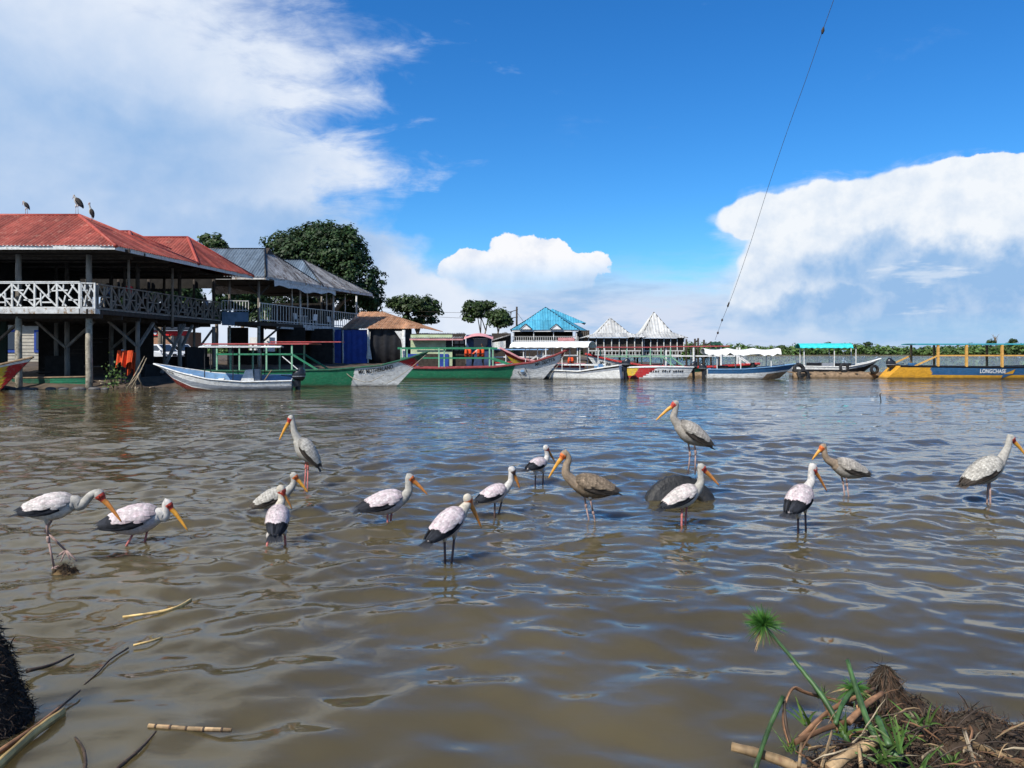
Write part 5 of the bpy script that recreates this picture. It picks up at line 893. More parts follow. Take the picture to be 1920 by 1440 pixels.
# ---------------------------------------------------------------- parked cars
M_carw = mat('white_car_paint', (0.66, 0.68, 0.70), 0.25, 0.03, 2, spec=0.5); M_cart = mat('car_tyre', (0.02, 0.02, 0.02), 0.8, .2, 6); M_rim = mat('wheel_rim', (0.35, 0.36, 0.38), 0.35, .1, 6, metal=.6)
def car(label, x, y, rz):
    z0 = gz(x, y); r_ = empty('parked_car', (x, y, z0), label, 'car', 'cars parked behind the restaurant'); ca, sa = math.cos(rz), math.sin(rz); T_ = lambda a, b, c_: (x + a * ca - b * sa, y + a * sa + b * ca, z0 + c_)
    prof = [(-2.1, .42), (-2.15, .85), (-1.95, 1.02), (-1.75, 1.06), (.75, 1.06), (1.95, .92), (2.15, .72), (2.12, .42)]; s_ = MB(); s_.grid([[T_(a, w * (1 if c_ < 1.0 else .97), c_) for a, c_ in prof] for w in (-.85, -.80, .80, .85)]); s_.add([T_(a, -.85, c_) for a, c_ in prof], [tuple(range(8))]); s_.add([T_(a, .85, c_) for a, c_ in prof], [tuple(reversed(range(8)))]); s_.build('body', M_carw, r_)
    cab_ = [(-1.9, 1.06), (-1.65, 1.66), (.05, 1.70), (.95, 1.06)]; s_ = MB(); s_.grid([[T_(a, w * (1 if c_ < 1.1 else .86), c_) for a, c_ in cab_] for w in (-.80, .80)]); s_.add([T_(a, -.8 * (1 if c_ < 1.1 else .86), c_) for a, c_ in cab_], [(0, 1, 2, 3)]); s_.add([T_(a, .8 * (1 if c_ < 1.1 else .86), c_) for a, c_ in cab_], [(3, 2, 1, 0)]); s_.build('cabin', M_carw, r_)
    for sd_ in (-1, 1):
        for a0, a1, b0, b1 in ((-1.62, -.75, -1.52, -.75), (-.65, .70, -.65, .02)): s_ = MB(); s_.add([T_(a0, sd_ * .815, 1.12), T_(a1, sd_ * .815, 1.12), T_(b1, sd_ * .715, 1.60), T_(b0, sd_ * .715, 1.60)], [(0, 1, 2, 3) if sd_ < 0 else (3, 2, 1, 0)]); s_.build('side_window', M_glass, r_)
        for a in (-1.35, 1.35): s_ = MB(); s_.tube([T_(a, sd_ * .70, .34), T_(a, sd_ * .90, .34)], .34, 16); w_ = s_.build('wheel', M_cart, r_); s_ = MB(); s_.tube([T_(a, sd_ * .89, .34), T_(a, sd_ * .915, .34)], .2, 10); s_.build('rim', M_rim, w_)
        s_ = MB(); s_.box(T_(2.08, sd_ * .6, .76), (.2, .4, .16), rz); s_.build('headlight', M_glass, r_); s_ = MB(); s_.box(T_(.78, sd_ * .95, 1.12), (.12, .2, .14), rz); s_.build('mirror', M_carw, r_)
    s_ = MB(); s_.add([T_(.98, -.68, 1.1), T_(.98, .68, 1.1), T_(.14, .6, 1.66), T_(.14, -.6, 1.66)], [(0, 1, 2, 3)]); s_.build('windscreen', M_glass, r_)
for lb, px, d, rz_ in (('white four-wheel drive parked left, partly behind the orange figure', 262, 66, .15), ('white car parked in the middle, bonnet turned to the right', 306, 69.5, -.45), ('white car parked furthest right behind the leaning post', 340, 74, -.6), ('white car parked far left behind the stair', 196, 70, .05)): q = P(px, 660, d); car(lb, q.x, q.y, rz_)
# ---------------------------------------------------------------- people
SK = mat('brown_skin', (0.10, 0.05, 0.03), .6, .15, 8); HR = mat('black_hair', (0.01, 0.009, 0.008), .8, .1, 8); CL = {k: mat(k + '_cloth', v, .85, .15, 10) for k, v in dict(orange=(.62, .075, .018), dark=(.02, .02, .025), white=(.6, .58, .55), red=(.60, .03, .03), blue=(.06, .12, .28), yellow=(.5, .5, .05), lightblue=(.25, .38, .6), pink=(.6, .3, .26)).items()}
def person(label, loc, rz, top, legs='dark', pose='stand', group=None, sc=1.0, vest=False, cap=None):
    lean = dict(stand=0.06, bend=0.85, sit=0.1)[pose]; hip_z = .92 if pose != 'sit' else .50
    J = {}; J['pel'] = (0, 0, hip_z); f = lambda h_, x=0, y=0: (math.sin(lean) * h_ + x * math.cos(lean), y, hip_z + math.cos(lean) * h_ - x * math.sin(lean))
    J['wai'] = f(.18); J['che'] = f(.40); J['nek'] = f(.58, .01); J['hdb'] = f(.66, .03); J['hdm'] = f(.76, .05); J['hdt'] = f(.84, .04)
    E_ = [('pel', 'wai'), ('wai', 'che'), ('che', 'nek'), ('nek', 'hdb'), ('hdb', 'hdm'), ('hdm', 'hdt')]; Rd_ = dict(pel=(.16, .12), wai=(.145, .105), che=(.17, .12), nek=(.06, .06), hdb=(.075, .085), hdm=(.088, .10), hdt=(.06, .07))
    for s_, n_ in ((1, 'l'), (-1, 'r')):
        J['sh' + n_] = f(.50, 0, .19 * s_); J['el' + n_] = f(.24 if pose != 'bend' else .34, .06 if pose != 'bend' else .24, .24 * s_); J['wr' + n_] = f(.02 if pose != 'bend' else .20, .16 if pose != 'bend' else .42, .21 * s_); J['ha' + n_] = f(-.07 if pose != 'bend' else .14, .2 if pose != 'bend' else .48, .19 * s_)
        E_ += [('che', 'sh' + n_), ('sh' + n_, 'el' + n_), ('el' + n_, 'wr' + n_), ('wr' + n_, 'ha' + n_)]; Rd_.update({'sh' + n_: (.075, .07), 'el' + n_: (.048, .046), 'wr' + n_: (.032, .034), 'ha' + n_: (.028, .042)})
        if pose == 'sit': kn, an, to = (.42, .12 * s_, .48), (.42, .12 * s_, .08), (.58, .13 * s_, .04)
        else: kn, an, to = (.03, .11 * s_, .48), (-.02, .12 * s_, .08), (.15, .14 * s_, .04)
        J['hi' + n_] = (0, .095 * s_, hip_z - .05); J['kn' + n_] = kn; J['an' + n_] = an; J['to' + n_] = to; E_ += [('pel', 'hi' + n_), ('hi' + n_, 'kn' + n_), ('kn' + n_, 'an' + n_), ('an' + n_, 'to' + n_)]; Rd_.update({'hi' + n_: (.10, .10), 'kn' + n_: (.065, .065), 'an' + n_: (.045, .045), 'to' + n_: (.035, .04)})
    ks = list(J); me_ = bpy.data.meshes.new('tmp'); me_.from_pydata([tuple(c_ * sc for c_ in J[k]) for k in ks], [(ks.index(a), ks.index(b)) for a, b in E_], []); ob_ = bpy.data.objects.new('tmp', me_); COL.objects.link(ob_)
    md = ob_.modifiers.new('s', 'SKIN'); ob_.modifiers.new('u', 'SUBSURF').levels = 1
    for i, k in enumerate(ks): me_.skin_vertices[0].data[i].radius = tuple(x * sc for x in Rd_[k]); me_.skin_vertices[0].data[i].use_root = (k == 'pel')
    bpy.context.view_layer.update(); m2 = bpy.data.meshes.new_from_object(ob_.evaluated_get(bpy.context.evaluated_depsgraph_get())); bpy.data.objects.remove(ob_); m2.name = 'person'
    mats_ = [CL[top], SK, HR, CL[legs], CL['orange'], CL[cap] if cap else HR]
    for m_ in mats_: m2.materials.append(m_)
    segs = []
    for a, b in E_:
        mi = 0
        if b[:2] in ('kn', 'an', 'to', 'hi'): mi = 3
        elif b[:2] in ('wr', 'ha') or (b[:2] == 'hd') or b == 'nek': mi = 1
        elif vest and b in ('wai', 'che'): mi = 4
        segs.append((np.array(J[a]) * sc, np.array(J[b]) * sc, mi))
    hm, fw = np.array(J['hdm']) * sc, np.array(f(.76, 1.0)) - np.array(f(.76, 0))
    for pl in m2.polygons:
        c_ = np.array(pl.center); best = min(segs, key=lambda g_: np.linalg.norm(c_ - (g_[0] + (g_[1] - g_[0]) * np.clip(np.dot(c_ - g_[0], g_[1] - g_[0]) / (np.dot(g_[1] - g_[0], g_[1] - g_[0]) + 1e-9), 0, 1)))); mi = best[2]
        if np.linalg.norm(c_ - hm) < .16 * sc: mi = (5 if (c_[2] > hm[2] + .03 or np.dot(c_ - hm, fw) < -.02) else 1)
        if mi == 3 and c_[2] < .09: mi = 2
        pl.material_index = mi; pl.use_smooth = True
    o = bpy.data.objects.new('person', m2); COL.objects.link(o); o.location = loc; o.rotation_euler = (0, 0, rz); tag(o, label, 'person', group); ORG[o.name] = Vector(loc); return o
def life_jacket(label, c_, rz, group='orange life jackets', sc=1.0):
    x, y, z = c_; ca, sa = math.cos(rz), math.sin(rz); T_ = lambda a, b, d: (x + (a * ca - b * sa) * sc, y + (a * sa + b * ca) * sc, z + d * sc); r_ = empty('life_jacket', (x, y, z), label, 'life jacket', group)
    for s_ in (-1, 1): o = MB(); o.tube([T_(.12 * s_, -.1, -.28), T_(.13 * s_, -.12, -.1), T_(.13 * s_, -.1, .12), T_(.11 * s_, -.02, .26)], [(.06, .10), (.07, .11), (.065, .10), (.05, .06)], 8, up=(0, -1, 0)); o.build('front_panel', CL['orange'], r_, True)
    o = MB(); o.tube([T_(0, .08, -.28), T_(0, .1, 0), T_(0, .06, .26)], [(.05, .2), (.06, .22), (.05, .16)], 8, up=(0, -1, 0)); o.build('back_panel', CL['orange'], r_, True); o = MB(); o.box(T_(0, -.19, -.08), (.46 * sc, .04, .04), rz); o.build('strap', CL['dark'], r_)
    return r_
q = P(232, 700, 40.4); person('person in dark clothes standing on the bank among hanging orange cloths', (q.x, q.y, gz(q.x, q.y)), R(-100), 'dark', cap='white', sc=1.05)
def cloth_drape(label, px, py, D, w, hgt, seed):
    r2 = random.Random(seed); c_ = P(px, py, D); o = MB(); rows = []
    for i in range(13): t = i / 12 - .5; rows.append([c_ + Vector((t * w, .14 * math.sin(i * 1.7 + seed) - .03 * j, -hgt * j / 6 * (1 + .22 * math.sin(i * .9 + seed)))) for j in range(7)])
    o.grid(rows); tag(o.build('hanging_jacket', CL['orange'], None, True), label, 'jacket', 'orange jackets hung under the restaurant')
cloth_drape('orange jacket hung left, in front of the person under the restaurant', 233, 657, 40.2, .85, .75, 1); cloth_drape('longer orange jacket hung right beside the leaning sticks under the restaurant', 247, 661, 40.6, .55, 1.0, 4)
for lb, px, d, z, rz_, tp, lg, ps in (('person in a red top standing at the side railing of the upper floor', 243, 42.6, 4.05, 2.9, 'red', 'dark', 'stand'), ('person in blue seated behind the corner of the upper floor railing', 206, 43.5, 4.45, 3.5, 'blue', 'dark', 'sit'), ('person in yellow seated at the far end of the upper floor', 351, 50.5, 4.35, 3.3, 'yellow', 'dark', 'sit'), ('person in pale blue seated furthest right on the upper floor', 388, 52.6, 4.3, 2.9, 'lightblue', 'dark', 'sit')):
    q = P(px, 600, d); person(lb, (q.x, q.y, z), rz_, tp, lg, ps, 'people on the upper floor')
for i, (px, d) in enumerate(((206, 43.8), (351, 50.8), (388, 52.9))): q = P(px, 600, d); chair(q.x, q.y, 4.04, math.pi / 2 + .2, ('dark chair under the seated person in blue', 'dark chair under the seated person in yellow', 'dark chair under the seated person in pale blue')[i], M_dwood, 'dark chairs on the upper floor')
for lb, px, d, rz_, tp, ps in (('person in pale shirt and orange vest bending over beside the green boat', 886, 56.6, -.2, 'pink', 'bend'), ('person in dark clothes and orange vest standing right of the bending person', 906, 56.9, 3.4, 'dark', 'stand')):
    q = P(px, 670, d); person(lb, (q.x, q.y, max(.75, gz(q.x, q.y))), rz_, tp, 'dark', ps, 'people on the landing', 1.0, True)
q = P(877, 661, 55.8); life_jacket('orange life jacket hanging left of the bending person', q, .2, sc=1.15); q = P(902, 660, 56.0); life_jacket('orange life jacket hanging in front of the standing person', q, -.1, sc=1.25); q = P(1070, 676, 58.5); life_jacket('orange life jacket under the white canopy', q, .2, sc=.9)
lt = MB(); x0, x1 = P(864, 670, 57).x, P(925, 670, 57).x; lt.box(((x0 + x1) / 2, 57, .62), (x1 - x0, 1.6, .12)); tag(lt.build('landing_stage', M_wood, None), 'small plank landing stage behind the green boat with emblem', 'landing stage')
# ---------------------------------------------------------------- storks
def fmat(name, col, var=0.2, sc=34, rough=0.8, tint=True): return mat(name, col, rough, var, sc, bump=0.25, bsc=160, attr='tint' if tint else None, spec=0.15)
FM = {
 'white': fmat('white_plumage', (0.50, 0.47, 0.43)), 'cream': fmat('cream_plumage', (0.46, 0.41, 0.33)), 'pink': fmat('pink_white_plumage', (0.51, 0.455, 0.445)),
 'grey': fmat('grey_plumage', (0.31, 0.28, 0.24)), 'palegrey': fmat('pale_grey_plumage', (0.35, 0.33, 0.29)), 'brown': fmat('brown_plumage', (0.17, 0.128, 0.088), 0.3), 'tan': fmat('tan_plumage', (0.26, 0.195, 0.135), 0.2),
 'black': fmat('black_plumage', (0.022, 0.024, 0.03)), 'dark': fmat('dark_brown_plumage', (0.055, 0.045, 0.037))}
RED = mat('red_bare_face', (0.42, 0.05, 0.03), 0.55, 0.25, 60); ORF = mat('orange_bare_face', (0.55, 0.13, 0.03), 0.55, 0.25, 60)
BILL = mat('yellow_bill', (0.60, 0.28, 0.035), 0.42, 0.2, 30, spec=0.4); BILLO = mat('orange_bill', (0.50, 0.19, 0.04), 0.42, 0.2, 30, spec=0.4)
LEGP = mat('pink_leg_skin', (0.42, 0.13, 0.11), 0.6, 0.3, 50); LEGG = mat('greyish_pink_leg_skin', (0.30, 0.20, 0.17), 0.6, 0.35, 50); LEGD = mat('dark_wet_leg', (0.09, 0.055, 0.05), 0.5, 0.3, 50)
EYE = mat('dark_eye', (0.01, 0.01, 0.01), 0.15, 0.0, spec=0.6)
BT = [0.06, 0.16, 0.28, 0.40, 0.52, 0.64, 0.76, 0.87, 0.95]
BH = [0.012, 0.030, 0.058, 0.084, 0.102, 0.110, 0.104, 0.086, 0.066]
BW = [0.024, 0.045, 0.066, 0.086, 0.100, 0.105, 0.098, 0.080, 0.060]
WT = [-0.06, 0.0, 0.12, 0.25, 0.40, 0.60, 0.80, 0.92, 1.0]
WH = [0.022, 0.034, 0.060, 0.082, 0.100, 0.116, 0.108, 0.086, 0.06]
WW = [0.020, 0.034, 0.066, 0.090, 0.108, 0.116, 0.106, 0.084, 0.05]
def stork(label, base, T, S, Nk, Hd, Bt, legs, k=0.0, cov='pink', neck='cream', back=None, flight='black', face=RED, bill=BILL, leg=LEGP, black=0.42, name='stork', group='storks wading in the shallow water', depth=None, fat=1.0, seed=0, toes=None):
    rr = random.Random(seed * 17 + 3)
    D = depth or G(*base).y; px0 = base[0]
    def Q(p, off=0.0):
        if isinstance(p, Vector): return p
        dd = p[2] if len(p) > 2 else k * (p[0] - px0) / F * D
        return P(p[0], p[1], D + dd + off)
    T, S, Hd, Bt = Q(T), Q(S), Q(Hd), Q(Bt); Nk = [Q(p) for p in Nk]
    ax = (S - T); L = ax.length; ax = ax / L; sc = L / 0.5 * fat * 1.10
    side = Vector((0, 0, 1)).cross(ax).normalized(); up = ax.cross(side).normalized()
    if up.z < 0: up = -up
    def ctr(t): return T + (S - T) * t - up * (0.012 * sc)
    m_ = MB(); pts = []; rad = []
    for t, h_, w_ in zip(BT, BH, BW): pts.append(ctr(t)); rad.append((h_ * sc, w_ * sc))
    hd = (Bt - Hd).normalized()
    chain = catmull([ctr(0.95), S + ax * 0.012] + Nk + [Hd - hd * 0.014], 4)[1:]
    nn = len(chain)
    for i, p in enumerate(chain):
        f_ = i / (nn - 1); r_ = (0.034 * (1 - f_) ** 1.8 + 0.0315) * (0.35 + 0.65 * sc); pts.append(p); rad.append((r_, r_ * 0.92))
    i_head = len(pts)
    for d_, r_ in ((0.008, 0.036), (0.028, 0.040), (0.048, 0.037), (0.064, 0.030), (0.078, 0.026)): pts.append(Hd + hd * d_); rad.append((r_, r_ * 0.8))
    i_bill = len(pts)
    bl = (Bt - Hd).length; dn = Vector((0, 0, -1)); dn = (dn - hd * dn.dot(hd)); dn = dn.normalized() * (0.010 if dn.length > 0.1 else 0)
    for f_, r_ in ((0.34, 0.0235), (0.48, 0.0195), (0.64, 0.016), (0.80, 0.0125), (0.93, 0.0085), (1.0, 0.0035)):
        pts.append(Hd + hd * (bl * f_) + dn * (math.sin(f_ * 2.6) * -0.8)); rad.append((r_, r_ * 0.72))
    n_ = 16; m_.tube(pts, rad, n_, 0, True, up=up)
    for i in range(len(pts) - 1):
        mi = 5 if i >= len(BT) - 1 else 0
        if i >= i_head: mi = 1
        if i >= i_bill - 1: mi = 2
        for j in range(n_): m_.m[i * n_ + j] = mi
        if i == i_head:                                      # the crown keeps feathers further forward
            for j in (0, 15, 1): m_.m[i * n_ + j] = 5
    # rounded crown of the head
    cr_ = [(-0.034, 0.012), (-0.028, 0.027), (-0.014, 0.038), (0.002, 0.043), (0.016, 0.044), (0.034, 0.042), (0.052, 0.036)]
    b9 = len(m_.f); m_.tube([Hd + hd * a_ for a_, r_ in cr_], [(r_, r_ * .88) for a_, r_ in cr_], 14, 5, True)
    for j in range(4 * 14, 6 * 14): m_.m[b9 + j] = 1
    # eyes
    es = (hd.cross(Vector((0, 0, 1)))); es = es.normalized() if es.length > 0.05 else side
    for s_ in (-1, 1):
        c_ = Hd + hd * 0.036 + es * (0.036 * s_) + Vector((0, 0, 0.006)); m_.tube([c_ - es * 0.004 * s_, c_ + es * 0.001 * s_, c_ + es * 0.0035 * s_], [0.006, 0.0065, 0.002], 8, 4)
    # legs
    for li, lg in enumerate(legs):
        s_ = (-1, 1)[li]; off = side * (0.042 * s_ * sc)
        q = [Q(p) for p in lg]
        q = [a + off * (1.0 if i == 0 else 0.8) for i, a in enumerate(q)]
        # keep the pixel column: slide each point so that the lateral offset does not shift it sideways
        q = [Vector((a.x - off.x, a.y, a.z)) for a in q]
        hip = q[0]; inner = hip + (ctr(0.5) - hip) * 0.35
        foot = q[-1]
        if foot.z < 0.06 and not toes:
            d_ = (foot - q[-2]).normalized(); foot2 = foot + Vector((d_.x * 0.5, d_.y * 0.5, -1)) * 0.22; q.append(foot2)
        th = hip + (q[1] - hip) * (0.32 if len(lg) > 2 else 0.2)
        m_.tube([inner, hip, th], [0.042 * sc, 0.030 * sc, 0.013], 8, 6)
        if len(lg) > 2:
            kn = q[1]; m_.tube([hip, kn + (hip - kn) * 0.1], [0.012, 0.0105], 7, 3); m_.tube([kn + (hip - kn) * 0.14, kn + (hip - kn) * 0.06, kn, kn + (q[2] - kn) * 0.07, kn + (q[2] - kn) * 0.14], [0.011, 0.0155, 0.0165, 0.0150, 0.010], 7, 3)
            m_.tube([kn] + q[2:], 0.0092, 7, 3)
        else: m_.tube([hip] + q[1:], [0.0115] * 2 + [0.0095] * (len(q) - 2), 7, 3)
        if toes:
            f0 = Q(toes[li][0]); 
            for tp in toes[li][1:]: m_.tube([foot, (foot + Q(tp)) * 0.5 + Vector((0, 0, 0.004)), Q(tp)], [0.010, 0.008, 0.004], 6, 3)
    b_ = m_.build(name, [FM[back or cov], face, bill, leg, EYE, FM[neck], FM['white']], None, True, origin=Vector((ctr(0.5).x, ctr(0.5).y, 0)) if not depth else None)
    tn = []
    for f_ in m_.f: tn.append((rr.uniform(0.9, 1.06),) * 3)
    set_tint(b_, tn)
    tag(b_, label, 'stork', group)
    # wings: shingled feathers over a folded shell
    def ws(t, th, s_, lift=0.0):
        h_ = float(np.interp(t, WT, WH)) * sc; w_ = float(np.interp(t, WT, WW)) * sc
        return T + (S - T) * t - up * (0.008 * sc) + up * (math.cos(th) * (h_ + lift)) + side * (s_ * math.sin(th) * (w_ + lift))
    def thm(t): return R(float(np.interp(t, [-0.05, 0.1, 0.35, 0.6, 0.85, 0.98], [75, 96, 112, 118, 108, 80])))
    for s_ in (-1, 1):
        w = MB(); tint = []
        def ftint(pk=True):
            g = rr.uniform(0.74, 1.10); p_ = rr.uniform(0.0, 0.07) if pk and cov in ('pink', 'white') else 0.0
            return (g * (1 + p_ * 0.5), g * (1 - p_), g * (1 - p_ * 0.4))
        rows = []
        for i in range(12):
            t = 0.985 - i * 0.085; rows.append([ws(t, R(4) + (thm(t) - R(4)) * j / 8, s_, -0.004) for j in range(9)])
        w.grid(rows, 0, mf=lambda i, j: 1 if (j >= 6 and i > 1) or i >= 8 else 0); tint += [(0.55, 0.54, 0.53)] * (len(w.f) - len(tint))  # shell tinted dark, painting shade into the gaps between feathers
        def feather(t0, th0, ln, wd, mi, l0, l1, tn_, edge=1.0):
            b = len(w.f); th1 = th0 * (1 - 0.10 * ln)
            rows_ = []
            for u_, ww in ((0, 0.55), (0.5, 1.0), (0.82, 0.85), (1.0, 0.22)):
                t = t0 - ln * u_; a = th0 + (th1 - th0) * u_; l_ = l0 + (l1 - l0) * u_
                rows_.append([ws(t, a + wd * ww * q_, s_, l_ - abs(q_) * 0.003) for q_ in (-0.5, 0, 0.5)])
            w.grid(rows_, mi); k_ = len(w.f) - b
            tint.extend([tuple(x * .70 for x in tn_)] * 2 + [tn_] * (k_ - 4) + [tuple(x * edge for x in tn_)] * 2)
        # long flight feathers first (lowest layer)
        for j in range(9):
            th0 = R(18 + j * 9.5); feather(0.46 - 0.02 * (j % 3) - 0.02 * abs(j - 4) * 0.3, th0, 0.47 - 0.012 * j, 0.22, 1, 0.002, 0.010 + 0.002 * (j % 2), (rr.uniform(0.7, 1.4),) * 3)
        for j in range(10):
            t = 0.80 - j * 0.055; feather(t, thm(t) * 0.94, 0.24, 0.20, 1, 0.001, 0.007, (rr.uniform(0.7, 1.4),) * 3)
        nr_ = 11
        for i in range(nr_ - 1, -1, -1):                     # rear rows first, front rows lie on top
            t0 = 0.99 - i * 0.062
            lim = black + 0.06 * math.sin(i)
            for j in range(9):
                fr = (j + 0.5 * (i % 2)) / 8.5; th0 = R(4) + (thm(t0) * 0.93 - R(4)) * fr
                if fr > 0.86 - 0.18 * (i / nr_) and i > 2: continue
                if t0 - 0.15 < black * 0.55 and fr > 0.35 + 0.3 * (1 - black) : continue
                tb = black * (0.42 + 0.30 * fr) + rr.uniform(-.02, .02); ln_ = min(0.150 + 0.016 * i, t0 - tb)
                if ln_ < 0.07: continue
                feather(t0 + rr.uniform(-0.012, 0.012), th0, ln_, 0.27 - 0.008 * i, 0, 0.003, 0.010 + rr.uniform(0, 0.003), ftint(), 1.35 if cov in ('brown', 'grey', 'palegrey') else 1.18)
        wo_ = w.build('wing', [FM[cov], FM[flight]], b_, False); set_tint(wo_, tint)
        wo_.data.polygons.foreach_set('use_smooth', [True] * len(w.f))
    tl = MB(); tt = []
    for j in range(-3, 4):
        d_ = (ax * -1 + side * (0.10 * j)).normalized(); r0 = ctr(0.20) + side * (0.012 * j * sc); tip = r0 + d_ * (0.105 + 0.08 * L) * 1.0 - up * 0.004
        wv = side * (0.017 * sc)
        tl.grid([[r0 - wv * 0.6, r0 + up * 0.004, r0 + wv * 0.6], [(r0 + tip) / 2 - wv, (r0 + tip) / 2 + up * 0.005, (r0 + tip) / 2 + wv], [tip - wv * 0.5, tip + up * 0.003, tip + wv * 0.5]], 0); tt += [(rr.uniform(0.7, 1.3),) * 3] * 4
    set_tint(tl.build('tail', [FM[flight]], b_, True), tt)
    return b_
stork('pale stork at the far left striding off a small mud clump, neck stretched low', (100, 1066), (31, 962), (138, 941), [(149, 948), (159, 941), (170, 929)], (184, 925), (227, 979),
      [[(92, 966), (95, 1009), (106, 1061)], [(97, 966), (81, 997), (119, 1034)]], 0.15, 'white', 'palegrey', flight='black', leg=LEGG, black=0.30, seed=1, bill=BILLO,
      toes=[[(106, 1061), (86, 1081), (113, 1080), (119, 1063), (100, 1078)], [(119, 1034), (144, 1052), (114, 1054), (106, 1045), (132, 1050)]])
stork('white stork with bright red face and black wing edge, leaning forward second from the left', (255, 1022), (182, 988), (297, 964), [(308, 970), (311, 957)], (313, 943), (351, 995),
      [[(257, 994), (240, 1023)], [(272, 994), (267, 1019)]], 0.1, 'pink', 'white', seed=2, black=0.52)
stork('tall grey-white stork facing left, alone between the pair of crossing storks and the boats', (575, 914), (600, 878), (559, 824), [(552, 810), (550, 798)], (546, 783), (524, 826),
      [[(571, 849), (572, 875), (570, 909)], [(577, 850), (579, 875), (578, 919)]], 0.15, 'palegrey', 'palegrey', flight='dark', seed=3, leg=LEGP, black=0.2)
stork('grey-white stork wading deep, its body half hidden behind the pink stork with its back turned', (515, 962), (470, 953), (537, 922), [(547, 913), (551, 903)], (550, 891), (577, 924),
      [[(510, 948), (510, 966)], [(518, 948), (517, 966)]], 0.15, 'palegrey', 'palegrey', flight='dark', seed=4, face=ORF, black=0.3)
_d = G(518, 1026).y
stork('pink-backed stork seen from behind with black lower half, bill hanging to its right', (518, 1026), (515, 1006, -0.16), (524, 951, 0.12), [(528, 938, 0.17), (527, 926, 0.17)], (526, 916, 0.16), (547, 955, 0.20),
      [[(503, 1006, 0.0), (501, 1030, -0.02)], [(534, 998, 0.0), (534, 1022, 0.03)]], 0, 'pink', 'cream', seed=5, black=0.62, bill=BILLO, fat=1.18, leg=LEGP)
stork('pinkish white stork facing right with orange face, legs almost submerged, left of the nearest stork', (729, 980), (668, 957), (756, 932), [(766, 920), (766, 907)], (767, 894), (801, 928),
      [[(728, 955), (728, 980)], [(734, 955), (731, 979)]], 0.15, 'pink', 'palegrey', seed=6, face=ORF, bill=BILLO, black=0.5)
stork('nearest stork of the flock, pink and white, hunched with long orange bill pointing down', (840, 1057), (799, 1018), (866, 958), [(875, 947), (877, 940)], (876, 933), (902, 990),
      [[(834, 1005), (836, 1050)], [(852, 1001), (845, 1059)]], 0.75, 'pink', 'cream', seed=7, face=ORF, bill=BILLO, black=0.5, leg=LEGD)
stork('small pinkish stork with dark face, between the nearest stork and the brown one', (931, 965), (891, 942), (948, 915), [(957, 904), (958, 895)], (959, 880), (974, 916),
      [[(928, 937), (928, 962)], [(942, 936), (934, 966)]], 0.4, 'pink', 'white', seed=8, face=LEGD, bill=BILLO, black=0.5, leg=LEGD)
stork('farthest white stork in the middle of the flock with red crown and wide black tail', (1011, 911), (987, 880), (1021, 865), [(1026, 856), (1025, 848)], (1023, 839), (1040, 866),
      [[(1004, 886), (1004, 911)], [(1019, 884), (1017, 910)]], 0.9, 'pink', 'white', seed=9, bill=BILLO, black=0.62, leg=LEGD, fat=1.08)
stork('brown young stork with orange face facing left, the only brown one', (1108, 974), (1162, 924), (1077, 903), [(1062, 889), (1062, 873), (1066, 861)], (1059, 850), (1029, 897),
      [[(1095, 924), (1099, 950), (1105, 978)], [(1104, 925), (1112, 962), (1114, 969)]], 0.12, 'brown', 'tan', back='brown', flight='dark', face=ORF, seed=10, leg=LEGG, black=0.3)
stork('tall grey stork standing on the sunken tyre, facing left', (1296, 934), (1336, 838), (1272, 796), [(1263, 783), (1266, 770)], (1267, 756), (1230, 789),
      [[(1290, 818), (1295, 852), (1291.5, 889)], [(1298, 820), (1303, 847), (1302, 889)]], 0.1, 'grey', 'grey', flight='dark', seed=11, leg=LEGG, black=0.32, group='storks wading in the shallow water')
stork('white stork in front of the sunken tyre, facing right with orange bill', (1284, 985), (1238, 953), (1306, 917), [(1314, 904), (1314, 890)], (1314, 875), (1348, 911),
      [[(1277, 943), (1277, 987)], [(1290, 943), (1286, 984)]], 0.15, 'white', 'palegrey', seed=12, bill=BILLO, black=0.25, leg=LEGP)
stork('pink-backed stork right of the tyre, seen from behind, dark tail and white neck', (1504, 1002), (1478, 963, -0.14), (1512, 917, 0.12), [(1521, 903, 0.15), (1521, 890, 0.16)], (1523, 875, 0.16), (1550, 922, 0.22),
      [[(1494, 962, -0.05), (1496, 1003, -0.04)], [(1512, 954, 0.0), (1512, 1001, 0.02)]], 0, 'pink', 'white', seed=13, bill=BILLO, black=0.6, leg=LEGD, fat=1.15)
stork('grey stork facing left, wading behind the pink-backed stork right of the tyre', (1584, 931), (1631, 892), (1565, 869), [(1552, 862), (1546, 850)], (1544, 837), (1523, 863),
      [[(1577, 883), (1583, 905), (1586, 932)], [(1583, 884), (1586, 908), (1589, 929)]], 0.12, 'grey', 'tan', flight='dark', seed=14, face=ORF, leg=LEGG, black=0.3)
stork('pale grey stork at the right edge facing right, bill cut by the frame', (1853, 945), (1802, 910), (1875, 864), [(1884, 850), (1890, 837)], (1895, 820), (1929, 862),
      [[(1851, 893), (1853, 946)], [(1859, 893), (1855, 938)]], 0.1, 'palegrey', 'palegrey', flight='dark', seed=15, leg=LEGG, black=0.25)
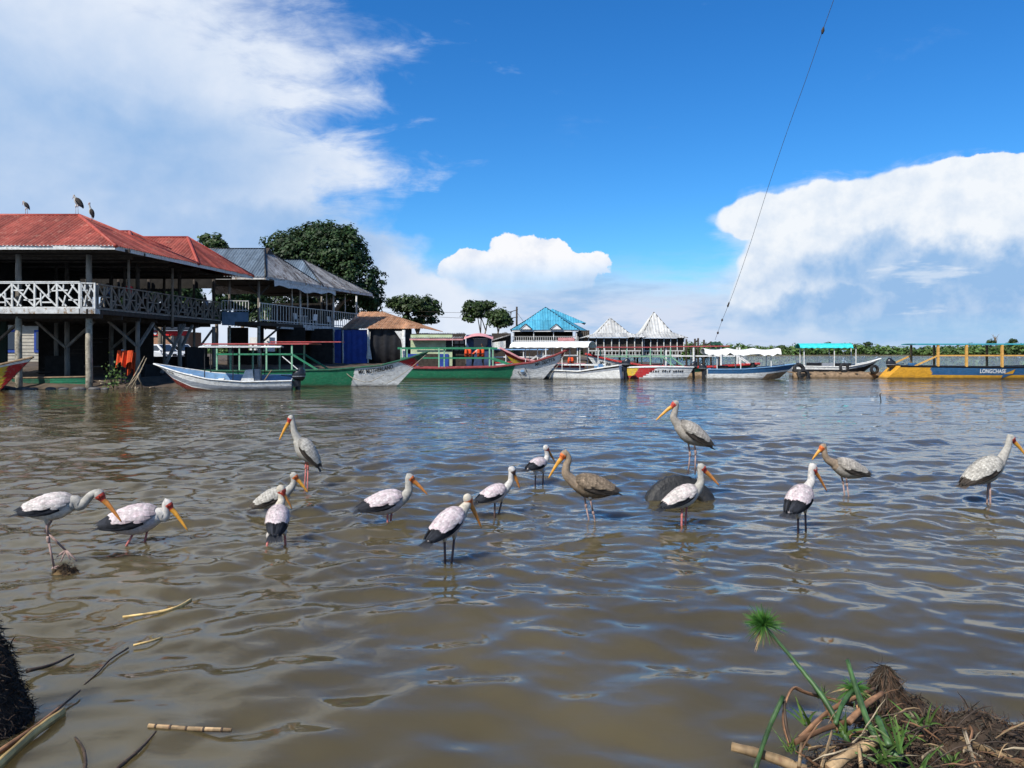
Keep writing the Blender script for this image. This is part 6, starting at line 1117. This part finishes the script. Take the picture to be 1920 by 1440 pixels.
# ---------------------------------------------------------------- roof storks
def roof_stork(label, foot, T, S, Nk, Hd, Bt, D, legs, seed): return stork(label, foot, T, S, Nk, Hd, Bt, legs, 0.1, 'dark', 'palegrey', back='palegrey', flight='black', face=LEGP, bill=LEGG, leg=LEGG, seed=seed, depth=D, group='storks on the red roof', black=0.3, fat=1.05)
roof_stork('small hunched dark stork alone on the left of the red roof ridge', (50, 403), (55, 392), (46, 380), [(44, 378)], (44, 377.5), (42, 385), 41.7, [[(47, 392), (47, 403)], [(52, 391), (52, 403)]], 21)
roof_stork('large dark-winged stork leaning on the right end of the red roof ridge', (144, 403), (156, 390), (142, 372), [(139, 368)], (139, 366), (136, 374), 41.7, [[(141, 386), (141, 404)], [(147, 386), (148, 404)]], 22)
roof_stork('upright dark stork with pale neck standing just down the hip of the red roof', (172, 411), (175, 408), (170, 392), [(168, 386)], (168, 380.5), (165, 385), 41.0, [[(171, 405), (171, 414)], [(174, 405), (174, 415)]], 23)
# ---------------------------------------------------------------- bank debris under the restaurant
M_stick = mat('dry_pale_stick', (0.30, 0.24, 0.16), .85, .3, 8, bump=.3, attr='tint'); M_reed = mat('dry_reed', (0.28, 0.19, 0.10), .7, .3, 14, stretch=(1, 1, .3), wear=(0.20, 0.10, 0.05), wlo=.55, whi=.7, wsc=18, attr='tint'); M_reedr = mat('reddish_dry_reed', (0.18, 0.095, 0.05), .7, .3, 14, attr='tint'); M_dark = mat('rotten_stem', (0.05, 0.033, 0.022), .6, .3, 14, attr='tint'); M_pale = mat('pale_split_reed', (0.55, 0.38, 0.15), .6, .25, 12, stretch=(1, .3, 1), wear=(0.34, 0.20, 0.08), wlo=.54, whi=.7, wsc=10, attr='tint')
names = ('longest leaning stick', 'second leaning stick', 'third leaning stick', 'low pale stick', 'short pale stick', 'slanting stick', 'broken stick', 'thin upright stick', 'thin leaning twig', 'flat lying stick')
sp_ = [((238, 729), (271, 668)), ((247, 728), (275, 671)), ((243, 722), (268, 690)), ((189, 719), (204, 727)), ((186, 714), (207, 725)), ((258, 706), (268, 733)), ((240, 732), (245, 727)), ((253, 733), (253, 716)), ((254, 731), (262, 725)), ((281, 727), (292, 727.5))]
for i, (p, q) in enumerate(sp_):
    o = MB(); a, b = P(*p, 39.2 - .03 * i), P(*q, 39.7); o.tube([a, (a + b) / 2 + Vector((.04, 0, .03)), b], [.035, .03, .018], 6); o = o.build('driftwood_stick', M_stick, None, True); set_tint(o, [(1, 1, 1)] * len(o.data.polygons)); tag(o, names[i] + ' on the bank between restaurant post and silver boat', 'stick', 'sticks on the bank')
q = P(213, 728, 39.1); wd = empty('weed', (q.x, q.y, 0), 'leafy green weed sprouting from the bank beside the restaurant post', 'plant'); C_ = rng.normal(size=(150, 3)) * np.array([.28, .2, .38]) + np.array([q.x, q.y, .65]); N_ = rng.normal(size=(150, 3)) + np.array([0, -.5, .6]); N_ /= np.linalg.norm(N_, axis=1)[:, None]; leaf_mesh('foliage', C_, N_, rng.uniform(.05, .1, 150), tints(150), M_mang, wd); o = MB()
for i in range(6): o.tube([q, q + Vector((random.uniform(-.35, .35), 0, random.uniform(.5, 1.1)))], [.015, .006], 5)
o.build('stem', M_mang, wd)
M_rock = mat('wet_bank_stone', (0.09, 0.085, 0.08), .6, .4, 5, bump=.6, bsc=12)
for i, (px, d, s_) in enumerate(((8, 38.4, .5), (20, 38.3, .35), (45, 38.2, .4), (62, 38.3, .28), (148, 38.3, .4), (178, 38.25, .35), (118, 38.35, .3), (196, 38.4, .25), (95, 38.5, .3))):
    q = P(px, 700, d); o = MB(); rr = random.Random(i); rows = []
    for a in range(6): la = -1.57 + 3.1416 * a / 5; rows.append([(q.x + s_ * math.cos(la) * math.cos(b * .785) * rr.uniform(.8, 1.1), q.y + s_ * .7 * math.cos(la) * math.sin(b * .785) * rr.uniform(.8, 1.1), .02 + s_ * .35 * math.sin(la)) for b in range(8)])
    o.grid(rows, close=True); tag(o.build('bank_stone', M_rock, None, True), ('stone at the far left foot of the bank', 'second small stone from the left on the bank', 'stone just right of the left restaurant post', 'small stone left of the old green hull', 'stone at the left foot of the corner post', 'stone at the right foot of the corner post', 'small stone below the old green hull', 'small stone near the green weed', 'stone at the middle of the old green hull')[i], 'stone', 'stones along the bank')
# ---------------------------------------------------------------- root mat and papyrus at the lower right
def fibres(name, pts, nrm, ln, wd, matl, parent, kind='stuff', curl=.35, down=.5):
    n_ = len(pts); V = np.zeros((n_, 6, 3)); d = rng.normal(size=(n_, 3)) + nrm * .9 + np.array([0, 0, -down]); d /= np.linalg.norm(d, axis=1)[:, None]; sd = np.cross(d, rng.normal(size=(n_, 3))); sd /= np.linalg.norm(sd, axis=1)[:, None] + 1e-9
    L_ = ln * rng.uniform(.4, 1.3, n_)[:, None]; w_ = wd * rng.uniform(.6, 1.4, n_)[:, None]; bend = rng.normal(size=(n_, 3)) * curl + np.array([0, 0, -.3])
    p1, p2 = pts + d * L_ * .5, pts + d * L_ + bend * L_ * .35
    V[:, 0], V[:, 1], V[:, 2], V[:, 3], V[:, 4], V[:, 5] = pts - sd * w_, pts + sd * w_, p1 - sd * w_ * .9, p1 + sd * w_ * .9, p2 - sd * w_ * .2, p2 + sd * w_ * .2
    idx = np.arange(n_)[:, None] * 6; f_ = np.concatenate([idx + [0, 1, 3, 2], idx + [2, 3, 5, 4]], 0)
    me_ = bpy.data.meshes.new(name); o_ = np.array(ORG[parent.name]); me_.vertices.add(6 * n_); me_.vertices.foreach_set('co', (V.reshape(-1, 3) - o_).reshape(-1)); nf_ = len(f_); me_.loops.add(nf_ * 4); me_.loops.foreach_set('vertex_index', f_.reshape(-1).astype(np.int32)); me_.polygons.add(nf_); me_.polygons.foreach_set('loop_start', np.arange(nf_, dtype=np.int32) * 4); me_.update(calc_edges=True); me_.materials.append(matl)
    at = me_.attributes.new('tint', 'FLOAT_COLOR', 'FACE'); t_ = tints(n_, .4, 1.6, .25); at.data.foreach_set('color', np.concatenate([np.concatenate([t_, t_], 0), np.ones((2 * n_, 1))], 1).astype(np.float32).reshape(-1)); o = bpy.data.objects.new(name, me_); COL.objects.link(o); o.parent = parent; ORG[o.name] = Vector(o_); o['kind'] = kind; return o
M_peat = mat('peaty_root_mat', (0.040, 0.027, 0.018), .85, .5, 9, bump=.9, bsc=30); M_fib = mat('brown_root_fibre', (0.056, 0.037, 0.024), .85, .3, 20, attr='tint'); M_fibd = mat('dark_root_fibre', (0.038, 0.027, 0.020), .85, .3, 20, attr='tint')
def mound(name, label, bumps, x0, x1, y0, y1, base, nfib, fm, flen=.07, mm=M_peat, group=None, nx=70, ny=50):
    xs, ys = np.linspace(x0, x1, nx), np.linspace(y0, y1, ny); X, Y = np.meshgrid(xs, ys); Z = np.full_like(X, base)
    for (bx, by, hgt, rx, ry_) in bumps: Z = np.maximum(Z, base + (hgt - base) * np.exp(-(((X - bx) / rx) ** 2 + ((Y - by) / ry_) ** 2) ** 1.1))
    nz = sum(a * np.sin(X * f_ + p) * np.sin(Y * f_ * 1.13 + q_) for a, f_, p, q_ in ((.018, 23, 1, 2), (.012, 47, .3, 1.7), (.008, 91, 2.2, .4))); Z += nz * (Z > base + .01)
    r_ = empty(name, ((x0 + x1) / 2, (y0 + y1) / 2, 0), label, 'root mat', group); o = MB(); o.grid([[(X[i, j], Y[i, j], Z[i, j]) for j in range(nx)] for i in range(ny)]); o.build('root_mass', mm, r_, True)
    gx_, gy_ = np.gradient(Z, xs[1] - xs[0], axis=1), np.gradient(Z, ys[1] - ys[0], axis=0); ok = np.argwhere(Z > 0.0); pk = ok[rng.integers(0, len(ok), nfib)]; pts_ = np.stack([X[pk[:, 0], pk[:, 1]], Y[pk[:, 0], pk[:, 1]], Z[pk[:, 0], pk[:, 1]]], 1) + rng.normal(size=(nfib, 3)) * .008
    nrm = np.stack([-gx_[pk[:, 0], pk[:, 1]], -gy_[pk[:, 0], pk[:, 1]], np.ones(nfib)], 1); nrm /= np.linalg.norm(nrm, axis=1)[:, None]; fibres('root_fibres', pts_, nrm * .35, flen, .0027, fm, r_, down=.6); return r_
# stump top at px (1660,1252); mat spreads right and towards the camera
DS = 3.75; pk_ = P(1660, 1255, DS)
RM = mound('papyrus_root_mat', 'large brown fibrous root mat with a pointed stump at the lower right', [(pk_.x, DS, pk_.z, .085, .11), (pk_.x + .13, DS - .02, pk_.z * .66, .12, .13), (pk_.x + .25, DS - .05, pk_.z * .42, .15, .15), (pk_.x + .02, DS - .06, pk_.z * .62, .17, .17), (pk_.x + .08, DS - .14, pk_.z * .48, .32, .26), (pk_.x + .30, DS - .28, .25, .34, .28), (pk_.x - .22, DS - .38, .15, .34, .28), (pk_.x - .42, DS - .48, .07, .22, .2), (pk_.x + .12, DS - .62, .19, .55, .34), (pk_.x + .8, DS - .45, .17, .35, .35), (pk_.x + .75, DS - .02, .10, .20, .14)], 1.25, 3.3, 2.6, 4.1, -.12, 12000, M_fib, .065)
n_ = 5200; th = rng.uniform(0, 6.28, n_); hh_ = rng.uniform(0, 1, n_); rad_ = .022 + .11 * hh_ ** 1.2; pts_ = np.stack([pk_.x + rad_ * np.cos(th), DS + rad_ * np.sin(th), pk_.z + .015 - .26 * hh_], 1); fibres('stump_fibres', pts_, np.stack([np.cos(th), np.sin(th), np.full(n_, -1.6)], 1) * .9, .075, .0018, M_fib, RM, down=1.6, curl=.2)
LM = mound('root_clump', 'dark wet root clump standing at the left edge of the water', [(-2.66, 3.86, .56, .15, .2), (-2.70, 3.76, .32, .17, .17)], -3.1, -2.2, 3.3, 4.2, -.12, 6000, M_fibd, .05, mat('black_peat', (0.022, 0.016, 0.012), .8, .4, 9, bump=.9, bsc=30))
mm_ = G(125, 1072); mound('mud_clump', 'small brown clump of weed breaking the surface under the far left stork', [(mm_.x, mm_.y, .045, .11, .09)], mm_.x - .2, mm_.x + .2, mm_.y - .2, mm_.y + .2, -.06, 900, M_fib, .04, mat('brown_weed', (0.11, 0.07, 0.03), .85, .4, 20, bump=.8, bsc=60), nx=24, ny=24)
# dead and living stems
def stem(label, pts_, r0, r1, m_, name='dry_stalk', cat='stalk', group='dead stalks on the root mat', nodes=0, flat=1.0, n_=8):
    pts_ = [p if isinstance(p, Vector) else P(*p) for p in pts_]; c_ = catmull(pts_, 5) if len(pts_) > 2 else [pts_[0] + (pts_[1] - pts_[0]) * t for t in (0, .2, .4, .6, .8, 1)]; k = len(c_); o = MB(); rd = [(r0 + (r1 - r0) * i / (k - 1)) * random.uniform(.9, 1.1) for i in range(k)]; o.tube(c_, rd, n_, flat=flat); st_ = [random.uniform(.55, 1.35) for j in range(n_)]; tn = [(st_[j] * (1 + .25 * math.sin(i * 1.1 + j)) * random.uniform(.85, 1.15),) * 3 for i in range(k - 1) for j in range(n_)] + [(.5, .45, .4), (1.1, 1.0, .9)]
    o = o.build(name, m_, None, True); set_tint(o, tn); tag(o, label, cat, group)
    for j in range(nodes): t = (j + .5) / nodes; i = min(k - 2, int(t * (k - 1))); q = MB(); p_ = c_[i]; d_ = (c_[i + 1] - c_[i]).normalized(); q.tube([p_ - d_ * .006, p_, p_ + d_ * .006], [rd[i] * 1.02, rd[i] * 1.16, rd[i] * 1.02], n_); set_tint(q.build('stem_node', M_dark, o, True), [(1, 1, 1)] * len(q.f))
    return o
stem('thick cut brown cane end lying to the left of the root mat', [(1372, 1400, 3.52), (1440, 1418, 3.45), (1520, 1448, 3.35)], .021, .024, M_reed, 'cut_cane', 'cane')
stem('long broken cane arching over the left of the root mat', [(1480, 1400, 3.5), (1468, 1345, 3.58), (1485, 1292, 3.65), (1515, 1300, 3.66), (1600, 1322, 3.6)], .010, .014, M_reedr, flat=.5)
stem('dark bent stalk hanging down into the water left of the root mat', [(1484, 1395, 3.48), (1474, 1360, 3.55), (1470, 1315, 3.6)], .010, .007, M_dark)
stem('brown stalk crossing diagonally below the stump', [(1500, 1385, 3.4), (1560, 1330, 3.5), (1640, 1292, 3.62)], .015, .011, M_reedr, flat=.7)
stem('broad split dry stalk lying in front of the stump', [(1490, 1392, 3.3), (1560, 1362, 3.4), (1640, 1342, 3.5)], .016, .012, M_reedr, flat=.35)
stem('upright pale dry stalk at the bottom of the root mat', [(1540, 1440, 3.1), (1552, 1400, 3.2), (1560, 1372, 3.28)], .012, .010, M_reed, flat=.5)
stem('short pale dry stalk beside the cut cane end', [(1498, 1440, 3.2), (1503, 1395, 3.28)], .016, .014, M_reed, flat=.5); stem('thick brown cane slanting out of the bottom edge', [(1550, 1445, 3.12), (1600, 1410, 3.22), (1640, 1392, 3.28)], .024, .022, M_reed)
stem('leaning orange-brown dry leaf left of the stump', [(1570, 1372, 3.4), (1550, 1330, 3.5), (1530, 1290, 3.6)], .013, .005, M_reedr, flat=.3); stem('pale bent stalk on the right side of the root mat', [(1790, 1348, 3.55), (1822, 1368, 3.4), (1818, 1400, 3.3), (1838, 1440, 3.15)], .012, .009, M_reedr, flat=.5)
stem('long flat dry leaf lying across the right of the root mat', [(1800, 1388, 3.4), (1860, 1410, 3.3), (1940, 1440, 3.2)], .018, .014, M_reed, flat=.3); stem('thin dry stalk on the right, crossing the long flat leaf', [(1808, 1370, 3.4), (1830, 1440, 3.15)], .009, .007, M_stick)
stem('dry stalk between the two green cut stems', [(1615, 1440, 3.1), (1610, 1395, 3.2)], .009, .007, M_reed); stem('brown stalk half buried in the middle of the mat', [(1590, 1355, 3.4), (1625, 1320, 3.5), (1655, 1300, 3.55)], .014, .012, M_reedr)
for i in range(16):
    px, py = random.uniform(1490, 1900), random.uniform(1380, 1440); d = 3.25 + (1440 - py) / 1440 * 3.2; L_ = random.uniform(30, 90); a = random.uniform(-.8, .8)
    stem(('dry leaf scrap %s on the root mat' % ('curled under the cut cane', 'near the bottom left', 'beside the thick brown cane', 'below the green tufts', 'at the bottom middle', 'right of the green stems', 'beneath the pale stalk', 'left of the flat leaf', 'below the flat leaf', 'near the right corner', 'under the broad split stalk', 'in front of the stump', 'between two grass tufts', 'behind the thick cane', 'at the very bottom', 'against the dark peat')[i]), [(px, py, d), (px + L_ * .5 * math.cos(a), py + L_ * .4 * math.sin(a) - 4, d + .05), (px + L_ * math.cos(a), py + L_ * .8 * math.sin(a), d + .05)], .009, .004, (M_reed, M_reedr, M_stick)[i % 3], 'leaf_scrap', 'leaf', 'dry leaf scraps on the root mat', flat=.25, n_=6)
for i in range(70):                                        # matted dead leaves, part of the root mat
    px, py = random.uniform(1480, 1915), random.uniform(1325, 1440)
    if py < 1440 - (px - 1440) * 1.1 or (px > 1760 and py < 1360): continue
    d = 3.06 + (1440 - py) / 115 * .5; a = random.uniform(-1.2, 1.2); L_ = random.uniform(30, 130); q0 = P(px, py, d); q1 = P(px + L_ * math.cos(a), py - L_ * .7 * math.sin(a), d + random.uniform(-.05, .1)); mid_ = (q0 + q1) / 2 + Vector((0, 0, random.uniform(-.01, .03))); sd_ = Vector((-(q1 - q0).z, random.uniform(-.02, .02), (q1 - q0).x)).normalized() * random.uniform(.0022, .0052)
    o = MB(); o.grid([[p_ - sd_ * w_, p_ + Vector((0, -.004, .002)), p_ + sd_ * w_] for p_, w_ in ((q0, .5), ((q0 + mid_) / 2 + Vector((0, 0, .006)), 1), (mid_, 1), ((mid_ + q1) / 2 + Vector((0, 0, .005)), .8), (q1, .15))]); ob_ = o.build('dead_leaf', random.choice((M_reed, M_reedr, M_dark, M_stick, M_dark, M_reedr)), RM, True); set_tint(ob_, [(random.uniform(.6, 1.3),) * 3 for _ in o.f])
M_pap = mat('papyrus_stem', (0.040, 0.088, 0.026), .5, .35, 12, spec=.4, attr='tint'); M_papl = mat('papyrus_ray', (0.060, 0.17, 0.030), .5, .25, 20, trans=.25, attr='tint'); M_grass = mat('grass_blade', (0.085, 0.16, 0.038), .5, .3, 20, trans=.3, attr='tint'); M_strw = mat('straw_bract', (0.42, 0.30, 0.16), .7, .3, 20, attr='tint')
pap = empty('papyrus', P(1590, 1392, 3.38), 'living papyrus stem leaning left with a round green mop of rays', 'papyrus'); top = P(1432, 1172, 3.7); o = MB(); o.tube(catmull([P(1592, 1395, 3.38), P(1545, 1310, 3.5), P(1490, 1240, 3.62), top], 6), [.014 - .0004 * i for i in range(19)], 8); set_tint(o.build('stem', M_pap, pap, True), [(random.uniform(.7, 1.3),) * 3 for _ in o.f])
def blades(name, m_, parent, specs, seg=6):
    o = MB(); tn = []
    for p, d, L_, w_, dr in specs:
        p, d = Vector(p), Vector(d).normalized(); sd = d.cross(Vector((0, -1, .3))); sd = sd.normalized() if sd.length > .05 else Vector((1, 0, 0)); rows = []
        for i in range(seg + 1): t = i / seg; c_ = p + d * (L_ * t) + Vector((0, 0, -dr * L_ * t * t)); ww = sd * (w_ * (1 - t ** 1.6) + .0004); rows.append([c_ - ww, c_ + Vector((0, .3 * w_, 0)), c_ + ww])
        b = len(o.f); o.grid(rows); g_ = random.uniform(.65, 1.3); tn += [(g_ * random.uniform(.9, 1.2), g_, g_ * .9)] * (len(o.f) - b)
    ob_ = o.build(name, m_, parent, True); set_tint(ob_, tn); return ob_
sp2 = []
for i in range(280):
    d = Vector((random.gauss(-.28, .75), random.gauss(0, .7), random.gauss(.62, .62))).normalized(); sp2.append((top, d, random.uniform(.07, .12), .0018, random.uniform(.0, .45)))
blades('ray_mop', M_papl, pap, sp2, 4)
blades('straw_bracts', M_strw, pap, [(top, (random.gauss(-.2, .3), random.gauss(0, .3), -1), random.uniform(.06, .14), .004, 0) for i in range(9)] + [(top, (.8, 0, .2), .09, .003, .8), (top, (.9, .1, -.2), .11, .003, .3)], 4)
p2 = empty('papyrus', P(1600, 1330, 3.55), 'short papyrus sprout with a drooping tuft left of the stump', 'papyrus'); t2 = P(1600, 1292, 3.6); o = MB(); o.tube(catmull([P(1566, 1358, 3.4), P(1580, 1320, 3.5), t2], 5), .011, 8); set_tint(o.build('stem', M_pap, p2, True), [(random.uniform(.7, 1.3),) * 3 for _ in o.f]); blades('ray_mop', M_papl, p2, [(t2, (random.gauss(.15, .8), random.gauss(0, .6), random.gauss(.5, .5)), random.uniform(.06, .12), .0022, random.uniform(.2, .9)) for i in range(110)], 4)
blades('straw_bracts', M_strw, p2, [(t2, (-.9, 0, .1), .12, .006, .3), (t2, (.9, -.2, -.1), .1, .005, .3), (t2, (.1, -.3, -1), .12, .005, 0)], 4)
for lb, pts_, r0, r1 in (('thick green cut stem rising left of the stump', [(1690, 1425, 3.2), (1640, 1380, 3.3), (1605, 1290, 3.5), (1589, 1238, 3.62)], .016, .010), ('second green cut stem broken off low in the middle of the mat', [(1668, 1400, 3.2), (1645, 1345, 3.35)], .015, .013), ('flat green stem leaning at the left edge of the root mat', [(1415, 1445, 3.35), (1440, 1370, 3.5), (1468, 1306, 3.6)], .010, .011)):
    stem(lb, pts_, r0, r1, M_pap, 'papyrus_stalk', 'papyrus', 'green papyrus stems')
TU = [(1515, 1350, 3.5, .16, 9), (1585, 1370, 3.4, .14, 11), (1652, 1420, 3.15, .20, 12), (1685, 1400, 3.2, .20, 9), (1720, 1440, 3.1, .16, 9), (1728, 1355, 3.45, .18, 8), (1780, 1425, 3.2, .10, 10), (1485, 1402, 3.35, .12, 16), (1540, 1300, 3.6, .11, 14), (1690, 1370, 3.4, .11, 12), (1650, 1348, 3.5, .10, 8)]
TN = ('beside the arching broken cane', 'behind the thick brown cane', 'tallest, at the bottom of the green cut stem', 'spreading, right of the green cut stem', 'at the bottom edge', 'on the right flank of the stump', 'pale, low on the right of the mat', 'fine, next to the cut cane end', 'fine, on top of the broken cane', 'pale, below the stump', 'small, in front of the stump')
for (px, py, d, L_, k), nm in zip(TU, TN):
    b0 = P(px, py, d); r_ = empty('grass_tuft', b0, 'green grass tuft ' + nm, 'grass tuft', 'grass tufts on the root mat'); sp3 = [(b0 + Vector((random.uniform(-.02, .02), random.uniform(-.02, .02), -.02)), (random.gauss(0, .6), random.gauss(-.1, .5), random.uniform(.5, 1.2)), L_ * random.uniform(.6, 1.15), .0022 if 'fine' in nm else .0058, random.uniform(.1, .8)) for i in range(k)]
    for q3 in sp3: blades('blade', M_grass, r_, [q3])
# ---------------------------------------------------------------- floating reeds at the lower left
def flt(px, py, z=.012): return G(px, py, z)
stem('broad pale split reed floating from the lower left corner', [flt(-40, 1470, .03), flt(60, 1378, .035), flt(120, 1335, .02)], .030, .026, M_pale, 'floating_reed', 'reed', 'floating reeds', flat=.45)
stem('thin reddish reed lying along the pale split reed', [flt(-30, 1430, .04), flt(70, 1360, .04), flt(150, 1295, .02)], .016, .005, M_reedr, 'floating_reed', 'reed', 'floating reeds')
stem('short cut cane with dark joints floating at the bottom left', [flt(279, 1361, .012), flt(350, 1366, .012), flt(434, 1369, .012)], .013, .011, M_reed, 'floating_cane', 'cane', 'floating reeds', nodes=5)
stem('dark curved stem half sunk near the bottom edge', [flt(141, 1383, .0), flt(155, 1402, .015), flt(160, 1425, .015), flt(158, 1450, .01)], .006, .009, M_dark, 'floating_twig', 'twig', 'floating reeds', nodes=3)
stem('dark knotted stem running down from the cut cane', [flt(292, 1372, .008), flt(262, 1405, .01), flt(215, 1445, .01)], .005, .010, M_dark, 'floating_twig', 'twig', 'floating reeds', nodes=4)
stem('pale curved reed floating below the far left storks', [flt(230, 1157, .004), flt(290, 1149, .012), flt(330, 1140, .012), flt(359, 1125, .006)], .008, .016, M_pale, 'floating_reed', 'reed', 'floating reeds', flat=.4)
stem('small whitish reed piece floating below the pale curved reed', [flt(250, 1210, .006), flt(280, 1203, .012), flt(304, 1196, .006)], .008, .008, M_pale, 'floating_reed', 'reed', 'floating reeds', flat=.4)
stem('dark root strand reaching right from the root clump', [flt(50, 1258, .03), flt(95, 1247, .012), flt(138, 1227, -.002)], .014, .006, M_dark, 'floating_root', 'root', 'floating reeds')
stem('thin dark twig floating above the reddish reed', [flt(158, 1284, .004), flt(185, 1260, .012), flt(205, 1238, .008), flt(240, 1215, .0)], .005, .006, M_dark, 'floating_twig', 'twig', 'floating reeds')
stem('upright broken stub poking out beside the root clump', [flt(48, 1340, -.02), Vector(flt(48, 1340)) + Vector((-.008, 0, .07))], .010, .014, M_dark, 'broken_stub', 'stub', 'floating reeds')
stem('thin bare twig sticking out of the water near the yellow boat', [G(1652, 752, -.05), P(1650, 740, 29.5), P(1653, 737, 29.5)], .02, .012, M_dark, 'twig', 'twig', 'floating reeds')
